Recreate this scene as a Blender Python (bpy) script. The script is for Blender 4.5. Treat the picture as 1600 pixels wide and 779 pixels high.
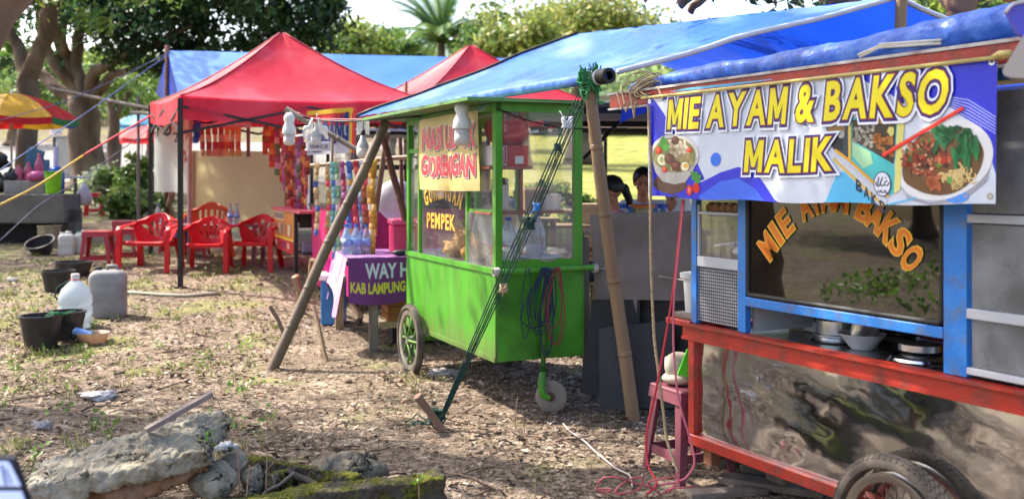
import bpy, bmesh, math, random
import numpy as np
from mathutils import Matrix, Vector, noise as mnoise
for _o in list(bpy.data.objects): bpy.data.objects.remove(_o)
scene = bpy.context.scene
R = math.radians
rng = random.Random(7)
nr = np.random.default_rng(11)

# ---------------------------------------------------------------- camera
CAMZ, HOR, FPX = 1.5, 280.0, 1600.0
cd = bpy.data.cameras.new("camera"); cam = bpy.data.objects.new("camera", cd)
scene.collection.objects.link(cam); scene.camera = cam
cam.location = (0, 0, CAMZ); cam.rotation_euler = (R(90), 0, 0)
cd.sensor_width = 36; cd.lens = 36.0 * FPX / 1600
cd.shift_y = -(389.5 - HOR) / 1600.0
cd.clip_start = 0.05; cd.clip_end = 900
cd.dof.use_dof = True; cd.dof.focus_distance = 5.6; cd.dof.aperture_fstop = 2.4

# ---------------------------------------------------------------- sky and sun
SUN_EL, SUN_DIR = 50.0, Vector((-0.90, 0.43, 0)).normalized()
world = bpy.data.worlds.new("World"); scene.world = world; world.use_nodes = True
wn = world.node_tree.nodes; wl = world.node_tree.links
bg = wn.get("Background") or wn.new("ShaderNodeBackground")
sky = wn.new("ShaderNodeTexSky"); sky.sky_type = 'NISHITA'; sky.sun_disc = False
sky.sun_elevation = R(SUN_EL); sky.sun_rotation = math.atan2(SUN_DIR.x, SUN_DIR.y)
sky.air_density = 1.0; sky.dust_density = 4.0; sky.ozone_density = 0.6
wl.new(sky.outputs[0], bg.inputs[0]); bg.inputs[1].default_value = 0.15
sl = bpy.data.lights.new("sun", 'SUN'); sl.energy = 3.3; sl.angle = R(0.55); sl.color = (1.0, 0.93, 0.82)
sun = bpy.data.objects.new("sun", sl); scene.collection.objects.link(sun)
to_sun = Vector((SUN_DIR.x*math.cos(R(SUN_EL)), SUN_DIR.y*math.cos(R(SUN_EL)), math.sin(R(SUN_EL))))
sun.rotation_euler = to_sun.to_track_quat('Z', 'Y').to_euler(); sun.location = to_sun*60
scene.view_settings.view_transform = 'Standard'; scene.view_settings.look = 'None'
scene.view_settings.exposure = 1.7; scene.view_settings.gamma = 1.0
scene.view_settings.use_curve_mapping = False

# ---------------------------------------------------------------- helpers
def lin(c):
    return c/12.92 if c <= 0.04045 else ((c+0.055)/1.055)**2.4
def C(h):
    """hex srgb -> linear rgb"""
    h = h.lstrip('#'); return tuple(lin(int(h[i:i+2], 16)/255) for i in (0, 2, 4))

def mat(name, col, rough=0.6, metal=0.0, var=0.15, vscale=6.0, bump=0.0, bscale=40.0, dirt=None, dirt_amt=0.5, dscale=3.0, bdet=6, mud=None,
        spec=0.5, trans=0.0, alpha=1.0, transl=0.0, stretch=None, coat=0.0, attr=None, emit=None, estr=0.0, ior=1.45, rvar=0.0):
    m = bpy.data.materials.new(name); m.use_nodes = True
    nt = m.node_tree; N = nt.nodes; L = nt.links
    b = N["Principled BSDF"]
    tc = N.new("ShaderNodeTexCoord"); mp = N.new("ShaderNodeMapping"); L.new(tc.outputs['Object'], mp.inputs[0])
    if stretch: mp.inputs['Scale'].default_value = stretch
    def noise(sc, det=5):
        n = N.new("ShaderNodeTexNoise"); n.inputs['Scale'].default_value = sc; n.inputs['Detail'].default_value = det
        L.new(mp.outputs[0], n.inputs['Vector']); return n
    if attr:
        a = N.new("ShaderNodeAttribute"); a.attribute_name = attr; base = a.outputs['Color']
    else:
        rgb = N.new("ShaderNodeRGB"); rgb.outputs[0].default_value = (*col, 1); base = rgb.outputs[0]
    if var > 0:
        n = noise(vscale)
        mr = N.new("ShaderNodeMapRange"); mr.inputs[1].default_value = 0.3; mr.inputs[2].default_value = 0.7
        mr.inputs[3].default_value = 1-var; mr.inputs[4].default_value = 1+var
        L.new(n.outputs[0], mr.inputs[0])
        mx = N.new("ShaderNodeMix"); mx.data_type = 'RGBA'; mx.blend_type = 'MULTIPLY'; mx.inputs[0].default_value = 1
        L.new(base, mx.inputs[6]); L.new(mr.outputs[0], mx.inputs[7]); base = mx.outputs[2]
    if dirt:
        n2 = noise(dscale, 8); cr = N.new("ShaderNodeMapRange"); cr.inputs[1].default_value = 0.48; cr.inputs[2].default_value = 0.68
        cr.inputs[4].default_value = dirt_amt; L.new(n2.outputs[0], cr.inputs[0])
        mx = N.new("ShaderNodeMix"); mx.data_type = 'RGBA'; mx.inputs[7].default_value = (*dirt, 1)
        L.new(cr.outputs[0], mx.inputs[0]); L.new(base, mx.inputs[6]); base = mx.outputs[2]
    if mud:
        sx = N.new("ShaderNodeSeparateXYZ"); L.new(tc.outputs['Object'], sx.inputs[0]); n4 = noise(7, 8)
        ma = N.new("ShaderNodeMath"); ma.operation = 'MULTIPLY_ADD'; ma.inputs[1].default_value = -.35; L.new(n4.outputs[0], ma.inputs[0]); L.new(sx.outputs['Z'], ma.inputs[2])
        mr = N.new("ShaderNodeMapRange"); mr.inputs[1].default_value = mud[1]; mr.inputs[2].default_value = mud[0]; mr.inputs[4].default_value = .75; L.new(ma.outputs[0], mr.inputs[0])
        mx = N.new("ShaderNodeMix"); mx.data_type = 'RGBA'; mx.inputs[7].default_value = (*mud[2], 1); L.new(mr.outputs[0], mx.inputs[0]); L.new(base, mx.inputs[6]); base = mx.outputs[2]
    L.new(base, b.inputs['Base Color'])
    b.inputs['Roughness'].default_value = rough; b.inputs['Metallic'].default_value = metal
    if rvar > 0:
        n3 = noise(vscale*0.7, 6); mr = N.new("ShaderNodeMapRange"); mr.inputs[1].default_value = .35; mr.inputs[2].default_value = .7
        mr.inputs[3].default_value = max(0.02, rough-rvar); mr.inputs[4].default_value = min(1, rough+rvar)
        L.new(n3.outputs[0], mr.inputs[0]); L.new(mr.outputs[0], b.inputs['Roughness'])
    b.inputs['Specular IOR Level'].default_value = spec
    b.inputs['Transmission Weight'].default_value = trans; b.inputs['Alpha'].default_value = alpha
    b.inputs['Coat Weight'].default_value = coat; b.inputs['IOR'].default_value = ior
    if emit:
        b.inputs['Emission Color'].default_value = (*emit, 1); b.inputs['Emission Strength'].default_value = estr
    if bump > 0:
        nb = noise(bscale, bdet); bp = N.new("ShaderNodeBump"); bp.inputs['Strength'].default_value = bump; bp.inputs['Distance'].default_value = 0.02
        L.new(nb.outputs[0], bp.inputs['Height']); L.new(bp.outputs[0], b.inputs['Normal'])
    if transl > 0:
        t = N.new("ShaderNodeBsdfTranslucent"); L.new(base, t.inputs[0])
        ms = N.new("ShaderNodeMixShader"); ms.inputs[0].default_value = transl
        out = N["Material Output"]; L.new(b.outputs[0], ms.inputs[1]); L.new(t.outputs[0], ms.inputs[2]); L.new(ms.outputs[0], out.inputs[0])
    return m

def glass_mat(name, tint=(1, 1, 1), dirt=0.25, rough=0.02, dirtcol=(.62, .62, .6), refl=1.0, dscale=4.0):
    """thin pane: clear + grimy film + reflection"""
    m = bpy.data.materials.new(name); m.use_nodes = True; nt = m.node_tree; N = nt.nodes; L = nt.links
    for n in list(N): N.remove(n)
    out = N.new("ShaderNodeOutputMaterial"); tr = N.new("ShaderNodeBsdfTransparent"); tr.inputs[0].default_value = (*tint, 1)
    gl = N.new("ShaderNodeBsdfGlossy"); gl.inputs['Roughness'].default_value = rough
    lw = N.new("ShaderNodeLayerWeight"); pw = N.new("ShaderNodeMath"); pw.operation = 'POWER'; pw.inputs[1].default_value = 4.0; L.new(lw.outputs['Facing'], pw.inputs[0])
    fr = N.new("ShaderNodeMath"); fr.operation = 'MULTIPLY_ADD'; fr.inputs[1].default_value = .9; fr.inputs[2].default_value = .04; L.new(pw.outputs[0], fr.inputs[0])
    ma = N.new("ShaderNodeMath"); ma.operation = 'MULTIPLY'; ma.inputs[1].default_value = refl; ma.use_clamp = True; L.new(fr.outputs[0], ma.inputs[0])
    s1 = N.new("ShaderNodeMixShader"); L.new(ma.outputs[0], s1.inputs[0]); L.new(tr.outputs[0], s1.inputs[1]); L.new(gl.outputs[0], s1.inputs[2])
    tc = N.new("ShaderNodeTexCoord"); no = N.new("ShaderNodeTexNoise"); no.inputs['Scale'].default_value = dscale; no.inputs['Detail'].default_value = 8
    L.new(tc.outputs['Object'], no.inputs['Vector'])
    mr = N.new("ShaderNodeMapRange"); mr.inputs[1].default_value = .35; mr.inputs[2].default_value = .75; mr.inputs[3].default_value = dirt*0.35; mr.inputs[4].default_value = dirt*1.5
    L.new(no.outputs[0], mr.inputs[0])
    df = N.new("ShaderNodeBsdfDiffuse"); df.inputs[0].default_value = (*dirtcol, 1); tl = N.new("ShaderNodeBsdfTranslucent"); tl.inputs[0].default_value = (*dirtcol, 1)
    s3 = N.new("ShaderNodeMixShader"); s3.inputs[0].default_value = .4; L.new(df.outputs[0], s3.inputs[1]); L.new(tl.outputs[0], s3.inputs[2])
    s2 = N.new("ShaderNodeMixShader"); L.new(mr.outputs[0], s2.inputs[0]); L.new(s1.outputs[0], s2.inputs[1]); L.new(s3.outputs[0], s2.inputs[2])
    L.new(s2.outputs[0], out.inputs[0]); return m

def ROOT(o):
    while o.parent: o = o.parent
    return o

def rotm(ax): return Matrix.Rotation(ax[0], 4, 'X') if False else (Matrix.Rotation(ax[2], 4, 'Z') @ Matrix.Rotation(ax[1], 4, 'Y') @ Matrix.Rotation(ax[0], 4, 'X'))

class MB:
    """collects geometry; fr is a matrix applied to everything added"""
    def __init__(s, fr=None): s.v = []; s.f = []; s.c = []; s.fr = fr; s.col = None
    def add(s, vs, fs, col=None):
        o = len(s.v)
        if s.fr is not None: vs = [s.fr @ Vector(p) for p in vs]
        s.v.extend([tuple(p) for p in vs]); s.f.extend([tuple(i+o for i in f) for f in fs])
        s.c.extend([col or s.col or (1, 1, 1)]*len(fs)); return s
    def box(s, c, sz, rot=(0, 0, 0), col=None, taper=1.0, bev=0.0):
        x, y, z = sz[0]/2, sz[1]/2, sz[2]/2; t = taper
        M = Matrix.Translation(c) @ rotm(rot)
        if bev > 0:
            b = min(bev, x*.49, y*.49, z*.49); vs = []; 
            def ring(zz, ix): return [(-x+ix, -y+ix+0, zz), (x-ix, -y+ix, zz), (x-ix, y-ix, zz), (-x+ix, y-ix, zz)]
            rs = []
            for zz, ins in ((-z, b), (-z+b, 0), (z-b, 0), (z, b)):
                r_ = []
                for sx, sy in ((-1, -1), (1, -1), (1, 1), (-1, 1)):
                    ex, ey = x-ins, y-ins
                    cb = b*0.6
                    if (sx, sy) in ((-1, -1), (1, 1)): q = [(sx*ex, sy*(ey-cb)), (sx*(ex-cb), sy*ey)]
                    else: q = [(sx*(ex-cb), sy*ey), (sx*ex, sy*(ey-cb))]
                    r_ += [(px, py, zz) for px, py in q]
                rs.append(r_)
            n = 8; vs = [p for r_ in rs for p in r_]; fs = [tuple(range(n))[::-1], tuple(3*n+i for i in range(n))]
            for k in range(3):
                for i in range(n):
                    j = (i+1) % n; fs.append((k*n+i, k*n+j, (k+1)*n+j, (k+1)*n+i))
            return s.add([M @ Vector(p) for p in vs], fs, col)
        vs = [(-x, -y, -z), (x, -y, -z), (x, y, -z), (-x, y, -z), (-x*t, -y*t, z), (x*t, -y*t, z), (x*t, y*t, z), (-x*t, y*t, z)]
        return s.add([M @ Vector(p) for p in vs], [(0, 3, 2, 1), (4, 5, 6, 7), (0, 1, 5, 4), (1, 2, 6, 5), (2, 3, 7, 6), (3, 0, 4, 7)], col)
    def bar(s, p0, p1, w, h=None, col=None, up=(0, 0, 1)):
        h = h or w; p0 = Vector(p0); p1 = Vector(p1); d = (p1-p0).normalized(); up = Vector(up)
        if abs(d.dot(up)) > .98: up = Vector((1, 0, 0))
        a = d.cross(up).normalized(); b = a.cross(d)
        vs = [p + a*(w/2*sx) + b*(h/2*sz) for p in (p0, p1) for sx, sz in ((-1, -1), (1, -1), (1, 1), (-1, 1))]
        return s.add(vs, [(0, 1, 2, 3), (7, 6, 5, 4), (0, 4, 5, 1), (1, 5, 6, 2), (2, 6, 7, 3), (3, 7, 4, 0)], col)
    def tube(s, pts, r, n=8, col=None, cap=True, closed=False):
        pts = [Vector(p) for p in pts]; m = len(pts); rs = r if isinstance(r, (list, tuple)) else [r]*m
        a = None; vs = []
        for i, p in enumerate(pts):
            if closed: d = pts[(i+1) % m]-pts[i-1]
            else: d = pts[min(i+1, m-1)]-pts[max(i-1, 0)]
            d = d.normalized() if d.length > 1e-9 else Vector((0, 0, 1))
            if a is None:
                a = d.cross(Vector((0, 0, 1)))
                if a.length < .05: a = d.cross(Vector((0, 1, 0)))
            a = (a - d*a.dot(d)).normalized(); b = d.cross(a)
            vs += [p + (a*math.cos(2*math.pi*k/n)+b*math.sin(2*math.pi*k/n))*rs[i] for k in range(n)]
        fs = []
        for i in range(m if closed else m-1):
            i2 = (i+1) % m
            for k in range(n):
                k2 = (k+1) % n; fs.append((i*n+k, i*n+k2, i2*n+k2, i2*n+k))
        if cap and not closed: fs += [tuple(range(n))[::-1], tuple((m-1)*n+k for k in range(n))]
        return s.add(vs, fs, col)
    def lathe(s, prof, c=(0, 0, 0), n=20, M=None, col=None, sx=1, sy=1):
        M = (Matrix.Translation(c) @ M) if M is not None else Matrix.Translation(c)
        vs = []; fs = []
        for r, z in prof:
            vs += [M @ Vector((r*math.cos(2*math.pi*k/n)*sx, r*math.sin(2*math.pi*k/n)*sy, z)) for k in range(n)]
        for i in range(len(prof)-1):
            for k in range(n):
                k2 = (k+1) % n; fs.append((i*n+k, i*n+k2, (i+1)*n+k2, (i+1)*n+k))
        if prof[0][0] > 1e-6 and prof[0] != prof[-1]: fs.append(tuple(range(n))[::-1])
        if prof[-1][0] > 1e-6 and prof[0] != prof[-1]: fs.append(tuple((len(prof)-1)*n+k for k in range(n)))
        return s.add(vs, fs, col)
    def ell(s, c, r, n=14, m=9, M=None, col=None, nz=0.0, seed=0, nsc=2.0):
        vs = []; fs = []; M = M or Matrix.Identity(4)
        for i in range(m+1):
            th = math.pi*i/m
            for k in range(n):
                ph = 2*math.pi*k/n; d = Vector((math.sin(th)*math.cos(ph), math.sin(th)*math.sin(ph), math.cos(th)))
                q = 1+(nz*mnoise.noise(d*nsc+Vector((seed*3.1, seed*1.7, seed)))if nz else 0)
                vs.append(Vector(c)+(M @ Vector((d.x*r[0]*q, d.y*r[1]*q, d.z*r[2]*q))))
        for i in range(m):
            for k in range(n):
                k2 = (k+1) % n; fs.append((i*n+k, (i+1)*n+k, (i+1)*n+k2, i*n+k2))
        return s.add(vs, fs, col)
    def grid(s, fn, nu, nv, col=None, flip=False):
        vs = [fn(i/nu, j/nv) for j in range(nv+1) for i in range(nu+1)]
        fs = []
        for j in range(nv):
            for i in range(nu):
                a = j*(nu+1)+i; q = (a, a+1, a+nu+2, a+nu+1); fs.append(q[::-1] if flip else q)
        return s.add(vs, fs, col)
    def prism(s, poly, M, t, col=None):
        """poly in local xy, extruded along local z by t"""
        n = len(poly); vs = [M @ Vector((x, y, 0)) for x, y in poly]+[M @ Vector((x, y, t)) for x, y in poly]
        fs = [tuple(range(n))[::-1], tuple(n+i for i in range(n))]+[(i, (i+1) % n, n+(i+1) % n, n+i) for i in range(n)]
        return s.add(vs, fs, col)
    def build(s, name, m, parent=None, smooth=False, org=None, mod=None, angle=None, solid=None):
        me = bpy.data.meshes.new(name)
        o0 = Vector((0, 0, 0))
        if parent is not None: o0 = Vector(ROOT(parent).get('_org', (0, 0, 0)))
        else:
            if org is None:
                A = np.array(s.v); org = ((A[:, 0].min()+A[:, 0].max())/2, (A[:, 1].min()+A[:, 1].max())/2, A[:, 2].min())
            o0 = Vector(org)
        A = np.array(s.v, dtype=float)-np.array(o0)
        me.from_pydata(A.tolist(), [], s.f)
        if len(set(s.c)) > 1 or s.c and s.c[0] != (1, 1, 1):
            ca = me.color_attributes.new("Col", 'FLOAT_COLOR', 'CORNER')
            lt = np.repeat(np.array([(*c, 1) for c in s.c], dtype=np.float32), [len(f) for f in s.f], axis=0)
            ca.data.foreach_set("color", lt.ravel())
        me.validate(); me.update()
        bm = bmesh.new(); bm.from_mesh(me); bmesh.ops.remove_doubles(bm, verts=bm.verts, dist=1e-6) if mod == 'weld' else None
        bmesh.ops.recalc_face_normals(bm, faces=bm.faces) if mod != 'keep' else None
        bm.to_mesh(me); bm.free()
        if smooth: me.polygons.foreach_set("use_smooth", [True]*len(me.polygons))
        me.materials.append(m)
        o = bpy.data.objects.new(name, me); scene.collection.objects.link(o)
        if parent is not None: o.parent = parent
        else: o.location = o0; o['_org'] = tuple(o0)
        if solid:
            md = o.modifiers.new("thick", 'SOLIDIFY'); md.thickness = solid; md.offset = 0
        if smooth and angle is not None:
            me.set_sharp_from_angle(angle=R(angle))
        return o

def thing(name, label, cat, loc=(0, 0, 0), group=None):
    o = bpy.data.objects.new(name, None); scene.collection.objects.link(o); o.empty_display_size = .1
    o.location = loc; o['_org'] = tuple(loc); o['label'] = label; o['category'] = cat
    if group: o['group'] = group
    return o
def tag(o, label, cat, group=None):
    o['label'] = label; o['category'] = cat
    if group: o['group'] = group
    return o
def kind(o, k): o['kind'] = k; return o
def dup(root, loc, rz=0.0, label=None, sc=None):
    r = root.copy(); scene.collection.objects.link(r); r.location = loc; r.rotation_euler = (0, 0, rz); r['_org'] = tuple(loc)
    if sc: r.scale = (sc, sc, sc) if isinstance(sc, (int, float)) else sc
    if label: r['label'] = label
    for ch in list(root.children):
        c = ch.copy(); scene.collection.objects.link(c); c.parent = r
        for g in list(ch.children):
            d = g.copy(); scene.collection.objects.link(d); d.parent = c
    return r
def place(root, loc, rz=0.0, sc=None):
    root.location = loc; root.rotation_euler = (0, 0, rz)
    if sc: root.scale = (sc, sc, sc) if isinstance(sc, (int, float)) else sc
    return root

# terrain -----------------------------------------------------------
_pd = np.linspace(-30, 400, 4301)
_pz = np.interp(_pd, [-30, 2, 4, 5, 6, 7.6, 8.6, 12.5, 20, 30, 50, 70, 90, 130, 220, 400],
                [-.5, -.35, -.17, -.04, 0, 0, .05, .37, .79, 1.3, 2.3, 4.3, 6.8, 9, 13, 15])
_k = np.ones(9)/9; _pz = np.convolve(np.pad(_pz, 4, mode='edge'), _k, 'valid')
def gz(x, y):
    z = float(np.interp(y, _pd, _pz))
    z += 0.03*mnoise.noise((x*.7, y*.7, 0))+.012*mnoise.noise((x*2.3, y*2.3, 4))
    return z
def P(px, py, d):
    return Vector(((px-800)/FPX*d, d, CAMZ-(py-HOR)/FPX*d))
def G(px, py):
    """ground point seen at photo pixel px,py"""
    lo, hi = 2.0, 120.0; t = 2.0; prev = None
    while t < 120:
        p = P(px, py, t)
        if p.z < gz(p.x, p.y): break
        t += .05
    p = P(px, py, t); p.z = gz(p.x, p.y); return p
def frame(o, ax):
    """matrix with local a along ax (horizontal), local b = outward normal to the viewer's left/front, z up"""
    ax = Vector((ax[0], ax[1], 0)).normalized(); n = Vector((ax.y, -ax.x, 0))
    return Matrix(((ax.x, n.x, 0, o[0]), (ax.y, n.y, 0, o[1]), (0, 0, 1, o[2]), (0, 0, 0, 1)))
def hit(px, py, fr, b=0.0):
    """photo pixel -> (a, z) on the plane local y=b of frame fr"""
    inv = fr.inverted(); o = inv @ Vector((0, 0, CAMZ)); q = inv @ P(px, py, 1.0); d = q-o
    t = (b-o.y)/d.y; h = o+d*t; return h.x, h.z

# text --------------------------------------------------------------
_tc = {}
def text2d(s, bold=0.0, shear=0.0, spacing=1.0):
    key = (s, bold, shear, spacing)
    if key in _tc: return _tc[key]
    cu = bpy.data.curves.new("t", 'FONT'); cu.body = s; cu.size = 1; cu.offset = bold; cu.shear = shear; cu.space_character = spacing
    cu.resolution_u = 3; cu.dimensions = '2D'; cu.fill_mode = 'FRONT'
    o = bpy.data.objects.new("t", cu); scene.collection.objects.link(o)
    dg = bpy.context.evaluated_depsgraph_get(); me = bpy.data.meshes.new_from_object(o.evaluated_get(dg))
    vs = [(v.co.x, v.co.y) for v in me.vertices]; fs = [tuple(p.vertices) for p in me.polygons]
    bpy.data.objects.remove(o); bpy.data.curves.remove(cu); bpy.data.meshes.remove(me)
    _tc[key] = (vs, fs); return vs, fs
def _offset(poly, d):
    n = len(poly); out = []
    for i in range(n):
        p0, p1, p2 = Vector(poly[i-1]), Vector(poly[i]), Vector(poly[(i+1) % n]); a = (p1-p0).normalized(); b = (p2-p1).normalized()
        na, nb = Vector((a.y, -a.x)), Vector((b.y, -b.x)); m = na+nb; k = d/max(.35, 1+na.dot(nb)); q = p1-m*k; out.append((q.x, q.y))
    return out
_M = [(0, 0), (0, 1), (.24, 1), (.46, .46), (.68, 1), (.92, 1), (.92, 0), (.70, 0), (.70, .56), (.54, .16), (.38, .16), (.22, .56), (.22, 0)]
def glyphs(s, bold, gap=.13):
    """heavy lettering laid out letter by letter: unit cap height, returns verts, faces, width"""
    x = 0; V = []; F = []
    for ch in s:
        if ch == ' ': x += .34; continue
        if ch == 'M':
            P_ = _offset(_M, (bold-.032)/.69); bm = bmesh.new(); f = bm.faces.new([bm.verts.new((a, b, 0)) for a, b in P_]); bmesh.ops.triangulate(bm, faces=[f]); bm.verts.index_update()
            vs = [(v.co.x, v.co.y) for v in bm.verts]; fs = [tuple(v.index for v in q.verts) for q in bm.faces]; bm.free(); w = .92
        else:
            rv = np.array(text2d(ch, .03)[0]); x0, y0 = rv.min(0); x1, y1 = rv.max(0); k = 1/(y1-y0); w = (x1-x0)*k
            vs, fs = text2d(ch, bold); vs = [((a-x0)*k, (b-y0)*k) for a, b in vs]
        o = len(V); V += [(a+x, b) for a, b in vs]; F += [tuple(i+o for i in f) for f in fs]; x += w+gap
    return V, F, x-gap
def text_map(s, fn, bold=0.0, shear=0.0, spacing=1.0, ref_bold=None):
    """fn(u,v) u,v in 0..1 over the reference text's box"""
    rv, _ = text2d(s, bold if ref_bold is None else ref_bold, shear, spacing)
    A = np.array(rv); x0, y0 = A.min(0); x1, y1 = A.max(0)
    vs, fs = text2d(s, bold, shear, spacing)
    return [fn((x-x0)/(x1-x0), (y-y0)/(y1-y0)) for x, y in vs], fs
# ================================================================ setting
def ground_material():
    m = bpy.data.materials.new("ground_litter"); m.use_nodes = True; nt = m.node_tree; N = nt.nodes; L = nt.links
    b = N["Principled BSDF"]; b.inputs['Roughness'].default_value = .95; b.inputs['Specular IOR Level'].default_value = .15
    g = N.new("ShaderNodeNewGeometry"); sp = N.new("ShaderNodeSeparateXYZ"); L.new(g.outputs['Position'], sp.inputs[0])
    def noise(sc, det=6, ds=0):
        n = N.new("ShaderNodeTexNoise"); n.inputs['Scale'].default_value = sc; n.inputs['Detail'].default_value = det; n.inputs['Distortion'].default_value = ds
        L.new(g.outputs['Position'], n.inputs['Vector']); return n.outputs[0]
    def ramp(f, st):
        r = N.new("ShaderNodeValToRGB"); e = r.color_ramp.elements
        while len(e) < len(st): e.new(.5)
        for i, (p, c) in enumerate(st): e[i].position = p; e[i].color = (*C(c), 1)
        L.new(f, r.inputs[0]); return r.outputs[0]
    def mr(f, a, b_, c, d):
        r = N.new("ShaderNodeMapRange"); r.inputs[1].default_value = a; r.inputs[2].default_value = b_; r.inputs[3].default_value = c; r.inputs[4].default_value = d
        L.new(f, r.inputs[0]); return r.outputs[0]
    def mix(f, a, c, mode='MIX'):
        x = N.new("ShaderNodeMix"); x.data_type = 'RGBA'; x.blend_type = mode
        if isinstance(f, float): x.inputs[0].default_value = f
        else: L.new(f, x.inputs[0])
        L.new(a, x.inputs[6]); L.new(c, x.inputs[7]); return x.outputs[2]
    def math_(op, a, c):
        x = N.new("ShaderNodeMath"); x.operation = op; x.use_clamp = True
        for i, q in enumerate((a, c)):
            if isinstance(q, float): x.inputs[i].default_value = q
            else: L.new(q, x.inputs[i])
        return x.outputs[0]
    vo = N.new("ShaderNodeTexVoronoi"); vo.inputs['Scale'].default_value = 38; L.new(g.outputs['Position'], vo.inputs['Vector'])
    vs = N.new("ShaderNodeSeparateColor"); L.new(vo.outputs['Color'], vs.inputs[0])
    chips = ramp(vs.outputs[0], [(0, '#3a312a'), (.25, '#5c5044'), (.5, '#79695a'), (.75, '#928271'), (1, '#ab9c8a')])
    soil = ramp(noise(9, 9), [(.3, '#433930'), (.5, '#63564a'), (.7, '#7f7061')])
    base = mix(mr(noise(2.6, 5), .4, .62, .25, .95), soil, chips)
    grass = ramp(noise(7, 8), [(.3, '#4a5426'), (.5, '#727a40'), (.7, '#98935a')])
    # patches of thin grass, more on the far and left ground
    left = mr(sp.outputs[0], -1.2, -3.6, 0.0, .07)
    far = mr(sp.outputs[1], 6.5, 12.0, 0.0, .1)
    thr = math_('ADD', left, far)
    gm = math_('ADD', noise(1.5, 6, .6), thr); gmask = mr(gm, .62, .74, 0, .6)
    base = mix(gmask, base, grass)
    field = ramp(noise(1.2, 8), [(.3, '#55602a'), (.5, '#858540'), (.7, '#9a9456')])
    scrub = ramp(noise(1.1, 9), [(.36, '#5a4c40'), (.5, '#77695a'), (.58, '#5f6638'), (.7, '#7c8044')])
    side = mr(sp.outputs[0], -3.5, -.5, 0, 1)
    fs = mix(side, scrub, field)
    base = mix(mr(sp.outputs[1], 13.5, 19.0, 0, 1), base, fs)
    L.new(base, b.inputs['Base Color'])
    bp = N.new("ShaderNodeBump"); bp.inputs['Strength'].default_value = .7; bp.inputs['Distance'].default_value = .03
    hh = math_('ADD', noise(22, 8), vo.outputs['Distance']); L.new(hh, bp.inputs['Height']); L.new(bp.outputs[0], b.inputs['Normal'])
    return m
gmat = ground_material()
ys = np.concatenate([np.linspace(-25, 2, 14), np.linspace(2.3, 16, 120), np.geomspace(16.4, 380, 60)])
gb = MB(); nx = 110
def gpt(i, j):
    y = float(ys[j]); w = 14+max(0, y)*1.15; t = i/nx*2-1; x = w*(t*.35+.65*t**3) if True else 0
    return (x, y, gz(x, y))
gv = [gpt(i, j) for j in range(len(ys)) for i in range(nx+1)]
gb.add(gv, [(j*(nx+1)+i, j*(nx+1)+i+1, (j+1)*(nx+1)+i+1, (j+1)*(nx+1)+i) for j in range(len(ys)-1) for i in range(nx)])
ground = gb.build("ground", gmat, smooth=True, org=(0, 0, 0)); kind(ground, 'structure')
# pale paved road far behind the big trees at the left
roadm = mat("pale_pavement", C('#7d7873'), .9, var=.2, vscale=.7, dirt=C('#77716a'), dscale=.5, dirt_amt=.6)
rb = MB(); rb.grid(lambda u, v: (lambda x, y: (x, y, gz(x, y)+.03))(-52+u*38+(v*8), 31+v*34), 30, 30)
kind(rb.build("road", roadm, smooth=True, org=(0, 0, 0)), 'structure')
# hill of rough grass behind is the ground sheet itself

leafm = mat("leaf", (0, 0, 0), .42, attr="Col", var=.25, vscale=2.5, transl=.32, spec=.45)
drym = mat("dry_leaf", (0, 0, 0), .8, attr="Col", var=.15, vscale=30, spec=.2)
def leaf_mesh(name, pts, size, cols, m, parent=None, flat=False, org=None, aspect=.45, up=0.0, kindname=None, droop=0.0):
    pts = np.asarray(pts, float); n = len(pts)
    if parent is not None: o0 = np.array(ROOT(parent)['_org'])
    else: o0 = np.array(org if org is not None else (0, 0, 0))
    size = np.broadcast_to(np.asarray(size, float), (n,))*nr.uniform(.65, 1.35, n)
    if flat:
        ang = nr.uniform(0, 6.283, n); tilt = nr.normal(0, .32, n)
        t = np.stack([np.cos(ang), np.sin(ang), tilt], 1)
        nn = np.stack([nr.normal(0, .3, n), nr.normal(0, .3, n), np.ones(n)], 1)
    else:
        t = nr.normal(0, 1, (n, 3)); t[:, 2] -= droop; nn = nr.normal(0, 1, (n, 3)); nn[:, 2] += up
    t /= np.linalg.norm(t, axis=1, keepdims=True)
    s_ = np.cross(nn, t); s_ /= np.linalg.norm(s_, axis=1, keepdims=True)+1e-9
    w = np.cross(t, s_)
    L_ = size[:, None]
    c = pts-o0
    v = np.empty((n, 4, 3))
    v[:, 0] = c-t*L_*.5; v[:, 1] = c+s_*L_*aspect*.5+w*L_*.07-t*L_*.05; v[:, 2] = c+t*L_*.5-w*L_*.05; v[:, 3] = c-s_*L_*aspect*.5+w*L_*.07-t*L_*.05
    me = bpy.data.meshes.new(name); me.vertices.add(n*4); me.vertices.foreach_set("co", v.reshape(-1))
    f = np.arange(n*4, dtype=np.int32).reshape(n, 4); tri = np.concatenate([f[:, [0, 1, 2]], f[:, [0, 2, 3]]], 1).reshape(-1)
    me.loops.add(n*6); me.loops.foreach_set("vertex_index", tri.astype(np.int32))
    me.polygons.add(n*2); me.polygons.foreach_set("loop_start", np.arange(0, n*6, 3, dtype=np.int32)); me.polygons.foreach_set("loop_total", np.full(n*2, 3, dtype=np.int32))
    ca = me.color_attributes.new("Col", 'FLOAT_COLOR', 'POINT')
    cc = np.ones((n, 4, 4), np.float32); cc[:, :, :3] = np.asarray(cols, float)[:, None, :]; ca.data.foreach_set("color", cc.ravel())
    me.update(); me.validate(); me.materials.append(m)
    o = bpy.data.objects.new(name, me); scene.collection.objects.link(o)
    if parent is not None: o.parent = parent
    else: o.location = tuple(o0); o['_org'] = tuple(float(q) for q in o0)
    return o
def pick(cols, n, jit=.25):
    A = np.array([C(c) for c in cols]); i = nr.integers(0, len(cols), n)
    return A[i]*nr.uniform(1-jit, 1+jit, (n, 1))
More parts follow.
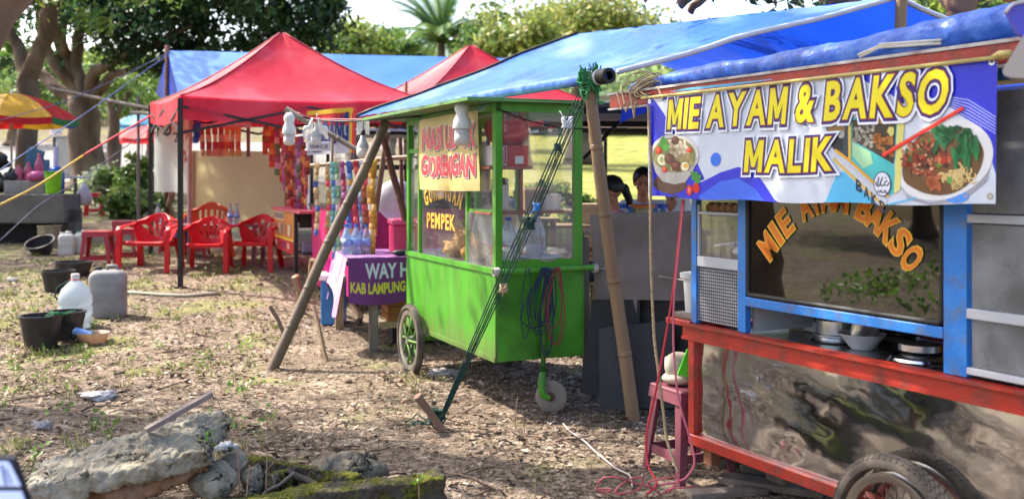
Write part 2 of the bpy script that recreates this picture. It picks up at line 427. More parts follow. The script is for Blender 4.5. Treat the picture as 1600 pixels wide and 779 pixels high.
def crown_pts(ells, n, nclump, spread, shell=.55):
    """clumps spread through ellipsoids, leaves around the clumps; returns points and clump id"""
    vol = np.array([e[3]*e[4]*e[5] for e in ells]); pr = vol/vol.sum()
    ei = nr.choice(len(ells), nclump, p=pr); d = nr.normal(0, 1, (nclump, 3)); d /= np.linalg.norm(d, axis=1, keepdims=True)
    r = nr.uniform(shell, 1.03, nclump)**.6; E = np.array(ells)
    cc = E[ei, :3]+d*r[:, None]*E[ei, 3:]
    ci = nr.integers(0, nclump, n)
    s = spread*nr.uniform(.5, 1.3, nclump)
    off = nr.normal(0, 1, (n, 3))*s[ci][:, None]; off[:, 2] *= .6
    return cc[ci]+off, ci
barkm = mat("bark", C('#65554a'), .9, var=.35, vscale=3, bump=.9, bscale=9, stretch=(1, 1, .35), dirt=C('#8f8272'), dscale=2, dirt_amt=.6, spec=.2)
barkp = mat("pale_bark", C('#8a705c'), .85, var=.3, vscale=3, bump=.8, bscale=8, stretch=(1, 1, .3), dirt=C('#55463a'), dscale=2.5, dirt_amt=.7, spec=.2)
def wob(p0, p1, n=7, amp=.08, seed=0, sag=0):
    p0 = Vector(p0); p1 = Vector(p1); L = (p1-p0).length; out = []
    for i in range(n+1):
        t = i/n; e = math.sin(math.pi*t)
        q = p0.lerp(p1, t)+Vector((mnoise.noise((t*2.3, seed, 1)), mnoise.noise((t*2.3, seed, 5)), mnoise.noise((t*2.3, seed, 9))))*amp*L*e
        q.z -= sag*e; out.append(q)
    return out
def tree(name, label, base, limbs, crown, nleaf, nclump, spread, size, cols, group=None, bark=None, aspect=.45, cat='tree', jit=.35, shell=.5, up=.4):
    t = thing(name, label, cat, base, group); mb = MB()
    for i, (pts, r0, r1) in enumerate(limbs):
        P_ = []
        for k in range(len(pts)-1):
            w = wob(pts[k], pts[k+1], 9, .05, seed=i*7+k+base[0]); P_ += w if k == 0 else w[1:]
        m_ = len(P_); rs = [r0+(r1-r0)*q/(m_-1) for q in range(m_)]
        if abs(pts[0][2]-base[2]) < .3: rs[0] *= 1.5; rs[1] *= 1.15
        mb.tube(P_, rs, 16)
    mb.v = [tuple(Vector(q)+Vector((mnoise.noise(Vector(q)*5), mnoise.noise(Vector(q)*5+Vector((7, 0, 0))), mnoise.noise(Vector(q)*9)*.5))*.05+Vector((mnoise.noise(Vector(q)*1.7), mnoise.noise(Vector(q)*1.7+Vector((3, 9, 0))), 0))*.05) for q in mb.v]
    mb.build("trunk", bark or barkm, t, smooth=True)
    if nleaf:
        pts, ci = crown_pts(crown, nleaf, nclump, spread, shell)
        cl = pick(cols, nclump, jit)[ci]*nr.uniform(.7, 1.3, (nleaf, 1))
        leaf_mesh("crown", pts, size, cl, leafm, t, aspect=aspect, up=up)
    return t
DARK = ['#2c4423', '#36512a', '#23391f', '#42602f', '#2a4a30']
MIDG = ['#5a7a34', '#6d8a3d', '#4c6c30', '#7f9a48', '#88984a']
YEL = ['#8c9a4e', '#7f8f48', '#a3a85c', '#6f8344', '#98965a']
def gp(px, d): x = (px-800)/FPX*d; return (x, d, gz(x, d))
# leaning tree close at the left edge; its crown hangs above the place and dapples the light
b0 = (-5.2, 7.2, gz(-5.2, 7.2)-.1)
tree("leaning_tree", "thick scarred trunk leaning in from the top left corner, nearest of all trees", b0,
     [([b0, (-4.35, 7.0, 1.6), (-3.80, 6.95, 2.3), (-3.33, 6.9, 3.05), (-2.75, 6.6, 4.6)], .30, .17), ([(-2.9, 6.75, 4.0), (-1.2, 5.6, 5.6), (.3, 4.6, 6.2)], .15, .05),
      ([(-2.8, 6.7, 4.4), (-3.2, 6.2, 6.3)], .15, .06), ([(-2.9, 6.7, 4.0), (-1.5, 7.4, 5.6)], .13, .05), ([(-3.6, 6.95, 2.4), (-4.6, 6.5, 3.6), (-5.6, 6.2, 5)], .13, .05)],
     [(-2.6, 5.7, 6.1, 2.3, 1.7, 1.2), (-.6, 4.9, 6.3, 1.8, 1.5, 1.0), (-3.8, 3.6, 6.3, 1.7, 1.6, .9), (-5.6, 6.0, 5.6, 1.3, 1.2, .8), (-1.2, 7.6, 6.4, 1.1, .9, .7), (-6.2, 7.9, 6.2, 1.0, 1.0, .7), (-4.6, 8.6, 6.6, 1.0, .6, .5), (-7.4, 6.6, 5.8, .9, .9, .6), (-2.4, 9.2, 6.8, .9, .5, .5), (-3.6, 4.6, 7.2, 1.6, 1.2, .6), (-6.2, 9.3, 6.2, 2.0, .3, .3), (-5.6, 8.4, 6.0, 1.7, .28, .3), (-7.6, 8.0, 6.0, 1.4, .4, .3)],  # thin unseen leaf clumps added to cast shade bands on the ground
     15500, 240, .34, .16, DARK+MIDG[:2], bark=barkp)
# two-limbed tree behind the umbrella
b1 = gp(45, 21)
tree("shade_tree", "dark forking trunk standing behind the yellow and red umbrella", b1,
     [([b1, P(42, 200, 21), P(45, 120, 21), P(75, 50, 20.5), P(88, -30, 20)], .24, .15), ([P(47, 130, 21), P(20, 60, 21.2), P(-10, -20, 21.5)], .15, .09)],
     [(*P(60, -110, 20.5), 3.2, 2.4, 1.3), (*P(-70, 10, 22), 2.0, 2, 1.5), (*P(140, -30, 20), 1.6, 1.6, .8)], 6000, 110, .32, .2, DARK+MIDG)
# the big many-limbed tree
b2 = gp(140, 28)
tree("spreading_tree", "massive tree with many curving limbs and dark glossy crown above red gazebo", b2,
     [([b2, P(132, 200, 28), P(130, 150, 28)], .46, .38), ([P(128, 160, 28), P(100, 90, 28), P(92, 30, 27.5), P(80, -40, 27)], .22, .12),
      ([P(125, 165, 28), P(75, 125, 28.3), P(42, 95, 28.5), P(15, 60, 29)], .2, .09), ([P(132, 150, 28), P(118, 100, 28), P(125, 40, 28), P(150, -30, 27)], .22, .1),
      ([P(138, 155, 28), P(150, 110, 27.6), P(200, 85, 27), P(300, 40, 26)], .2, .07), ([P(128, 155, 28), P(85, 100, 27.8), P(65, 60, 27.5), P(60, 10, 27)], .2, .08),
      ([P(140, 165, 28), P(175, 115, 27.5), P(240, 105, 26.5)], .18, .06)],
     [(*P(330, 10, 26), 3.2, 2.6, 1.9), (*P(250, 60, 27), 1.7, 1.6, 1.15), (*P(430, 20, 26.5), 1.7, 1.6, 1.5), (*P(185, -5, 26), 1.8, 1.6, .9),
      (*P(350, 95, 27), 2.2, 1.4, .65), (*P(130, -30, 27), 2.4, 2, 1.2), (*P(300, -80, 26), 4.2, 3, 1.6)], 30000, 420, .3, .21, DARK)
b3 = gp(178, 33)
tree("young_tree", "thin forked trunk with light green leaves beside the massive tree", b3,
     [([b3, P(178, 190, 33), P(172, 140, 33)], .2, .13), ([P(176, 190, 33), P(200, 150, 33), P(215, 120, 33)], .1, .05)],
     [(*P(200, 140, 33.5), 1.3, 1.1, .9), (*P(160, 105, 34), 1.1, 1, .8)], 1500, 40, .3, .22, MIDG)
b5 = (-13.5, 17.5, gz(-13.5, 17.5))  # out-of-view tree added to throw shade on the left ground
tree("spreading_tree", "unseen broad tree added beyond the left edge to shade the drinks stall", b5, [([b5, (-13.3, 17.4, 3.5), (-12.5, 17, 5.5)], .35, .2), ([(-13, 17.3, 4.5), (-10.5, 16.5, 7)], .18, .06), ([(-13.2, 17.3, 4), (-15, 18.5, 7)], .18, .06)],
     [(-11.5, 17, 7.2, 2.6, 2.2, 1.3), (-14.5, 18.5, 7.4, 2.4, 2, 1.3), (-9.4, 18.2, 7.6, 1.8, 1.6, .9), (-12.4, 14.6, 7, 2, 1.4, 1)], 9000, 130, .34, .2, DARK+MIDG[:2])
# trees on the rise behind the stalls
def far_tree(name, label, px, d, top, w, n, cols, grp=None, bushy=True, trunk=True, size=.34, bottom=105):
    b = gp(px, d); k = d/FPX; zc = CAMZ+(HOR-top)*k; zb = CAMZ+(HOR-bottom)*k; rx = w*k/2
    h = (zc-zb)/2; c0 = (b[0], d, (zc+zb)/2)
    cr = [(*c0, rx*.72, rx*.7, h*.72)]
    for q in range(7):
        a = rng.uniform(0, 6.28); e = rng.uniform(-.6, .7); cr.append((c0[0]+math.cos(a)*rx*.62, d+math.sin(a)*rx*.5, c0[2]+e*h*.75, rx*.38, rx*.38, h*.36))
    lm = [([b, (b[0]+.1, d, b[2]+(zb-b[2])*.9+.3), (b[0], d, c0[2])], .22*rx/2+.05, .06)]
    for q in range(5):
        c = cr[1+q]; lm.append(([(b[0], d, zb), c[:3]], .09, .03))
    return tree(name, label, b, lm, cr, n, max(30, n//70), .28*rx/2+.12, size, cols, grp, up=.6)
GRP = "trees on the rise behind the stalls"
far_tree("far_tree", "airy light green tree behind the long blue tarp", 560, 46, 28, 130, 3000, MIDG+YEL[:1], GRP)
far_tree("far_tree", "bushy green tree filling the gap right of the palm", 775, 44, 50, 110, 2200, MIDG, GRP, bottom=100)
far_tree("far_tree", "low green tree left of the palm behind the tarp ridge", 610, 52, 45, 90, 2200, MIDG+DARK[:2], GRP)
rt = far_tree("rain_tree", "wide olive green rain tree spreading behind the large blue tarp roof", 905, 48, 2, 300, 9000, YEL, GRP, size=.3, bottom=85)
far_tree("far_tree", "pale yellow green tree in front of the rain tree crown", 820, 43, 35, 130, 3600, YEL+MIDG[3:], GRP, bottom=95)
far_tree("far_tree", "distant tree seen through the trunks above the umbrella", 20, 62, 60, 200, 3000, MIDG, GRP, bottom=190)
far_tree("far_tree", "sunlit green tree between the massive trunk and the red gazebo", 235, 44, 120, 130, 3600, MIDG+YEL, GRP, bottom=215)
# palm
pb = gp(690, 50); pt = thing("palm_tree", "palm with long arching fronds rising behind the blue tarp", "palm tree", pb)
ptop = P(690, 66, 50); tb = MB(); tb.tube(wob(pb, ptop, 6, .02), [.22]*6+[.17], 9); tb.build("trunk", barkm, pt, smooth=True)
fp = []; ft = MB()
for i in range(36):
    a = i*2.4; el = .1+1.25*((i*7) % 36)/36; Lf = rng.uniform(2.7, 3.5); q = ptop.copy(); dirv = Vector((math.cos(a)*math.cos(el), math.sin(a)*math.cos(el), math.sin(el)))
    pts = []
    for k in range(10):
        pts.append(q.copy()); q = q+dirv*Lf/9; dirv = (dirv+Vector((0, 0, -.11-.05*math.cos(el)))).normalized()
    c = tuple(np.array(C(rng.choice(['#4f7040', '#5f8048', '#3f6038', '#76904f'])))*rng.uniform(.8, 1.2))
    ft.tube(pts, [.03]*9+[.008], 4, col=c)
    for k in range(1, 10):
        for sgn in (-1, 1):
            for sub in (0, .25, .5, .75):
                p = pts[k-1].lerp(pts[k], sub+.25); t_ = (pts[k]-pts[k-1]).normalized(); sd = t_.cross(Vector((0, 0, 1))).normalized()*sgn
                ln = .62*math.sin(math.pi*(k+.6)/11)+.12; e_ = p+(sd*.8+t_*.55+Vector((0, 0, -.35)))*ln; w_ = t_*.05
                ft.add([p-w_, p+w_, e_], [(0, 1, 2)], c)
ft.build("crown", leafm, pt, mod='keep')
# limbs and leaves of the tree behind the right-hand tarp
b4 = gp(1310, 10.5)
tree("roadside_tree", "brown trunks and hanging dark leaves behind the large tarp at the top right", b4,
     [([b4, (3.0, 10.6, 2.0), P(1318, 10, 10.6), P(1290, -60, 10.5)], .2, .16), ([(3.1, 10.6, 1.2), P(1500, 25, 10.2), P(1530, -60, 10)], .15, .11),
      ([P(1300, -50, 10.5), P(1130, -55, 10), P(1080, 18, 9.8)], .09, .035), ([P(1120, -50, 10), P(1070, 10, 9.6), P(1055, -25, 9.5)], .05, .02), ([P(1500, 20, 10.2), P(1470, -40, 10.5)], .1, .08)],
     [(*P(1035, -12, 9.6), .26, .4, .2), (*P(1115, -5, 9.8), .42, .4, .22), (*P(1205, -8, 9.7), .5, .4, .2), (*P(1300, -90, 10), 1.6, 1.2, .5), (*P(1500, -60, 11), 1.4, 1, .6)], 2600, 60, .16, .13, DARK+['#5a3a2c'], bark=barkp)
far_tree("far_tree", "sunlit green foliage glimpsed beyond the tarp at the top right corner", 1560, 30, -80, 420, 4000, MIDG+YEL[:2], GRP, bottom=120)
# undergrowth
def bush(name, label, px, py, w, h, d, n, cols, size=.14, cat="shrub", grp="shrubs on the slope"):
    k = d/FPX; c = P(px, py, d); g = gz(c.x, d); t = thing(name, label, cat, (c.x, d, g), grp)
    mb = MB()
    for i in range(7):
        a = i*.9; mb.tube(wob((c.x, d, g), (c.x+math.cos(a)*w*k*.4, d+math.sin(a)*w*k*.3, g+h*k*rng.uniform(.6, 1)), 4, .1, i), [.02, .018, .014, .01, .006], 5)
    mb.build("stem", barkm, t, smooth=True)
    cr = [(c.x+rng.uniform(-.4, .4)*w*k, d+rng.uniform(-.3, .3)*w*k, g+rng.uniform(.3, .85)*h*k, w*k*.25, w*k*.25, h*k*.22) for _ in range(7)]
    pts, ci = crown_pts(cr, n, max(12, n//50), .09*w*k/1.0*.6+.05, .3)
    leaf_mesh("foliage", pts, size, pick(cols, max(12, n//50), .4)[ci], leafm, t, up=.6)
bush("shrub", "dry twiggy shrub in the yellow field beyond the seated people", 1000, 262, 90, 45, 17, 700, ['#8a7a5a', '#a08c68', '#6d6a48'])
bush("shrub", "dull green shrub seen through the front glass of the green cart", 850, 262, 110, 60, 19, 1300, MIDG+DARK[:2])
bush("shrub", "low dark shrub seen between the green cart and the leaning bamboo pole", 905, 270, 60, 40, 18, 700, MIDG+DARK[:2])
bush("shrub", "pale silvery shrub right of the umbrella stall", 150, 260, 60, 60, 23, 900, ['#8fa07c', '#a9b598', '#5f7a44', '#b9c29a'])
bush("shrub", "leafy green shrub behind the thin upright stick", 190, 255, 80, 70, 22, 1600, MIDG+DARK[:1])
bush("shrub", "dense green shrub left of the hanging white banner", 228, 245, 70, 90, 21, 1500, MIDG)
bush("shrub", "low green shrub under the red umbrella far back", 215, 285, 90, 40, 19.5, 1200, MIDG+DARK[:2])
for _k in range(0): pass
bush("shrub", "green shrub seen under the red gazebo canopy", 400, 205, 60, 70, 21, 1000, MIDG)
# distant wood on the crest, one mass
wp = []; wc = []
for k in range(26000):
    y = nr.uniform(82, 110); x = nr.uniform(-1, 1)*(y*.62+6); top = 5.2+3.4*mnoise.noise((x*.13, y*.02, 2))+2.0*mnoise.noise((x*.4, 3, y*.05))
    if x > 40: top += 3
    zz = gz(x, y)+nr.uniform(0, 1)**.7*top; wp.append((x, y, zz)); wc.append(mnoise.noise((x*.5, zz*.5, 7)))
wcol = pick(['#6f8656', '#7d925c', '#8b9c68', '#9aa678'], len(wp), .2)*(1+.5*np.array(wc))[:, None]
w_ = leaf_mesh("distant_wood", wp, .9, wcol, leafm, org=(0, 90, 0), aspect=.7, up=.5); kind(w_, 'stuff')

# leaf litter, weeds and grass tufts on the near ground
lp = []
while len(lp) < 36000:
    d = 3.2+11*nr.uniform()**1.5; px = nr.uniform(-80, 1680); x = (px-800)/FPX*d
    if mnoise.noise((x*1.1, d*1.1, 3))+.5*mnoise.noise((x*.35, d*.5, 8)) < nr.uniform(-.6, .55): continue
    lp.append((x, d, gz(x, d)+nr.uniform(.002, .016)))
lcol = pick(['#736252', '#887563', '#9c8a78', '#554638', '#b0a08d', '#796b5d', '#876d56', '#41362e', '#a6988a', '#604e42'], len(lp), .2)
litter = leaf_mesh("leaf_litter", lp, [(.02+.04*nr.uniform()**2.5)+.008*(q[1] > 7) for q in lp], lcol, drym, flat=True, aspect=.5); kind(litter, 'stuff')
gp_ = []; 
def tuft(x, y, h, n, spread):
    for _ in range(n):
        a = nr.uniform(0, 6.28); r = abs(nr.normal(0, spread)); bx, by = x+math.cos(a)*r, y+math.sin(a)*r; z = gz(bx, by)-.005
        hh = h*nr.uniform(.5, 1.2); ln = nr.normal(0, .35, 2)*hh; w = .0035+.0012*y*.3
        gt.add([(bx-w, by, z), (bx+w, by, z), (bx+ln[0]*.5, by+ln[1]*.5, z+hh*.65), (bx+ln[0], by+ln[1], z+hh)], [(0, 1, 2), (2, 3, 0)], tuple(np.array(C(['#74853e', '#8b964e', '#657436', '#a4a268', '#b8aa80'][nr.integers(0, 5)]))*nr.uniform(.8, 1.2)))
gt = MB()
for _ in range(1100):
    d = 4.6+11*nr.uniform()**.9; px = nr.uniform(-20, 720) if nr.uniform() < .85 else nr.uniform(700, 1100); x = (px-800)/FPX*d
    m = mnoise.noise((x*.8, d*.8, 21))+.22*(px < 260)+.12*(d > 8)-.35*(px > 450)
    if m < .12: continue
    tuft(x, d, nr.uniform(.03, .085), nr.integers(4, 12), .05)
kind(gt.build("grass_tufts", leafm, org=(0, 0, 0), mod='keep'), 'stuff')
# broad-leaved weeds (light green rosettes)
wpt = []; 
for _ in range(230):
    d = 4.8+8*nr.uniform(); px = nr.uniform(-10, 420); x = (px-800)/FPX*d
    if mnoise.noise((x, d, 31))+.25*(px < 150) < .1: continue
    for _k in range(nr.integers(3, 9)): wpt.append((x+nr.normal(0, .035), d+nr.normal(0, .035), gz(x, d)+nr.uniform(.015, .07)))
wd = leaf_mesh("ground_weeds", wpt, .036, pick(['#6d8f3c', '#82a04c', '#5f8035', '#93a765'], len(wpt)), leafm, aspect=.6, up=1.2); kind(wd, 'stuff')

# weedy bank and trees beyond the left edge of the picture, seen in the cart's window and side panel
wb_ = []; wb_c = []
for k in range(7000):
    x = nr.uniform(-13, -6.2); y = nr.uniform(-3, 7.2)
    if mnoise.noise((x*.9, y*.9, 5)) < -.05: continue
    wb_.append((x, y, gz(x, y)+nr.uniform(0, .3)**1.2))
kind(leaf_mesh("bank_weeds", wb_, .1, pick(['#6a9a35', '#7fb03c', '#4f7a2c', '#8aa84a'], len(wb_), .4), leafm, aspect=.55, up=.8), 'stuff')
for k, (x, y, lab) in enumerate(((-17, 4, "dark round tree beyond the left edge, reflected in the cart window"), (-20, 9, "tall dark tree far beyond the left edge, reflected in the cart window"), (-15.5, -2.5, "low dark tree beyond the left edge behind the photographer"))):
    b = (x, y, gz(x, y)); tree("bank_tree", lab, b, [([b, (x+.2, y, 2), (x, y+.2, 4)], .25, .12)], [(x, y, 4.2, 2.8, 2.6, 2.2), (x+1, y+1.5, 3.2, 1.8, 1.6, 1.3), (x-.5, y-1.6, 3, 1.8, 1.6, 1.4)], 3500, 80, .5, .3, DARK, "trees beyond the left edge")
# ================================================================ shared materials
redp = mat("red_paint", C('#a63226'), .38, var=.12, vscale=5, dirt=C('#5f3c34'), dscale=12, dirt_amt=.65, bump=.15, bscale=60)
bluep = mat("blue_paint", C('#2f78c8'), .4, var=.1, vscale=6, dirt=C('#64686a'), dscale=16, dirt_amt=.55, bump=.12)
greenp = mat("green_paint", C('#4a9426'), .4, var=.18, vscale=3.5, dirt=C('#5f7a34'), dscale=5, dirt_amt=.55, bump=.14, bscale=12, stretch=(2.5, 2.5, .6), mud=(.08, .34, C('#6d5f48')), rvar=.1)
greend = mat("green_grimy_paint", C('#469026'), .42, var=.15, vscale=2.5, dirt=C('#1d2a14'), dscale=2.2, dirt_amt=.75, bump=.08)
steelm = mat("stainless", (.70, .71, .73), .075, 1.0, var=.05, vscale=4, bump=.38, bscale=3.0, bdet=2.5, dirt=(.42, .4, .38), dscale=9, dirt_amt=.5, stretch=(1, 1, 1.5), rvar=.03)
steel2 = mat("counter_steel", (.5, .51, .53), .32, 1.0, var=.15, vscale=7, bump=.05)
alum = mat("aluminium", (.78, .78, .79), .3, 1.0, var=.08, vscale=9, bump=.05)
alumw = mat("white_aluminium", C('#b9bbc0'), .4, var=.08, dirt=C('#84858a'), dirt_amt=.4)
rubber = mat("black_rubber", C('#1a1918'), .55, var=.2)
tyrem = mat("dusty_tyre", C('#4e463f'), .85, var=.3, vscale=9, dirt=C('#8d7f70'), dscale=5, dirt_amt=.65, bump=.3, bscale=50)
darkin = mat("dark_interior", C('#2a2624'), .7, var=.25, vscale=3)
white_pl = mat("white_plastic", C('#d9d9d6'), .35, var=.05, spec=.5, transl=.15)
bamboo = mat("grey_bamboo", C('#6b5b4c'), .6, var=.25, vscale=5, stretch=(1, 1, .4), dirt=C('#3e342b'), dscale=6, dirt_amt=.5, bump=.2, bscale=30)
bambooy = mat("tan_bamboo", C('#8c745c'), .55, var=.2, vscale=5, stretch=(1, 1, .4), dirt=C('#6a5238'), dscale=5, dirt_amt=.5, bump=.15, bscale=30)
woodm = mat("raw_wood", C('#9c8468'), .75, var=.25, vscale=4, stretch=(4, 4, .6), dirt=C('#6b5846'), dirt_amt=.5, bump=.2, bscale=20)
woodg = mat("weathered_wood", C('#7c7068'), .8, var=.2, vscale=4, stretch=(3, 3, .6), bump=.25, bscale=25, dirt=C('#57493f'), dirt_amt=.5)
tarp = mat("blue_tarp", C('#2f6acb'), .34, var=.25, vscale=2.2, transl=.3, bump=.8, bscale=8, dirt=C('#8fb0e0'), dscale=1.5, dirt_amt=.75, spec=.5, stretch=(1, .35, 1))  # pale streaks in the colour stand in for sunlight on the folds
tarpd = mat("deep_blue_tarp", C('#1d4fd0'), .42, var=.14, vscale=2, transl=.42, bump=.4, bscale=6)
tarpr = mat("crinkled_blue_tarp", C('#2a60c4'), .36, var=.25, vscale=9, bump=.55, bscale=18, bdet=3, transl=.1, dirt=C('#7fa3dc'), dscale=9, dirt_amt=.4)
clearg = glass_mat("grimy_glass", dirt=.07, dscale=3, dirtcol=(.6, .6, .58))
darkg = glass_mat("tinted_glass", tint=(.16, .16, .16), dirt=.012, refl=3.2, rough=.015)
frostg = glass_mat("frosted_glass", tint=(.8, .82, .84), dirt=.55, rough=.2, refl=1.2, dirtcol=(.5, .5, .51))
vcol = mat("printed_vinyl", (0, 0, 0), .38, attr="Col", var=.06, vscale=5, bump=.25, bscale=4.5, spec=.45)
vcolm = mat("coloured_matte", (0, 0, 0), .55, attr="Col", var=.08, vscale=8)
vcolpl = mat("coloured_plastic", (0, 0, 0), .3, attr="Col", var=.05, transl=.1)
ropeg = mat("green_cord", C('#27423a'), .85, var=.3, vscale=60, bump=.4, bscale=200)
ropet = mat("tan_rope", C('#b09a78'), .85, var=.25, vscale=60, bump=.4, bscale=200)
roper = mat("red_cord", C('#c0303c'), .5, var=.1)
roped = mat("black_cable", C('#1c1c1e'), .5, var=.1)
rust = mat("rusty_bracket", C('#6d4236'), .7, var=.3, dirt=C('#3c2c26'))
lattice = None
def lattice_material():
    m = bpy.data.materials.new("dotted_glass"); m.use_nodes = True; nt = m.node_tree; N = nt.nodes; L = nt.links
    b = N["Principled BSDF"]; b.inputs['Roughness'].default_value = .25; b.inputs['Transmission Weight'].default_value = .25
    tc = N.new("ShaderNodeTexCoord"); sp = N.new("ShaderNodeSeparateXYZ"); L.new(tc.outputs['Object'], sp.inputs[0])
    ax = N.new("ShaderNodeVectorMath"); ax.operation = 'DOT_PRODUCT'; ax.inputs[1].default_value = (.459, -.888, 0); L.new(tc.outputs['Object'], ax.inputs[0])
    def wave(s_):
        m1 = N.new("ShaderNodeMath"); m1.operation = 'MULTIPLY'; m1.inputs[1].default_value = 2*math.pi/.0155; L.new(s_, m1.inputs[0])
        m2 = N.new("ShaderNodeMath"); m2.operation = 'SINE'; L.new(m1.outputs[0], m2.inputs[0]); return m2.outputs[0]
    m3 = N.new("ShaderNodeMath"); m3.operation = 'MAXIMUM'; L.new(wave(ax.outputs['Value']), m3.inputs[0]); L.new(wave(sp.outputs['Z']), m3.inputs[1])
    r = N.new("ShaderNodeValToRGB"); r.color_ramp.elements[0].position = .55; r.color_ramp.elements[0].color = (*C('#53535a'), 1); r.color_ramp.elements[1].position = .8; r.color_ramp.elements[1].color = (*C('#b8b9be'), 1)
    L.new(m3.outputs[0], r.inputs[0]); L.new(r.outputs[0], b.inputs['Base Color'])
    bp = N.new("ShaderNodeBump"); bp.inputs['Strength'].default_value = .8; bp.inputs['Distance'].default_value = .01; L.new(m3.outputs[0], bp.inputs['Height']); L.new(bp.outputs[0], b.inputs['Normal'])
    return m
lattice = lattice_material()

# ================================================================ noodle cart (right)
FB = frame((.902, 5.10, 0), (.459, -.888))
def LB(a, b, z): return FB @ Vector((a, b, z))
bk = thing("noodle_cart", "blue and red steel street food cart with mirror side panel under the printed banner", "food cart", tuple(LB(1.0, -.35, 0)))
LEN = 2.45; DEP = -.78
m = MB(FB)
m.box((LEN/2-.02, .008, .748), (LEN+.06, .04, .07), bev=.005); m.box((LEN/2-.02, .018, .781), (LEN+.06, .066, .012)); m.box((LEN/2-.02, .02, .712), (LEN+.06, .03, .016))
m.box((LEN/2, .01, .215), (LEN, .045, .055), bev=.005); m.box((.022, .008, .475), (.046, .045, .46), bev=.004); m.box((LEN-.03, .008, .47), (.046, .045, .45))
for zz in (.748, .215): m.box((.02, DEP/2, zz), (.04, -DEP-.06, .06)); m.box((LEN-.03, DEP/2, zz), (.04, -DEP-.06, .06)); m.box((LEN/2, DEP, zz), (LEN, .04, .06))
m.box((.02, DEP, .47), (.04, .04, .45))
m.build("body_frame", redp, bk)
m = MB(FB); m.grid(lambda u, v: (.046+u*(LEN-.1), .001+.0025*math.sin(u*9+v*4)+.002*math.sin(v*11+u*15), .244+v*.466), 60, 24); m.build("steel_panel", steelm, bk, smooth=True, mod='keep')
m = MB(FB); m.box((.03, DEP/2, .47), (.006, -DEP-.1, .44)); m.box((LEN/2, DEP+.022, .47), (LEN-.1, .006, .44)); m.box((LEN/2, DEP/2, .235), (LEN-.1, -DEP-.1, .01)); m.build("inner_panel", darkin, bk)
m = MB(FB); m.box((LEN/2, DEP/2-.01, .751), (LEN-.05, -DEP-.03, .012)); m.build("counter_top", steel2, bk)
def post(a, w, b=0.0, z0=.789, z1=1.885, d=.035):
    mm = MB(FB); mm.box((a+w/2, b-d/2+.012, (z0+z1)/2), (w, d, z1-z0), bev=.003); mm.build("post", bluep, bk)
post(0.0, .04); post(.352, .055); post(1.505, .1); post(LEN-.07, .06); post(0, .04, DEP+.02); post(1.52, .05, DEP+.02); post(LEN-.07, .06, DEP+.02)
m = MB(FB); m.box(((.407+1.505)/2, .0, .936), (1.098, .03, .042), bev=.003); m.box(((.407+1.505)/2, 0, 1.62), (1.098, .03, .04)); m.box((LEN/2, -.006, 1.865), (LEN, .03, .04)); m.build("window_bar", bluep, bk)
# window with black rubber frame
a0, a1, z0, z1 = .409, 1.503, .96, 1.60
rr = []
for cx, cz, s0 in ((a1-.03, z0+.03, -90), (a1-.03, z1-.03, 0), (a0+.03, z1-.03, 90), (a0+.03, z0+.03, 180)):
    for k in range(5): t_ = R(s0+k*22.5); rr.append((cx+.022*math.cos(t_), .004, cz+.022*math.sin(t_)))
m = MB(FB); m.tube(rr, .011, 8, closed=True); wf = m.build("window", rubber, bk, smooth=True)
m = MB(FB); m.box(((a0+a1)/2, -.002, (z0+z1)/2), (a1-a0-.02, .004, z1-z0-.02)); m.build("pane", darkg, wf)
m = MB(FB); m.box((.97, -.06, 1.25), (.012, .01, .6)); m.box((.7, -.3, 1.12), (.6, .015, .03)); m.build("inner_mullion", alumw, bk)
# arched painted lettering on the window
m = MB(FB); s_ = "MIE AYAM BAKSO"; ca, cz, ra, rz = .905, 1.135, .405, .335
chars = [c for c in s_]; N_ = len(chars)
for i, ch in enumerate(chars):
    if ch == ' ': continue
    t_ = (i/(N_-1))*2-1; t_ = math.copysign(abs(t_)**.9, t_); cx, cy = .954+.402*t_, 1.425-.225*t_*t_
    th = math.atan2(.45*t_, .402); ct, st = math.cos(-th), math.sin(-th)
    wd_ = {'I': .03, 'M': .085}.get(ch, .068); ht = .115
    for bold, bb, col in ((.055, .0055, C('#f0c040')), (.02, .0075, C('#e07a18'))):
        def fn(u, v):
            x = (u-.5)*wd_; y = (v-.5)*ht; return (cx+x*ct-y*st, bb, cy+x*st+y*ct)
        vs, fs = text_map(ch, fn, bold, ref_bold=.02); m.add(vs, fs, col)
m.build("lettering", mat("paint_letters", (0, 0, 0), .5, attr="Col", var=.08), bk, mod='keep')
# left section: dotted lower pane, bar, upper pane
m = MB(FB); m.box((.196, -.004, .938), (.312, .006, .268)); m.build("dotted_pane", lattice, bk)
m = MB(FB); m.box((.55, -.42, .85), (.5, .006, .15)); m.build("dotted_pane", lattice, bk)
for c_, s_ in (((.196, -.002, 1.097), (.312, .02, .05)), ((.196, -.002, 1.335), (.312, .015, .012)), ((.046, -.002, 1.25), (.012, .014, .25)), ((1.98, -.001, 1.02), (.76, .024, .036)), ((1.98, -.001, .815), (.76, .024, .024)), ((1.98, -.001, 1.36), (.76, .02, .03)), ((.55, -.415, .79), (.5, .014, .05))): m = MB(FB); m.box(c_, s_, bev=.002); m.build("aluminium_bar", alumw, bk)
m = MB(FB); m.box((.2, -.004, 1.23), (.3, .004, .21)); m.build("pane", clearg, bk)
m = MB(FB); m.box((.022, DEP/2, 1.3), (.005, -DEP-.06, .98)); m.build("end_pane", glass_mat("foggy_end_glass", tint=(.55, .56, .58), dirt=.4, dirtcol=(.32, .32, .33)), bk)
for zc, hh in ((.915, .17), (1.19, .30), (1.6, .44)):
    m = MB(FB); m.box((1.99, -.006, zc), (.75, .005, hh)); m.build("frosted_pane", frostg, bk)
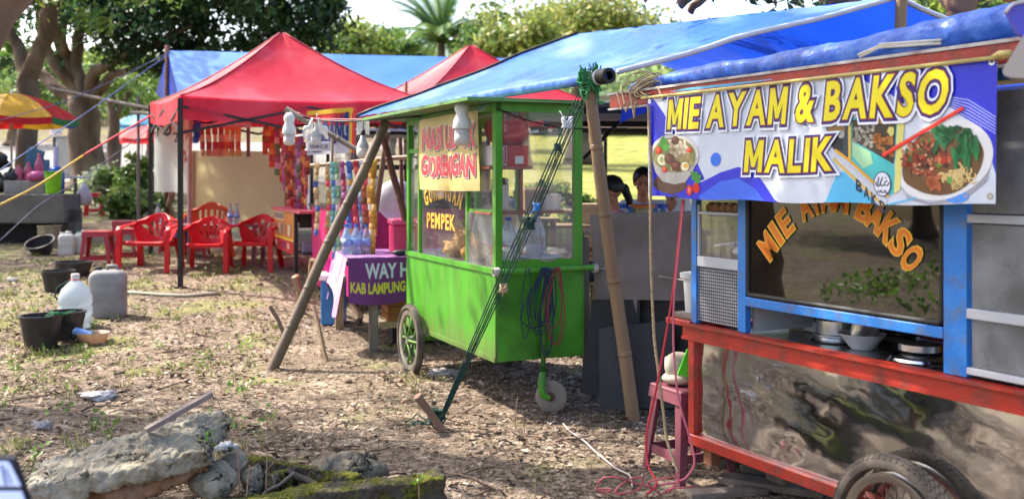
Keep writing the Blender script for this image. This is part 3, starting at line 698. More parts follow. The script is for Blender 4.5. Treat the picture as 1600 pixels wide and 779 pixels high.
m = MB(FB); m.box((LEN/2, DEP+.03, 1.33), (LEN-.06, .006, 1.1)); m.box((1.545, -.4, 1.3), (.012, .7, 1.0)); m.build("back_wall", darkin, bk); m = MB(FB); m.box((.39, -.4, 1.0), (.012, .7, .42)); m.build("divider", alumw, bk)
m = MB(FB); m.box((.2, -.3, 1.322), (.3, .5, .012)); m.box((.95, -.45, 1.12), (1.0, .45, .012)); m.build("shelf", alumw, bk)
m = MB(FB); m.box((.915, .1, 1.92), (3.0, .03, .07), bev=.003); m.box((.915, -.36, 1.925), (3.0, .9, .03)); m.build("roof_board", redp, bk)
m = MB(FB); m.box((.915, .108, 1.961), (3.02, .03, .012)); m.box((.915, .108, 1.879), (3.02, .026, .01)); m.build("roof_edge", mat("chipped_white_edge", C('#b9b4b0'), .6, var=.2, dirt=C('#7d4a40'), dscale=14, dirt_amt=.6), bk)
# wheel
def wheel(parent, fr, a, b, z, Rt, w, tw, rimm, spm, nsp=18, hub=.02, name="wheel", tread=True):
    Mw = fr @ Matrix.Translation((a, b, z)) @ Matrix.Rotation(R(90), 4, 'X')
    rimr = Rt-tw*1.15
    mm = MB(); mm.lathe([(rimr-.028, -w*.3), (rimr-.005, -w*.46), (rimr+.006, -w*.46), (rimr+.006, w*.46), (rimr-.005, w*.46), (rimr-.028, w*.3), (rimr-.028, -w*.3)], n=48, M=Mw)
    mm.lathe([(.001, -w*.7), (hub, -w*.7), (hub, w*.7), (.001, w*.7)], n=12, M=Mw)
    o = mm.build(name, rimm, parent, smooth=True, angle=40)
    mm = MB(); prof = []
    for k in range(15):
        t_ = R(-115+k*230/14); prof.append((Rt-tw*.5+tw*.52*math.cos(t_)*1.0, w*.62*math.sin(t_)))
    mm.lathe(prof+[prof[0]], n=72, M=Mw)
    if tread:
        for k in range(66):
            t_ = 2*math.pi*k/66
            for sg in (-1, 1):
                for q in range(2):
                    zz = sg*w*(.17+.26*q); rr_ = Rt-tw*.5+tw*.52*math.sqrt(max(.05, 1-(zz/(w*.62))**2))
                    Mt = Mw @ Matrix.Rotation(t_+q*.02*sg, 4, 'Z') @ Matrix.Translation((rr_-.001, 0, zz)) @ Matrix.Rotation(-sg*(.35+.5*q), 4, 'Y')
                    hw = Rt*math.pi/66*.72
                    P8 = [Mt @ Vector((x, y, zz2)) for x in (-.004, .004) for y, zz2 in ((-hw, -w*.11), (hw, -w*.11+.004), (hw, w*.11), (-hw, w*.11-.004))]
                    mm.add(P8, [(0, 3, 2, 1), (4, 5, 6, 7), (0, 1, 5, 4), (1, 2, 6, 5), (2, 3, 7, 6), (3, 0, 4, 7)])
    mm.build("tyre", tyrem, o, smooth=True, angle=35)
    mm = MB()
    for k in range(nsp):
        t_ = 2*math.pi*k/nsp; t2 = t_+(.5 if nsp > 10 else 0)*(1 if k % 2 else -1); zz = w*.5*(1 if k % 2 else -1)
        mm.tube([Mw @ Vector((hub*.9*math.cos(t2), hub*.9*math.sin(t2), zz)), Mw @ Vector(((rimr-.02)*math.cos(t_), (rimr-.02)*math.sin(t_), 0))], .0022 if nsp > 10 else .01, 5)
    mm.build("spoke", spm, o, smooth=True)
    return o
chrome = mat("dull_chrome", (.62, .6, .58), .3, 1.0, var=.15, dirt=(.35, .22, .15), dirt_amt=.4)
wheel(bk, FB, 1.35, .085, .15, .305, .06, .062, chrome, mat("dark_spokes", C('#4a3a34'), .5, 0.6), 28, .025)
wheel(bk, FB, 1.35, DEP-.05, .15, .305, .06, .062, chrome, rust, 28, .025, tread=False)
m = MB(FB); m.tube([(1.35, .1, .15), (1.35, DEP-.07, .15)], .012, 8); m.box((1.35, -.1, .17), (.08, .04, .1)); m.build("axle", redp, bk)
# caster under the near-left end
cc = G(1218, 768); cl = FB.inverted() @ cc
m = MB(FB); m.box((cl.x-.03, cl.y, cc.z+.15), (.09, .05, .11), rot=(0, .5, 0), bev=.01); m.tube([(cl.x-.06, cl.y, cc.z+.15), (cl.x-.06, cl.y, .22)], .02, 8); cf = m.build("caster", rust, bk)
m = MB(); m.lathe([(.02, -.022), (.075, -.022), (.085, -.012), (.085, .012), (.075, .022), (.02, .022), (.02, -.022)], n=24, M=FB @ Matrix.Translation((cl.x, cl.y+.01, cc.z+.085)) @ Matrix.Rotation(R(90), 4, 'X')); m.build("caster_wheel", mat("grey_rubber", C('#6d625a'), .8, var=.25, bump=.2), cf, smooth=True, angle=40)
m = MB(FB); m.box((.12, -.02, .16), (.06, .05, .1)); m.build("wood_block", mat("prop_wood", C('#7d5238'), .8, var=.2), bk)
# ledge sticking out of the left end
m = MB(FB); m.box((-.09, -.12, .78), (.2, .3, .03), bev=.004); m.build("side_ledge", redp, bk)
m = MB(FB); m.box((-.1, -.12, .808), (.17, .22, .026), bev=.004); tag(m.build("cutting_board", woodg), "weathered wooden board on the red side ledge under the white bucket", "board")

def bucket(name, label, cat, c, r0, r1, h, mt, lid=None, handle=None, group=None, n=28, thick=.006, tilt=(0, 0)):
    t = thing(name, label, cat, tuple(c), group); c = Vector(c)
    M_ = Matrix.Rotation(tilt[0], 4, 'X') @ Matrix.Rotation(tilt[1], 4, 'Y')
    m = MB(); pr = [(r0*.98, 0), (r0, .004), (r1, h-.02), (r1+.012, h-.018), (r1+.012, h), (r1-thick, h), (r1-thick-.002, h-.02), (r0-thick, .012), (0, .012)]
    m.lathe(pr, c, n, M_); m.build("body", mt, t, smooth=True, angle=35)
    if lid:
        m = MB(); m.lathe([(r1+.016, h-.012), (r1+.018, h+.008), (r1-.01, h+.014), (0, h+.014)], c, n, M_); m.build("lid", lid, t, smooth=True, angle=35)
    if handle:
        m = MB(); m.tube([c+M_ @ Vector(((r1+.01)*math.cos(R(a)), (r1+.01)*.2*0-(r1+.012)*math.sin(R(a))*.25, h-.03-(r1)*.75*math.sin(R(a)))) for a in range(0, 181, 15)], .004, 6); m.build("handle", handle, t, smooth=True)
    return t
wb = LB(-.105, -.1, .822)
bucket("bucket", "small white lidded plastic bucket on the wooden ledge by the metal board", "bucket", wb, .055, .066, .19, white_pl, white_pl)

# stool half under the left end of the cart
def stool(name, label, h=.45, w=.33, col='#a52a3c', cat="stool", group="red plastic stools", gloss=.35):
    t = thing(name, label, cat, (0, 0, 0), group); mt = mat("stool_plastic", C(col), gloss, var=.08, vscale=6, dirt=C('#7d4046'), dscale=5, dirt_amt=.25)
    m = MB(); w2 = w*.40
    m.box((0, 0, h-.012), (w2*2, w2*2, .022), bev=.018); m.box((0, 0, h-.045), (w2*2+.012, w2*2+.012, .05), taper=.965); m.build("seat", mt, t)
    for sx in (-1, 1):
        for sy in (-1, 1):
            m = MB(); top = Vector((sx*(w2-.028), sy*(w2-.028), h-.06)); bot = Vector((sx*(w*.5-.02), sy*(w*.5-.02), 0))
            rings = []
            for q in range(6):
                p = top.lerp(bot, q/5); s_ = .048-.018*q/5
                rings.append([(p.x+sx*s_*.45, p.y+sy*s_*.45, p.z), (p.x-sx*s_*.75, p.y+sy*s_*.45, p.z), (p.x-sx*s_*.75, p.y+sy*(s_*.45-.012), p.z), (p.x+sx*(s_*.45-.012), p.y+sy*(s_*.45-.012), p.z), (p.x+sx*(s_*.45-.012), p.y-sy*s_*.75, p.z), (p.x+sx*s_*.45, p.y-sy*s_*.75, p.z)])
            vs = [v for r_ in rings for v in r_]; fs = [tuple(range(6)), tuple(30+k for k in range(6))]
            for q in range(5):
                for k in range(6): fs.append((q*6+k, q*6+(k+1) % 6, (q+1)*6+(k+1) % 6, (q+1)*6+k))
            m.add(vs, fs); m.build("leg", mt, t)
    m = MB(); zb = h*.26; wr = w*.5-.05*.5
    for sx, sy in ((1, 0), (-1, 0), (0, 1), (0, -1)):
        m.box((sx*(wr-.012), sy*(wr-.012), zb), (.016 if sx else wr*1.85, .016 if sy else wr*1.85, .045))
    m.build("stretcher", mt, t); return t
def stool_tall(*a, **k): return stool(*a, **k)
sb = G(1082, 752)
st = stool("stool", "faded maroon plastic stool tucked beside the left end of the noodle cart", .46, .36, '#7d4450', group=None, gloss=.45)
place(st, (sb.x, sb.y+.12, sb.z), R(25))
# bundle on that stool
m = MB(); c = Vector((sb.x-.05, sb.y+.12, sb.z+.46)); m.ell(c+Vector((0, 0, .035)), (.09, .08, .035)); mt = m
mt.ell(c+Vector((-.005, 0, .1)), (.075, .06, .07), col=(1, 1, 1), nz=.25, seed=3)
t = thing("cloth_bundle", "pale cloth pad and green and white bundle on the maroon stool", "bundle", tuple(c))
m.build("pad", mat("pale_cloth", C('#b8ab98'), .9, var=.15), t, smooth=True)
m = MB(); m.prism([(-.02, 0), (.06, -.02), (.07, .12), (.03, .13)], Matrix.Translation(c+Vector((0, -.07, .07))) @ Matrix.Rotation(R(90), 4, 'X'), .02); m.build("green_corner", mat("lime_cloth", C('#5ccf2a'), .6, var=.1), t)

# ---------------------------------------------------------------- printed banner
BB = .15
def H(px, py): return hit(px, py, FB, BB)
al, zt = H(1013, 152); ar, zb_ = H(1557, 318); 
BA0, BA1, BZ0, BZ1 = al, ar, 1.415, 1.912
def bsurf(a, z, k=0):
    u = (a-BA0)/(BA1-BA0); v = (z-BZ0)/(BZ1-BZ0)
    w = .006*math.sin(u*9.0+v*1.3)+.003*math.sin(u*15-v*2.1)*(1-v)+.010*math.sin(math.pi*u)*(1-v)
    return LB(a, BB+w+.0006*k, z-.010*math.sin(math.pi*u)*(1-v)+.004*math.sin(u*21)*(1-v))
ban = thing("banner", "blue and white vinyl banner reading MIE AYAM & BAKSO MALIK hung along the cart roof", "banner", tuple(LB((BA0+BA1)/2, BB, BZ0)))
m = MB(); m.grid(lambda u, v: bsurf(BA0+u*(BA1-BA0), BZ0+v*(BZ1-BZ0)), 60, 20); sheet = m.build("sheet", mat("white_vinyl", C('#d5dcea'), .36, var=.04, bump=.3, bscale=4, transl=.12, spec=.5), ban, smooth=True, mod='keep')
pr = MB()
def Z(zx, zy): return H(980+zx*.3875, 60+zy*.3873)      # picture position -> banner position
def strip(top, bot, col, k, n=40):
    """region between two polylines of banner points"""
    def at(pl, t):
        t *= len(pl)-1; i = min(int(t), len(pl)-2); f = t-i; return (pl[i][0]*(1-f)+pl[i+1][0]*f, pl[i][1]*(1-f)+pl[i+1][1]*f)
    def fn(u, v):
        p, q = at(bot, u), at(top, u); a = p[0]*(1-v)+q[0]*v; z = p[1]*(1-v)+q[1]*v
        return bsurf(min(max(a, BA0), BA1), min(max(z, BZ0), BZ1), k)
    pr.grid(fn, n, 10, col)
def ellp(cx, cy, rx, ry, col, k, rot=0, n=22, jag=0, seed=0):
    ct, st = math.cos(rot), math.sin(rot); vs = [bsurf(*Z(cx, cy), k)]
    rings = 3
    for q in range(1, rings+1):
        for i in range(n):
            t_ = 2*math.pi*i/n; j = 1+(jag*mnoise.noise((math.cos(t_)*1.6+seed*3.3, math.sin(t_)*1.6, seed*1.3)) if jag else 0); x = rx*q/rings*j*math.cos(t_); y = ry*q/rings*j*math.sin(t_)
            vs.append(bsurf(*Z(cx+x*ct-y*st, cy+x*st+y*ct), k))
    fs = [(0, 1+i, 1+(i+1) % n) for i in range(n)]
    for q in range(rings-1):
        fs += [(1+q*n+i, 1+(q+1)*n+i, 1+(q+1)*n+(i+1) % n, 1+q*n+(i+1) % n) for i in range(n)]
    pr.add(vs, fs, col)
def polyp(pts, col, k): pr.add([bsurf(*Z(x, y), k) for x, y in pts], [tuple(range(len(pts)))], col)
def linep(pts, w, col, k):
    vs = []; fs = []
    for i, (x, y) in enumerate(pts):
        x2, y2 = pts[min(i+1, len(pts)-1)]; x1, y1 = pts[max(i-1, 0)]; L_ = math.hypot(x2-x1, y2-y1) or 1; nx_, ny_ = -(y2-y1)/L_*w/2, (x2-x1)/L_*w/2
        vs += [bsurf(*Z(x+nx_, y+ny_), k), bsurf(*Z(x-nx_, y-ny_), k)]
        if i: fs.append((2*i-2, 2*i-1, 2*i+1, 2*i))
    pr.add(vs, fs, col)
DBL, MBL, LBL, PAPER = C('#2a2fc8'), C('#3b66e0'), C('#58b8e6'), C('#d5dcea')
zz = lambda pts: [Z(*p) for p in pts]
# deep blue shapes of the background
strip(zz([(80, 225), (115, 250), (150, 300), (190, 370), (240, 395), (320, 560)]), zz([(60, 230), (85, 330), (92, 420), (95, 520), (95, 600), (95, 655)]), DBL, 1)
strip(zz([(93, 640), (160, 600), (300, 575), (380, 535), (450, 515), (520, 535), (560, 585), (600, 640), (640, 662)]), zz([(93, 668), (160, 668), (300, 668), (380, 668), (450, 668), (520, 668), (560, 668), (600, 668), (660, 668)]), DBL, 2)
strip(zz([(300, 625), (380, 570), (450, 560), (520, 600), (570, 662)]), zz([(300, 664), (380, 664), (450, 664), (520, 664), (570, 664)]), MBL, 3, 24)
strip(zz([(880, 130), (1000, 118), (1150, 98), (1300, 80), (1488, 58)]), zz([(960, 170), (1060, 220), (1180, 300), (1330, 300), (1490, 400)]), DBL, 1)
strip(zz([(1320, 150), (1400, 160), (1490, 120)]), zz([(1420, 330), (1470, 480), (1499, 590)]), DBL, 2, 20)
strip(zz([(1180, 300), (1250, 260), (1330, 290)]), zz([(1180, 306), (1250, 330), (1330, 330)]), PAPER, 2, 20)
strip(zz([(850, 545), (880, 530), (940, 560), (1010, 660)]), zz([(800, 660), (850, 662), (900, 664), (1000, 664)]), LBL, 2, 24)
ellp(1340, 640, 46, 24, C('#4a90ea'), 3); ellp(362, 483, 20, 27, C('#2f6ee0'), 3)
ellp(165, 236, 30, 12, MBL, 2)
for q in range(5): linep([(180+q*14, 215-q*3), (420+q*40, 190-q*6)], 3, LBL, 2)
for q in range(6): linep([(1300, 235+q*8), (1380, 250+q*14), (1488, 320+q*13)], 2.5, C('#c8d4f4'), 4)
linep([(1060, 660), (1150, 640), (1240, 610)], 7, LBL, 4); linep([(350, 228), (470, 212)], 5, LBL, 3); linep([(230, 380), (205, 395)], 5, LBL, 4)
# the cart pictured on the banner
polyp([(800, 335), (905, 322), (900, 480), (835, 440)], C('#39424e'), 3); polyp([(815, 345), (885, 338), (885, 375), (815, 380)], C('#8b6a3c'), 4); ellp(855, 420, 26, 30, C('#20242c'), 4, jag=.3); ellp(870, 385, 14, 16, C('#a8a6a2'), 5)
polyp([(905, 322), (1105, 296), (1090, 610), (1060, 628), (905, 490)], C('#48b4b8'), 3)
polyp([(915, 328), (1093, 303), (1083, 500), (915, 408)], C('#3f3328'), 4)
for q in range(34):
    x = 922+rng.random()*85; y = 340+rng.random()*85+(x-920)*.12
    ellp(x, y, 8, 8, tuple(np.array(C('#8d8a82'))*rng.uniform(.7, 1.25)), 5, n=9)
for q in range(26):
    x = 1000+rng.random()*85; y = 375+rng.random()*70+(x-1000)*.32
    ellp(x, y, 11, 8, tuple(np.array(C('#a06432'))*rng.uniform(.7, 1.3)), 6, n=8, jag=.5, seed=q)
ellp(1030, 325, 60, 14, C('#b98a3c'), 5, jag=.3); ellp(1073, 370, 15, 17, C('#c9c06e'), 6, jag=.4)
polyp([(915, 415), (990, 455), (1000, 500), (960, 520), (915, 470)], C('#9ccba0'), 5)
linep([(905, 318), (905, 492)], 11, C('#d9b648'), 6); linep([(845, 446), (905, 490), (1062, 628)], 11, C('#d9a02c'), 6); linep([(838, 480), (1040, 664)], 10, C('#d9b648'), 5)
polyp([(845, 462), (900, 505), (1060, 645), (1050, 664), (1020, 664), (838, 490)], C('#c2c6d2'), 4); polyp([(1098, 298), (1128, 294), (1110, 600), (1085, 618)], C('#d8cf78'), 5)
for i, ch in enumerate("BAKS"):
    x, y = 930+i*31, 560+i*26
    vs, fs = text_map(ch, lambda u, v: bsurf(*Z(x+u*24, y+46-v*46+u*16), 7), .03, ref_bold=.03); pr.add(vs, fs, C('#20304a'))
ellp(1038, 580, 36, 50, C('#101014'), 7); ellp(1038, 580, 32.5, 46, C('#d9dcea'), 8)
ink = C('#101014')
linep([(1068, 572), (1060, 585), (1046, 584), (1049, 572), (1060, 566)], 5, ink, 9); linep([(1046, 584), (1036, 588), (1030, 578), (1040, 553)], 5, ink, 9); linep([(1030, 582), (1022, 590), (1012, 583), (1014, 570)], 5, ink, 9); linep([(1020, 586), (1024, 552)], 4.5, ink, 9); linep([(1050, 556), (1056, 553)], 4, ink, 9)
vs, fs = text_map("HALAL", lambda u, v: bsurf(*Z(1018+u*42, 616-v*14), 9), .04, ref_bold=.04); pr.add(vs, fs, ink)
# bowl at the left
ellp(180, 585, 70, 40, C('#5a3a34'), 4); linep([(105, 588), (215, 638)], 7, C('#2a1e22'), 5)
strip(zz([(98, 470), (150, 520), (200, 535), (250, 515), (296, 470)]), zz([(118, 540), (150, 578), (200, 588), (245, 575), (275, 530)]), C('#a9a5a0'), 5, 20)
ellp(197, 468, 100, 82, C('#cfcac2'), 5, n=32); ellp(197, 470, 88, 70, C('#7d7a48'), 6, n=32)
def scat(cx, cy, rx, ry, n, cols, r0, r1, k, jag=.5, elong=1.0):
    for q in range(n):
        a_ = rng.uniform(0, 6.283); d_ = math.sqrt(rng.random()); r_ = rng.uniform(r0, r1)
        ellp(cx+rx*d_*math.cos(a_), cy+ry*d_*math.sin(a_), r_*elong, r_, tuple(np.array(C(rng.choice(cols)))*rng.uniform(.75, 1.25)), k, rot=rng.uniform(0, 3.1), n=9, jag=jag, seed=q)
scat(200, 475, 75, 55, 40, ['#a08a5a', '#6d7a3c', '#c2b08a', '#8d8458'], 6, 14, 7); scat(215, 440, 48, 36, 46, ['#c9b89c', '#b39c82', '#9a8468', '#d4c4a8'], 4, 8, 8, elong=1.7)
ellp(152, 422, 17, 27, C('#4a9a34'), 8, .3, jag=.6, seed=4); ellp(165, 440, 13, 16, C('#5cb040'), 9, jag=.5, seed=2)
for x, y, r_ in ((203, 412, 16), (180, 488, 21), (208, 515, 22)): ellp(x, y, r_, r_*1.05, C('#5e3428'), 10, jag=.25, seed=x); ellp(x-5, y-6, r_*.5, r_*.4, C('#844e3c'), 11, jag=.4, seed=y)
for x, y, rx, ry in ((134, 452, 13, 15), (260, 447, 10, 11), (160, 530, 11, 12)): ellp(x, y, rx, ry, C('#c8281c'), 10); ellp(x-2, y-3, rx*.5, ry*.5, C('#ec6a4a'), 11)
ellp(147, 490, 17, 22, C('#dcd8b8'), 9); ellp(147, 490, 9, 13, C('#98a468'), 10); ellp(244, 513, 17, 18, C('#e0d8b4'), 10); ellp(248, 510, 9, 9, C('#dca83a'), 11)
ellp(288, 596, 15, 20, C('#c4201c'), 6); ellp(262, 606, 12, 21, C('#d42a1e'), 7); ellp(262, 606, 5, 13, C('#e8785c'), 8)
for x, y in ((285, 540), (298, 552), (278, 556), (292, 568), (275, 540)): ellp(x, y, 12, 9, C('#3f8a3c'), 6, jag=.4, seed=x)
# bowl at the right
strip(zz([(1088, 520), (1130, 620), (1230, 655), (1360, 640), (1450, 545), (1474, 440)]), zz([(1090, 550), (1140, 640), (1235, 664), (1365, 655), (1455, 580), (1480, 460)]), C('#9a9aa4'), 3, 26)
ellp(1283, 487, 200, 158, C('#dadadc'), 4, -.3, n=44); ellp(1285, 492, 170, 130, C('#6a4a2c'), 5, -.3, n=40, jag=.1)
scat(1215, 480, 95, 75, 120, ['#8a2a1c', '#5e2a1a', '#a8482c', '#7a3a22', '#b8624a', '#3f2418'], 6, 13, 6); scat(1205, 470, 95, 70, 60, ['#a83424', '#6c3220', '#c07048', '#4f6a2c', '#d09070'], 4, 9, 7, elong=1.6)
for q in range(34):
    a_ = rng.uniform(0, 6.28); x, y = 1345+70*math.cos(a_)*rng.random(), 560+50*math.sin(a_)*rng.random()
    linep([(x+22*math.cos(t_/2+a_)*(.6+.05*t_), y+15*math.sin(t_/2+a_)) for t_ in range(9)], 6, tuple(np.array(C('#d2b878'))*rng.uniform(.75, 1.15)), 8)
for q in range(26):
    x, y = 1250+rng.random()*150, 345+rng.random()*50+abs(rng.gauss(0, 30)); ellp(x, y, rng.uniform(14, 30), rng.uniform(10, 18), tuple(np.array(C('#1f5a34'))*rng.uniform(.5, 1.5)), 9, rng.uniform(0, 3), jag=.5, seed=q)
for q in range(12): ellp(1330+q*8, 430+rng.random()*60, 9, 45, tuple(np.array(C('#24683a'))*rng.uniform(.6, 1.6)), 10, rng.uniform(-.3, .3), jag=.2, seed=q)
for q in range(8): ellp(1225+rng.random()*50, 560+rng.random()*40, 22, 10, C('#b0603c'), 9, rng.uniform(0, 3), jag=.3, seed=q)
ellp(1312, 570, 9, 14, C('#4f9a4a'), 10)
polyp([(1035, 462), (1048, 472), (1366, 286), (1358, 274)], C('#e0281e'), 12); linep([(1042, 464), (1358, 278)], 3, C('#ff6a5a'), 13)
# the lettering: white halo, maroon edge, dark edge, yellow face
YELW = C('#e8d814')
def btext(s_, c0, c1, c2, c3, shear, k0):
    """corners: bottom-left, bottom-right, top-right, top-left in picture space"""
    A0, A1, A2, A3 = Z(*c0), Z(*c1), Z(*c2), Z(*c3)
    for bold, k, col in ((.13, k0, C('#e4e6f2')), (.085, k0+1, C('#2c1a6c')), (.046, k0+2, C('#7a2040')), (.02, k0+3, YELW)):
        def fn(u, v):
            b_ = (A0[0]*(1-u)+A1[0]*u, A0[1]*(1-u)+A1[1]*u); t_ = (A3[0]*(1-u)+A2[0]*u, A3[1]*(1-u)+A2[1]*u)
            return bsurf(b_[0]*(1-v)+t_[0]*v, b_[1]*(1-v)+t_[1]*v, k)
        V_, F_, W_ = glyphs(s_, bold+.012); pr.add([fn((x+shear*y)/(W_+shear*.5), y) for x, y in V_], F_, col)
btext("MIE AYAM & BAKSO", (172, 368), (1300, 302), (1308, 118), (172, 250), .12, 14)
btext("MALIK", (478, 536), (842, 528), (842, 392), (478, 410), .1, 14)
pr.build("print", vcol, ban, mod='keep')
m = MB()
for a_, z_ in ((BA0+.02, BZ0+.025), (BA1-.02, BZ0+.025), (BA0+.02, BZ1-.02), (BA1-.02, BZ1-.02)):
    c_ = bsurf(a_, z_, 2); m.lathe([(.005, 0), (.012, 0), (.012, .004), (.005, .004), (.005, 0)], n=14, M=Matrix.Translation(c_) @ (FB.to_3x3().to_4x4()) @ Matrix.Rotation(R(90), 4, 'X'))
m.build("eyelet", chrome, ban)
m = MB(); m.tube([LB(BA0-.04, BB+.012, BZ1-.0), LB((BA0+BA1)/2, BB+.016, BZ1-.006), LB(BA1+.06, BB+.012, BZ1-.01)], .008, 6)
m.tube([LB(BA1+.0, BB+.012, BZ1-.01), LB(BA1+.03, BB+.02, BZ1), LB(BA1+.07, BB+.02, BZ1-.002)], .012, 6); tag(m.build("tie_ribbon", mat("yellow_ribbon", C('#c9b56c'), .5, var=.15), smooth=True), "yellow plastic ribbon stretched along the top edge of the banner", "ribbon")
# ---------------------------------------------------------------- things on and in the noodle cart
def on_counter(px, py, z):
    d = (CAMZ-z)*FPX/(py-HOR); return P(px, py, d)
def lath(name, label, cat, c, prof, mt, group=None, n=28, sx=1, sy=1):
    m = MB(); m.lathe(prof, tuple(c), n, sx=sx, sy=sy); return tag(m.build(name, mt, smooth=True, org=tuple(c)), label, cat, group)
CT = .758
c = on_counter(1252, 515, CT); t = thing("food_container", "clear round food tub with blue lid on the steel counter", "container", tuple(c))
m = MB(); m.lathe([(.062, 0), (.075, .05), (.076, .055), (.07, .055), (.058, .004), (0, .004)], tuple(c)); m.build("tub", mat("cloudy_plastic", C('#a8a58e'), .3, var=.1, transl=.2), t, smooth=True, angle=40)
m = MB(); m.lathe([(.08, .052), (.082, .068), (.07, .072), (0, .072)], tuple(c)); m.build("lid", mat("blue_lid", C('#3040c0'), .35), t, smooth=True, angle=40)
c = on_counter(1306, 533, CT); t = thing("cooking_pot", "aluminium pot sunk in the counter under a stack of plates", "pot", tuple(c))
m = MB(); m.lathe([(.09, -.01), (.092, .025), (.1, .03), (.1, .036), (.086, .04), (.086, .1), (.08, .1), (.08, .03), (0, .03)], tuple(c)); m.build("body", alum, t, smooth=True, angle=35)
m = MB(); m.lathe([(.105, .0), (.115, .003), (.11, .006), (.1, .004)], tuple(c)); m.build("rim", rubber, t, smooth=True)
for k in range(5):
    m = MB(); m.lathe([(.03, 0), (.075, .018), (.082, .02), (.078, .023), (.03, .006), (0, .006)], (0, 0, 0), 26, M=Matrix.Rotation(.15, 4, 'X') @ Matrix.Rotation(.12, 4, 'Y'))
    o = m.build("plate", mat("melamine", C('#c4c4c8'), .3, var=.06) if k == 0 else bpy.data.materials["melamine"], smooth=True, org=(0, 0, 0), angle=40); o.location = (c.x-.01, c.y, c.z+.105+k*.011)
    tag(o, "pale plate in the tilted stack on the aluminium pot", "plate", "plates stacked on the pot")
c = on_counter(1347, 545, CT); bowlm = mat("white_melamine", C('#d4d4d8'), .28, var=.05, dirt=C('#b8b4b0'), dirt_amt=.3)
lath("bowl", "white serving bowl standing at the front of the steel counter", "bowl", c, [(.045, 0), (.05, .006), (.1, .066), (.104, .07), (.1, .07), (.046, .01), (0, .01)], bowlm)
for k, (dx, dy, mt, lab) in enumerate(((-.018, .02, alum, "perforated metal strainer cup resting inside the white bowl, left one"), (.028, .03, steelm, "shiny metal cup resting inside the white bowl beside the strainer"))):
    m = MB(); m.lathe([(.034, 0), (.04, .08), (.042, .085), (.036, .082), (.03, .004), (0, .004)], (0, 0, 0), 22, M=Matrix.Rotation(.3, 4, 'Y'))
    o = m.build("cup", mt, smooth=True, org=(0, 0, 0), angle=40); o.location = (c.x+dx, c.y+dy, c.z+.03); tag(o, lab, "cup")
c2 = on_counter(1330, 520, CT); lath("cup", "spotted pale cup standing behind the white bowl by the pot", "cup", c2+Vector((0, .05, 0)), [(.033, 0), (.042, .11), (.044, .115), (.038, .112), (.03, .004), (0, .004)], mat("speckled_cup", C('#b9b4ae'), .35, var=.4, vscale=40))
c = on_counter(1442, 566, CT); t = thing("pot_lid", "broad domed aluminium lid lying on the counter by the blue post", "pot lid", tuple(c))
m = MB(); m.lathe([(.135, 0), (.14, .008), (.132, .014), (.128, .024), (.105, .034), (.06, .042), (0, .045)], tuple(c), 36); m.build("dome", steelm, t, smooth=True, angle=30)
m = MB(); m.lathe([(.06, .045), (.085, .05), (.085, .075), (.06, .08), (0, .08)], (c.x-.005, c.y+.01, c.z), 28); m.build("inner_pan", alum, t, smooth=True, angle=30)
c2 = on_counter(1400, 528, CT); m = MB(); m.lathe([(.1, 0), (.11, .02), (.1, .025), (0, .025)], tuple(c2), 28); tag(m.build("tray", steelm, smooth=True, angle=40), "round steel tray lying behind the domed lid on the counter", "tray")
m = MB(); m.tube([c2+Vector((-.06, .02, .04)), c2+Vector((.1, -.02, .05))], [.012, .008], 8); tag(m.build("ladle", alum, smooth=True), "metal ladle handle lying across the steel tray", "ladle")
c = on_counter(1489, 572, CT); lath("bottle", "small bottle of amber oil squeezed against the blue window post", "bottle", c+Vector((-.004, .03, 0)), [(.022, 0), (.024, .004), (.024, .07), (.012, .09), (.011, .11), (0, .112)], mat("amber_oil", C('#b47a1a'), .15, trans=.4, var=.2))
for k in range(6):
    q = LB(.075+k*.052, -.06, 1.330); m = MB(); m.ell(q+Vector((0, 0, .03)), (.031, .031, .029), nz=.08, seed=k)
    tag(m.build("fried_bun", mat("brown_bun", C('#8d6a48'), .7, var=.25, vscale=12, bump=.2) if k == 0 else bpy.data.materials["brown_bun"], smooth=True), "round brown bun in the row on the shelf behind the upper left pane", "bun", "brown buns on the shelf")
q = LB(.27, -.1, 1.13); m = MB()
for k in range(46):
    a = k*.9; p0 = q+Vector((math.cos(a)*.05*rng.random(), math.sin(a)*.05*rng.random(), .02)); m.tube([p0, p0+Vector((rng.gauss(0, .03), rng.gauss(0, .03), .05)), p0+Vector((rng.gauss(0, .05), rng.gauss(0, .05), .03))], .004, 5)
m.ell(q+Vector((0, 0, .03)), (.06, .06, .035)); tag(m.build("noodle_heap", mat("rice_noodle", C('#d8d6cc'), .6), smooth=True), "heap of white noodles behind the upper left pane", "noodles")
m = MB(FB); m.box((.12, -.3, 1.25), (.012, .1, .2), rot=(.2, .25, 0)); tag(m.build("plastic_scoop", mat("pale_blue_plastic", C('#7d98bb'), .4)), "pale blue plastic blade leaning behind the upper left pane", "scoop")
for k, (a, w, h, col) in enumerate(((.62, .1, .14, '#8a8d90'), (.9, .13, .1, '#6d6f70'), (1.15, .09, .16, '#8d7f70'), (1.33, .1, .12, '#595b5e'))):
    q = LB(a, -.45, 1.128); lath("storage_jar", ("grey round jar", "wide low tin", "tall brown jar", "dark squat jar")[k]+" on the inner shelf behind the tinted window", "jar", q, [(w*.45, 0), (w*.5, .01), (w*.5, h*.85), (w*.4, h*.9), (w*.42, h), (0, h)], mat("jar%d" % k, C(col), .35, var=.1))
q = LB(1.9, -.25, .79); m = MB(); m.ell(q+Vector((0, 0, .13)), (.16, .14, .13), nz=.15, seed=3); tag(m.build("sack", mat("white_sack", C('#c9c9c2'), .7, var=.1), smooth=True), "pale rounded sack behind the frosted right panes", "sack")
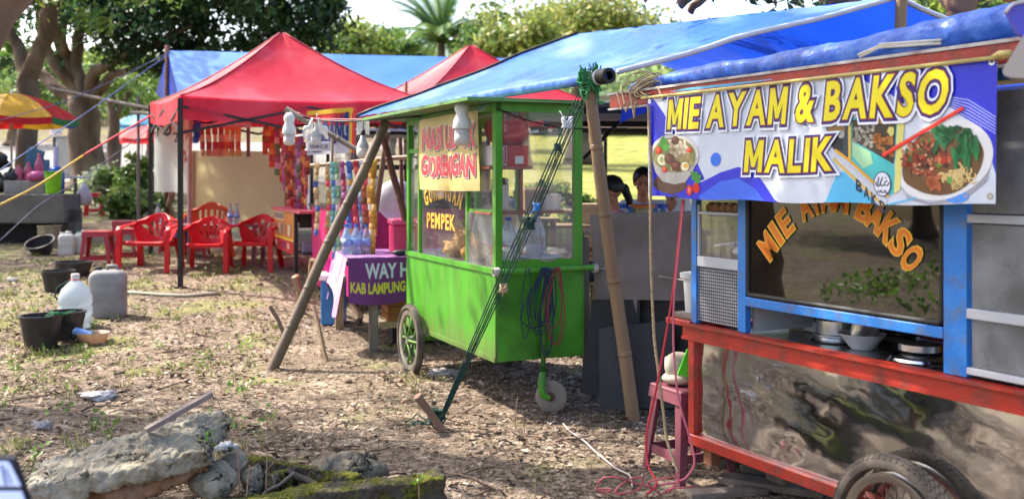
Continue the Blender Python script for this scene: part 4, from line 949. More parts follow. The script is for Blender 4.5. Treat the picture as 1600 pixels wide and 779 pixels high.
# rolled tarp above the roof board
roll = MB(); prof = []
na, nt = 90, 16
vs = []; fs = []
for i in range(na+1):
    u = i/na; a = -.52+u*2.6; r0 = .038+.034*min(1, u*1.3); cz = 1.985+.012*math.sin(u*8)+.03*min(1, u*1.3); cb = .02
    if u < .06: r0 *= .6+.4*u/.06
    for k in range(nt):
        t_ = 2*math.pi*k/nt; j = 1+.2*mnoise.noise((a*4.5, math.cos(t_)*1.5, math.sin(t_)*1.5))+.14*mnoise.noise((a*14, math.cos(t_)*3, math.sin(t_)*3))
        vs.append((a, cb+r0*j*math.cos(t_)*1.1, cz+r0*j*math.sin(t_)))
for i in range(na):
    for k in range(nt): fs.append((i*nt+k, i*nt+(k+1) % nt, (i+1)*nt+(k+1) % nt, (i+1)*nt+k))
fs += [tuple(range(nt)), tuple(na*nt+k for k in range(nt))]
m = MB(FB); m.add(vs, fs); tag(m.build("rolled_tarp", tarpr, smooth=True), "crinkled blue tarp rolled up along the roof of the noodle cart", "tarp")
m = MB()
for k in range(15):
    a = -.29+rng.gauss(0, .06); c0 = LB(a, .085+rng.gauss(0, .015), 1.985+rng.gauss(0, .02)); rr_ = rng.uniform(.03, .055); ti = rng.uniform(-1, 1); ph = rng.uniform(0, 3)
    m.tube([c0+Vector((rr_*1.5*math.cos(t_/14*6.283), rr_*.5*math.sin(t_/14*6.283+ti), rr_*.9*math.sin(t_/14*6.283+ph))) for t_ in range(14)], .0042, 5, closed=True)
for k in range(6):
    a = -.2+rng.gauss(0, .08); m.tube([LB(a-.15, .1, 1.97), LB(a-.05, .16, 1.95+rng.gauss(0, .02)), LB(a, .165, 1.86+rng.gauss(0, .03)), LB(a+.05*rng.random(), .17, 1.90)], .004, 5)
tag(m.build("rope_coil", ropet, smooth=True), "tangled beige rope coil on the left end of the red roof board", "rope coil")
m = MB(); 
for k in range(3): m.tube([LB(1.18+.1*rng.random(), .11, 1.975+k*.009), LB(1.3, .115, 2.0+k*.006), LB(1.5+.1*rng.random(), .1, 1.985+k*.006)], .005, 5)
tag(m.build("rope_hank", mat("white_rope", C('#c9c4ba'), .8), smooth=True), "short hank of white rope lying on the roof board before the tarp roll", "rope")
# long rope and cords hanging at the left end
def cord(name, label, pts, r, mt, cat="rope", twist=False, n=4, amp=.02, group=None):
    out = []
    for k in range(len(pts)-1): w = wob(pts[k], pts[k+1], n, amp, seed=k+pts[0][0]); out += w if k == 0 else w[1:]
    # smooth once
    sm = [out[0]]+[(out[i-1]+out[i]*2+out[i+1])/4 for i in range(1, len(out)-1)]+[out[-1]]
    m = MB()
    if twist:
        for ph in (0, 2.1, 4.2):
            Lc = 0; q = []
            dense = []
            for i in range(len(sm)-1):
                for s_ in range(10): dense.append(sm[i].lerp(sm[i+1], s_/10))
            for i, p in enumerate(dense): a = i*.75+ph; q.append(p+Vector((math.cos(a)*r*.55, math.sin(a)*r*.55, 0)))
            m.tube(q, r*.62, 5)
    else: m.tube(sm, r, 6)
    return tag(m.build(name, mt, smooth=True), label, cat, group)
def dP(px, py, d): return P(px, py, d)
cord("rope", "beige twisted rope hanging from the left end of the banner to the ground", [P(1013, 165, 5.15), P(1017, 250, 5.15), P(1016, 330, 5.1), P(1018, 440, 5.1), P(1022, 530, 5.05), P(1030, 590, 5.0), P(1036, 640, 5.0), P(1042, 690, 4.98), P(1060, 738, 4.9)], .007, ropet, twist=True, n=3, amp=.01)
cord("cord", "bright red cord dropping from below the banner to the stool, straighter of the two", [P(1067, 312, 5.0), P(1058, 400, 5.0), P(1050, 470, 5.0), P(1038, 540, 5.0), P(1025, 610, 5.0), P(1008, 680, 5.0), P(1012, 730, 4.95), P(1030, 755, 4.85), P(1010, 772, 4.8)], .006, roper, "cord", n=3, amp=.01)
cord("cord", "pale pink cord looping down past the maroon stool leg", [P(1069, 312, 4.98), P(1062, 380, 4.98), P(1053, 460, 4.98), P(1052, 540, 4.95), P(1058, 620, 4.9), P(1080, 690, 4.85), P(1087, 725, 4.8), P(1070, 750, 4.8), P(1030, 757, 4.8)], .0055, mat("pink_cord", C('#c05f70'), .5), "cord", n=3, amp=.015)
pts = []; 
for k in range(18): pts.append(P(930+k*8+25*math.sin(k*1.9), 757+14*math.sin(k*1.3)+6*math.cos(k*2.9), 4.85-.012*k))
pts = [Vector((p.x, p.y, max(p.z, gz(p.x, p.y)+.008))) for p in pts]
cord("cord_tangle", "tangle of red cord lying on the ground left of the stool", pts, .0042, mat("faded_red_cord", C('#b05058'), .6, var=.2), "cord", n=3, amp=.14)
cord("cable", "thin pale cable lying across the leaf litter left of the red tangle", [G(880, 665)+Vector((0, 0, .01)), G(930, 712)+Vector((0, 0, .012)), G(960, 735)+Vector((0, 0, .012)), G(985, 748)+Vector((0, 0, .012)), G(988, 765)+Vector((0, 0, .01))], .005, mat("pale_cable", C('#b9ada6'), .6), "cable", amp=.06)
# sachet strip and boards on the ground under the cart
q0, q1 = G(1250, 768), G(1330, 776); m = MB()
for k in range(7):
    p = q0.lerp(q1, k/6)+Vector((0, .25, .035)); m.box(p, (.075, .015, .07), rot=(.5, 0, rng.gauss(0, .15)), bev=.006, col=C(rng.choice(['#b8a828', '#a89c30', '#c8b838', '#7a8a30'])))
tag(m.build("sachet_strip", vcolpl), "yellow sachet strip lying under the noodle cart beside the caster", "sachets")
m = MB(); p = G(1195, 772); m.box(p+Vector((.04, .05, .02)), (.5, .12, .035), rot=(0, .05, -.35), bev=.004); tag(m.build("plank", woodg), "grey wooden plank lying under the cart in front of the caster", "plank")
m = MB(); p = G(1130, 778); m.box(p+Vector((.02, .02, .01)), (.4, .1, .03), rot=(0, 0, .2), bev=.004); tag(m.build("plank", woodg), "short weathered plank on the ground by the stool foot", "plank")
for k, (px, py, r_, lab) in enumerate(((1190, 752, .085, "grey rounded stone touching the rusty caster"), (1150, 735, .12, "mossy dark stone behind the cart's left end"))):
    p = G(px, py); m = MB(); m.ell(p+Vector((0, .1, r_*.6)), (r_, r_*.9, r_*.8), 20, 12, nz=.35, seed=k+5); tag(m.build("stone", mat("stone%d" % k, C('#6a655c'), .9, var=.25, bump=.6, bscale=20, dirt=C('#46501f'), dirt_amt=.7 if k else .2), smooth=True), lab, "stone")
# pale hard plastic panel hanging at the right edge
t = thing("hanging_fixture", "pale plastic panel with violet underside hanging at the top right edge", "lamp shade", tuple(P(1600, 115, 3.05)))
m = MB()
pl = [(1572, 18), (1583, 8), (1640, -4), (1640, 60), (1600, 58), (1590, 50)]
vs = [P(x, y, 3.1) for x, y in pl]+[P(x, y, 3.1)+Vector((.02, .05, 0)) for x, y in pl]; n = len(pl)
m.add(vs, [tuple(range(n)), tuple(n+i for i in range(n))]+[(i, (i+1) % n, n+(i+1) % n, n+i) for i in range(n)]); m.build("underside", mat("violet_plastic", C('#5450c4'), .4, var=.08), t)
m = MB(); pl = [(1566, 110), (1568, 116), (1580, 121), (1640, 124), (1640, 55), (1600, 54)]
vs = [P(x, y, 3.04) for x, y in pl]+[P(x, y, 3.04)+Vector((.03, .06, 0)) for x, y in pl]
m.add(vs, [tuple(range(n)), tuple(n+i for i in range(n))]+[(i, (i+1) % n, n+(i+1) % n, n+i) for i in range(n)]); m.build("shell", mat("cream_plastic", C('#b9aba0'), .4, var=.05), t)
m = MB(); m.tube([P(1571, 20, 3.09), P(1577, 12, 3.09), P(1584, 6, 3.09), P(1640, -6, 3.09)], .006, 6); m.build("rim", mat("pale_rim", C('#c4bdc4'), .4), t, smooth=True)

# ================================================================ green fritter cart
GC = (-.10, 6.5, 0)
FG = frame(GC, (.401, -.916)); FV = frame(GC, (.916, .401))
GL, GW = 1.84, .62
def LG(a, b, z): return FG @ Vector((a, b, z))
def LV(a, b, z): return FV @ Vector((a, b, z))
gk = thing("fritter_cart", "bright green glazed street food cart standing on bicycle wheels", "food cart", tuple(LG(-GL/2, -GW/2, 0)))
m = MB(FG); m.box((-GL/2, -.004, .625), (GL, .02, .57), bev=.003); m.box((-GL/2, .006, .352), (GL, .012, .03)); m.box((-GL/2, .008, .915), (GL, .018, .035)); m.build("side_panel", greenp, gk)
m = MB(FG); m.box((-GL/2, -GW+.004, .625), (GL, .02, .57)); m.build("side_panel", greenp, gk)
m = MB(FV); m.box((GW/2+.003, -.006, .63), (GW-.02, .02, .58), bev=.003); m.build("front_panel", greend, gk)
m = MB(FV); m.box((GW/2+.003, -GL+.006, .63), (GW-.02, .02, .58)); m.build("back_panel", greenp, gk)
m = MB(FG); m.box((-GL/2, -GW/2, .93), (GL-.03, GW-.03, .015)); m.box((-GL/2, -GW/2, .345), (GL-.03, GW-.03, .015)); m.build("deck", steel2, gk)
def gpost(fr, a, b, w, d, z0=.935, z1=1.985): mm = MB(fr); mm.box((a, b, (z0+z1)/2), (w, d, z1-z0), bev=.003); mm.build("post", greenp, gk)
a_m1 = hit(655, 300, FG)[0]; a_m2 = hit(730, 300, FG)[0]
gpost(FG, -.028, -.02, .056, .05); gpost(FG, -GL+.025, -.02, .05, .05); gpost(FV, GW-.03, -.025, .055, .05); gpost(FG, -GL+.025, -GW+.02, .05, .05)
gpost(FG, a_m1, -.008, .03, .03); gpost(FG, a_m2, -.008, .03, .03); gpost(FG, (a_m1+a_m2)/2, -GW+.015, .03, .03)
m = MB(FG); m.box((-GL/2, -.012, 1.955), (GL, .035, .06)); m.box(((-GL+a_m1)/2, -.01, 1.72), (-a_m1+GL-.06 if False else (a_m1+GL)-.06, .024, .03)); m.box(((a_m1+a_m2)/2, -.002, 1.66), (a_m2-a_m1-.03, .018, .02)); m.box((a_m2/2-.02, -.012, 1.29), (-a_m2-.07, .018, .025)); m.box((-GL/2, -GW+.012, 1.955), (GL, .035, .06)); m.build("side_rail", greenp, gk)
for c_, s_ in (((GW/2, -.012, 1.96), (GW-.06, .035, .055)), ((GW/2, -.01, .958), (GW-.1, .03, .05)), ((GW/2, -GL+.012, 1.96), (GW-.06, .035, .055))): m = MB(FV); m.box(c_, s_); m.build("end_rail", greenp, gk)
for aa, ab, zc, hh, nm in (((-GL+.05), a_m1-.015, 1.33, .76, 0), (a_m1+.015, a_m2-.015, 1.3, .72, 0), (a_m2+.015, -.056, 1.62, .64, 0)):
    m = MB(FG); m.box(((aa+ab)/2, -.014, zc), (ab-aa, .004, hh)); m.build("pane", clearg, gk)
m = MB(FG); m.box(((a_m2-.056)/2+.012, .004, 1.09), (-a_m2-.02, .005, .38)); m.build("acrylic_flap", glass_mat("scratched_acrylic", dirt=.2, dscale=5), gk)
m = MB(FG); m.box(((-GL+.05+a_m1-.015)/2, -.014, 1.83), (.13, .004, .2)); m.build("pane", clearg, gk)
m = MB(FV); m.box((GW/2, -.012, 1.46), (GW-.11, .004, .95)); m.build("pane", glass_mat("smeared_glass", dirt=.1, dscale=2.2, dirtcol=(.66, .65, .7)), gk)
m = MB(FG); m.box((-GL/2, -GW+.01, 1.45), (GL-.1, .004, .98)); m.build("pane", glass_mat("back_glass", dirt=.06), gk)
m = MB(FG); m.box((-GL/2-.22, -GW/2+.06, 2.0), (GL+.62, GW+.34, .022)); m.build("roof", mat("roof_green", C('#5a8a48'), .6, var=.2, dirt=C('#7d7a68'), dirt_amt=.6), gk)
shm = mat("reddish_wood", C('#9a5a4a'), .6, var=.2)
m = MB(FV); m.box((GW*.42, -.2, 1.62), (.022, .022, .72)); m.box((.13, -.22, 1.575), (.3, .3, .02)); m.box((GW/2, -.25, 1.28), (GW-.04, .022, .022)); m.box((.13, -.22, 1.28), (.28, .3, .015)); m.build("shelf", shm, gk)
# side wheels, caster, push bar
wheel(gk, FG, -1.53, .075, .268, .272, .045, .045, mat("worn_rim", (.5, .48, .44), .4, .9, var=.25, dirt=C('#6a5a48'), dirt_amt=.7), mat("green_spoke", C('#5a8a3a'), .5, var=.3, dirt=C('#6a4030'), dscale=12), 10, .03)
wheel(gk, FG, -1.53, -GW-.075, .268, .272, .045, .045, bpy.data.materials["worn_rim"], bpy.data.materials["green_spoke"], 10, .03, tread=False)
m = MB(FG); m.tube([(-1.53, .06, .268), (-1.53, -GW-.06, .268)], .012, 8); m.box((-1.53, -.08, .31), (.06, .03, .08)); m.build("axle", greend, gk)
m = MB(FV); m.tube([(-.03, .07, .915), (GW+.05, .075, .925)], .02, 12); m.tube([(.04, 0, .915), (.04, .075, .917)], .014, 8); m.tube([(GW-.04, 0, .92), (GW-.04, .075, .922)], .014, 8); m.build("push_bar", greenp, gk, smooth=True, angle=50)
m = MB(FV); m.tube([(.315, .035, .92), (.315, .03, .3)], .018, 8); m.tube([(.315, .03, .33), (.315, .03, .245)], .011, 8)
for k in range(7): m.lathe([(.012, 0), (.02, .004), (.012, .008)], (.315, .03, .25+k*.009), 10)
m.tube([(.315, .03, .255), (.295, .045, .19), (.3, .055, .12), (.345, .06, .095)], [.024, .026, .024, .02], 8); ca = m.build("caster", greend, gk, smooth=True, angle=50)
m = MB(); Mw = FV @ Matrix.Translation((.375, .03, .1)) @ Matrix.Rotation(R(38), 4, 'Z') @ Matrix.Rotation(R(90), 4, 'X')
m.lathe([(.03, -.024), (.05, -.02), (.085, -.024), (.104, -.014), (.104, .014), (.085, .024), (.05, .02), (.03, .024), (.03, -.024)], n=28, M=Mw); m.build("caster_wheel", mat("caster_rubber", C('#7d746a'), .8, var=.25), ca, smooth=True, angle=40)
m = MB(); m.lathe([(.0, -.03), (.03, -.03), (.03, .03), (0, .03)], n=14, M=Mw); m.build("caster_hub", rust, ca, smooth=True, angle=40)
# bundle of cables hung on the push bar
for col, nm, nn, lab in (('#1c2548', 'navy', 9, "bundle of dark blue cables hanging from the green push bar"), ('#8a2c3c', 'wine', 3, "few red wires hanging among the blue cables on the push bar")):
    m = MB()
    for k in range(nn):
        a = .27+rng.gauss(0, .035) if nm == 'navy' else .36+rng.gauss(0, .02); w_ = abs(rng.gauss(.05, .04))+.02; lo = .36+rng.random()*.22
        pts = [(a, .1, .94), (a-w_*.4, .10, .85), (a-w_, .09, (lo+.9)/2), (a-w_*.6, .085, lo+.04), (a, .085, lo), (a+w_*.6, .09, lo+.05), (a+w_*.8, .09, (lo+.9)/2), (a+.03, .1, .86), (a+.02, .1, .94)]
        P_ = []
        for i in range(len(pts)-1): P_ += [Vector(pts[i]).lerp(Vector(pts[i+1]), s_/3) for s_ in range(3)]
        P_.append(Vector(pts[-1]))
        for _ in range(2): P_ = [P_[0]]+[(P_[i-1]+P_[i]+P_[i+1])/3 for i in range(1, len(P_)-1)]+[P_[-1]]
        m.tube([FV @ p for p in P_], .0036, 5)
    tag(m.build("cable_bundle", mat(nm+"_cable", C(col), .5, var=.2), smooth=True), lab, "cables")
cord("cable", "single blue cable looping wide left of the cable bundle", [LV(.3, .1, .92), LV(.2, .09, .8), LV(.12, .08, .62), LV(.2, .08, .55), LV(.3, .08, .57)], .004, bpy.data.materials["navy_cable"], "cable", amp=.03)
for k, (a, lab) in enumerate(((-.03, "white string knot on the left end of the push bar"), (GW+.05, "white string knot on the right end of the push bar"))):
    m = MB()
    for q in range(6): m.tube([LV(a+q*.006-.015, .07+.026*math.cos(t_/8*6.283), .918+.026*math.sin(t_/8*6.283)) for t_ in range(8)], .004, 5, closed=True)
    tag(m.build("string_knot", mat("string", C('#b9b4a8'), .8) if k == 0 else bpy.data.materials["string"], smooth=True), lab, "string")
cord("string", "thin string running from the push bar to the metal boards", [LV(GW+.05, .07, .92), P(985, 422, 6.75), P(1045, 434, 6.5), P(1078, 438, 5.6)], .0035, bpy.data.materials["string"], "string", amp=.01)
# yellow hand-lettered banner
yb = thing("banner", "yellow hand lettered banner reading NASI UDUK GORENGAN hung on the green cart", "banner", tuple(LG(-.9, .05, 1.43)))
y0, y1 = hit(655, 240, FG, .06)[0], hit(746, 240, FG, .06)[0]; w_ = y1-y0
def ys_(u, v, k=0): return LG(y0+u*w_, .055+.012*math.sin(u*11+v*2)*(.4+.6*(1-v))+.006*math.sin(u*25)*(1-v)+.001*k, 1.425+v*.52+.012*math.sin(u*math.pi)*(v-.6)+.008*u*0)
m = MB(); m.grid(ys_, 40, 14); m.build("sheet", mat("yellow_vinyl", C('#d8c583'), .5, var=.12, vscale=3, transl=.25, dirt=C('#bfa04c'), dirt_amt=.5), yb, smooth=True, mod='keep')
m = MB()
def ytext(s_, u0, u1, v0, v1, tilt=0):
    for bold, k, dx, col in ((.085, 1, .012, C('#2a2430')), (.078, 2, 0, C('#cfc8c0')), (.05, 3, 0, C('#c22c3e'))):
        n_ = len(s_)
        vs, fs = text_map(s_, lambda u, v: ys_(u0+(u1-u0)*u+dx, v0+(v1-v0)*v-dx*.8+.018*math.sin(u*19), k), bold, 0, 1.1, ref_bold=.03); m.add(vs, fs, col)
ytext("NASI UDUK", .07, .95, .56, .86); ytext("GORENGAN", .07, .93, .19, .47)
m.build("lettering", vcol, yb, mod='keep')
m = MB(); m.tube([ys_(0, 1), LG(y0-.05, .02, 1.99)], .004, 5); m.tube([ys_(1, 1), LG(y1+.05, .02, 1.99)], .004, 5); m.build("tie", mat("blue_string", C('#3a78b8'), .6), yb)
# painted words on the glass
m = MB(); wy = C('#d8a83c')
arc = "GORENGAN"
for i, ch in enumerate(arc):
    u = (i+.5)/len(arc); a = a_m1+.09+u*(a_m2-a_m1-.2); z = 1.345+.075*math.sin(math.pi*u); rt_ = (u-.5)*-1.1
    ct, st = math.cos(rt_), math.sin(rt_)
    vs, fs = text_map(ch, lambda x, y: LG(a+((x-.5)*.075)*ct-((y-.5)*.13)*st, -.008, z+((x-.5)*.075)*st+((y-.5)*.13)*ct), .03, ref_bold=.03); m.add(vs, fs, wy)
p0, p1 = hit(667, 360, FG, -.008), hit(711, 352, FG, -.008)
vs, fs = text_map("PEMPEK", lambda u, v: LG(p0[0]+(p1[0]-p0[0])*u, -.008, 1.135+.115*v), .03, 0, 1.15, ref_bold=.03); m.add(vs, fs, wy)
m.box(tuple(FG.inverted() @ LG(a_m1+.03, -.009, 1.27)), (.02, .002, .2), col=wy) if False else None
m.build("glass_lettering", mat("yellow_letter_paint", (0, 0, 0), .5, attr="Col", var=.12), gk, mod='keep')
# food and goods inside
DK = .94
friedm = mat("fried_batter", C('#c08c48'), .7, var=.35, vscale=25, bump=.6, bscale=50, dirt=C('#6a4420'), dirt_amt=.5, dscale=12)
for k in range(9):
    a = a_m2-.10-.105*(k % 5)-.01*k; b = -.11-.04*(k % 3); z = DK+.045+(.075 if k > 5 else 0)+(.07 if k == 8 else 0)
    m = MB(); m.ell(LG(a-.02, b+.03, z+.01), (.068, .065, .058), 16, 10, nz=.7, seed=k+2, nsc=2.6); tag(m.build("fritter", friedm, smooth=True), "crisp golden fritter in the heap behind the cart glass", "fritter", "fritters heaped in the green cart")
for k in range(6):
    a = a_m2-.05-.04*k; m = MB(); m.tube([LG(a, -.1, DK), LG(a+.02*rng.gauss(0, 1), -.1, DK+.1), LG(a+.05*rng.gauss(0, 1), -.09, DK+.19+.03*rng.random())], [.018, .014, .004], 6); tag(m.build("fried_stick", friedm, smooth=True), "pointed fried snack standing upright beside the fritters", "snack", "fried sticks in the green cart")
def goods_box(name, label, cat, c, sz, fr, col, prints=(), rot=0):
    m = MB(fr); m.box(c, sz, rot=(0, 0, rot), col=C(col), bev=.004)
    for (dx, dz, w, h, cc) in prints: m.box((c[0]+dx*sz[0], c[1]+sz[1]/2+.001, c[2]+dz*sz[2]), (w*sz[0], .002, h*sz[2]), col=C(cc))
    return tag(m.build(name, vcolm), label, cat)
t = thing("bulb_box", "red and white cardboard box marked PLATINUM on the shelf inside the green cart", "box", tuple(LV(.13, -.2, 1.586)))
m = MB(FV); m.box((.055, -.13, 1.652), (.1, .12, .13), col=C('#c9c4c0'), bev=.003); m.box((.18, -.13, 1.652), (.15, .125, .132), col=C('#b42c24'), bev=.003); m.box((.076, -.069, 1.655), (.045, .003, .11), col=C('#b42c24')); m.box((.19, -.067, 1.625), (.06, .002, .05), col=C('#d8d8d4')); m.build("carton", vcolm, t)
m = MB(FV); vs, fs = text_map("PLATINUM", lambda u, v: LV(.09-.022*v-.003, -.0665, 1.605+.1*u) , .02, ref_bold=.02); m.fr = None; m.add(vs, fs, C('#e6e2dc')); m.build("lettering", vcolm, t, mod='keep')
m = MB(); m.ell(LV(.16, -.2, 1.83), (.15, .12, .115), 20, 12, nz=.12, seed=2); tag(m.build("bag", mat("red_bag", C('#b81e2e'), .45, var=.15, bump=.3, bscale=12), smooth=True), "round red plastic bag on top of the box inside the green cart", "bag")
m = MB(); 
for k in range(10):
    m.tube([LV(.1+.05*math.cos(t_/10*6.283)+rng.gauss(0, .006), -.2+.03*math.sin(t_/10*6.283), 1.29+.11*(1+math.sin(t_/10*6.283))) for t_ in range(10)], .008, 5, closed=True)
tag(m.build("cable_coil", roped, smooth=True), "coil of black cable on the inner shelf of the green cart", "cable")
def bottle(name, label, c, r, h, mt, capm, group=None, band=None):
    t = thing(name, label, "bottle", tuple(c), group); m = MB()
    m.lathe([(r*.85, 0), (r, .01), (r, h*.2), (r*.93, h*.23), (r, h*.26), (r, h*.55), (r*.92, h*.62), (r*.4, h*.85), (r*.32, h*.9), (r*.32, h*.95), (0, h*.95)], tuple(c), 18); m.build("body", mt, t, smooth=True)
    m = MB(); m.lathe([(r*.38, h*.92), (r*.38, h), (0, h)], tuple(c), 14); m.build("cap", capm, t, smooth=True, angle=40)
    if band:
        m = MB(); m.lathe([(r*1.015, h*.3), (r*1.015, h*.52)], tuple(c), 18); m.build("label_band", band, t, smooth=True)
    return t
petm = mat("clear_pet", C('#bcd0e4'), .12, trans=.75, alpha=.75, var=.05, spec=.7); capb = mat("blue_cap", C('#2a58b8'), .4); bandm = mat("blue_band", C('#8aa8dc'), .4, var=.5, vscale=14)
for k, (a, b, h, lab) in enumerate(((.45, -.35, .34, "tall clear pitcher at the right side inside the green cart"), (.3, -.5, .3, "pale blue water bottle in the middle of the green cart"))):
    bottle("water_bottle", lab, LV(a, b, DK), .06, h, petm, capb)
for k, (a, b, col, lab) in enumerate(((.1, -.2, '#b8283a', "red plastic tub inside the green cart behind the front glass"), (.38, -.25, '#c9c4c8', "white mug inside the green cart beside the tall pitcher"), (.22, -.35, '#d0ccd0', "pale cup near the middle of the green cart deck"))):
    lath("cup", lab, "cup", LV(a, b, DK), [(.045, 0), (.055, .12), (.058, .125), (.05, .12), (.04, .006), (0, .006)], mat("cup%d" % k, C(col), .35))
lath("enamel_basin", "shallow pale basin of food on the deck of the green cart", "basin", LV(.36, -.12, DK), [(.1, 0), (.15, .05), (.155, .055), (.145, .05), (.1, .008), (0, .008)], bowlm)
t = thing("tissue_pack", "white and orange tissue pack behind the acrylic flap of the green cart", "tissue pack", tuple(LG(-.16, -.1, DK)))
m = MB(FG); m.box((-.14, -.1, DK+.06), (.17, .09, .12), bev=.02, col=C('#d2cec8')); m.box((-.14, -.052, DK+.07), (.12, .004, .06), col=C('#d08a2c')); m.box((-.14, -.052, DK+.02), (.16, .004, .025), col=C('#c05a3c')); m.build("pack", vcolm, t)
lath("wok", "large dull aluminium wok standing on edge inside the green cart", "wok", (0, 0, 0), [(.0, 0), (.09, .012), (.15, .05), (.19, .1), (.195, .102), (.185, .1), (.14, .055), (0, .012)], mat("grey_wok", (.5, .5, .5), .45, .9, var=.2), n=32)
o = bpy.data.objects["wok"]; o.location = LG(a_m2-.22, -.36, DK+.2); o.rotation_euler = (R(80), 0, R(-30))
m = MB(FG); m.box((a_m2/2-.02, -.14, 1.4), (.2, .05, .22), bev=.02, col=C('#cfc4c2')); m.box((a_m2/2-.02, -.113, 1.4), (.1, .004, .12), col=C('#c06068')); tag(m.build("paper_bag", vcolm), "white printed paper bag hanging behind the upper right side pane of the green cart", "bag")
# ================================================================ tarp roofs
E1 = P(928, 122, 6.2); R1 = Vector((2.68, 7.15, 2.77)); E2 = P(560, 182, 11.2); R2 = P(905, 53, 11.55); E3 = R1+Vector((2.2, .96, -.62)); E4 = R2+Vector((2.2, .96, -.7))
tp = thing("tarp_roof", "large blue tarp roof sloping from a ridge down over the green cart", "tarp roof", tuple(Vector((1.0, 9, 0))))
def slope(A, B, Cc, D, sag, seed):
    def fn(u, v):
        p = (A*(1-u)+B*u)*(1-v)+(D*(1-u)+Cc*u)*v
        p.z += -sag*math.sin(math.pi*u)*math.sin(math.pi*v)+.035*math.sin(math.pi*v)*mnoise.noise((u*7, v*3+seed, seed))+.022*math.sin(math.pi*min(1, v*1.2))*mnoise.noise((u*22, v*1.6, seed+4))+.012*mnoise.noise((u*25, v*6, seed)); return p
    return fn
m = MB(); m.grid(slope(E1, E2, R2, R1, .10, 1), 120, 40); m.build("near_slope", tarp, tp, smooth=True, mod='keep')
m = MB(); m.grid(slope(R1, R2, E4, E3, .08, 2), 40, 16); m.build("far_slope", tarpd, tp, smooth=True, mod='keep')
hem = mat("pale_hem", C('#c3c6d8'), .5, var=.1)
m = MB(); f1 = slope(E1, E2, R2, R1, .10, 1); m.tube([f1(0, v/14)+Vector((-.005, -.012, -.004)) for v in range(1, 15)], .02, 6); f2 = slope(R1, R2, E4, E3, .08, 2); m.tube([f2(0, v/10)+Vector((0, -.012, 0)) for v in range(11)], .02, 6); m.build("hem", hem, tp, smooth=True)
m = MB(); m.tube([f1(1, v/14)+Vector((-.02, 0, .01)) for v in range(15)], .018, 6); m.build("edge_rope", roped, tp, smooth=True)
# hanging inner sheets under the roof
m = MB(); m.grid(lambda u, v: Vector((E1.x+.25+u*2.3, E1.y+.6+u*1.5+v*.3, 2.05+u*.55-v*.16*(1-u*.3)+.03*math.sin(u*14))), 24, 6); m.build("inner_drape", tarpd, tp, smooth=True, mod='keep')
# eave pole with the tarp wrapped round it, its end wound with black tape
ep = (E2-E1).normalized(); m = MB(); q0 = E1-ep*.13
m.tube([q0, E1+ep*1.1, E1+ep*2.6], [.034, .038, .03], 12); t = thing("eave_pole", "pole end wound in white and black tape at the corner of the big tarp", "pole", tuple(E1))
m.build("pole", tarpr, t, smooth=True, angle=50)
m = MB(); m.lathe([(.026, 0), (.046, 0), (.048, .05), (.047, .1), (.026, .1), (.026, 0)], n=18, M=Matrix.Translation(q0-ep*.06) @ ep.to_track_quat('Z', 'Y').to_matrix().to_4x4()); m.build("tape", rubber, t, smooth=True, angle=40)
m = MB(); m.lathe([(.047, 0), (.048, .09)], n=18, M=Matrix.Translation(q0+ep*.04) @ ep.to_track_quat('Z', 'Y').to_matrix().to_4x4()); m.build("white_wrap", white_pl, t, smooth=True)
def bam(name, label, p0, p1, r0, r1, mt=None, nodes=5, group=None, cat="bamboo pole"):
    p0 = Vector(p0); p1 = Vector(p1); t = thing(name, label, cat, tuple(p0), group); pts = []; rs = []
    ks = sorted([(i+rng.uniform(-.1, .1))/nodes for i in range(1, nodes)])
    base = wob(p0, p1, 12, .012, seed=p0.x*3)
    m = MB(); m.tube(base, [r0+(r1-r0)*i/12 for i in range(13)], 12); m.build("culm", mt or bamboo, t, smooth=True, angle=50)
    d = (p1-p0).normalized(); M_ = d.to_track_quat('Z', 'Y').to_matrix().to_4x4()
    for k in ks:
        i = k*12; i0 = int(i); c = base[i0].lerp(base[min(12, i0+1)], i-i0); r = r0+(r1-r0)*k
        m = MB(); m.lathe([(r*.98, -.02), (r*1.05, -.006), (r*1.10, 0), (r*1.0, .004), (r*1.05, .01), (r*.98, .02)], n=14, M=Matrix.Translation(c) @ M_); m.build("node_ring", mt or bamboo, t, smooth=True)
    return t
bam("bamboo_pole", "stout tan bamboo pole leaning beside the metal boards, holding the tarp corner", G(991, 656)+Vector((0, 0, -.05)), P(919, 112, 6.2), .044, .036, bambooy, 5)
bam("bamboo_pole", "short dark wooden post with bamboo top rising at the tarp ridge on the right", Vector((2.66, 7.12, 1.2)), P(1409, -18, 7.1), .04, .04, bambooy, 3)
bam("bamboo_pole", "thick grey bamboo pole leaning right from the open ground, nearest of the frame", G(421, 577)+Vector((0, 0, -.05)), P(604, 190, 8.5), .045, .04, bamboo, 6)
bam("bamboo_pole", "slim dark pole standing in front of the purple table cloth", G(560, 508)+Vector((0, 0, -.03)), P(606, 205, 9.1), .028, .024, bamboo, 5)
bam("bamboo_pole", "reddish pole slanting down from the frame top toward the pink cooler", P(598, 212, 8.7), P(634, 345, 8.8), .03, .03, mat("red_bamboo", C('#6b4238'), .6, var=.25), 4)
bam("bamboo_pole", "upright reddish stick behind the pole frame next to the green cart", P(625, 215, 9.3), P(630, 350, 9.3), .018, .018, bpy.data.materials["red_bamboo"], 3)
bam("bamboo_pole", "horizontal tan bamboo rail the sachet strips hang on", P(486, 259, 9.6), P(700, 240, 8.9), .02, .022, bambooy, 5)
bam("bamboo_pole", "grey branch slanting down to the right behind the hanging lamps", P(447, 171, 9.2), P(568, 240, 9.0), .03, .022, woodg, 3)
bam("bamboo_pole", "pale stick upright below the red PADANG banner", P(520, 215, 9.8), P(518, 300, 9.8), .012, .012, bambooy, 2)
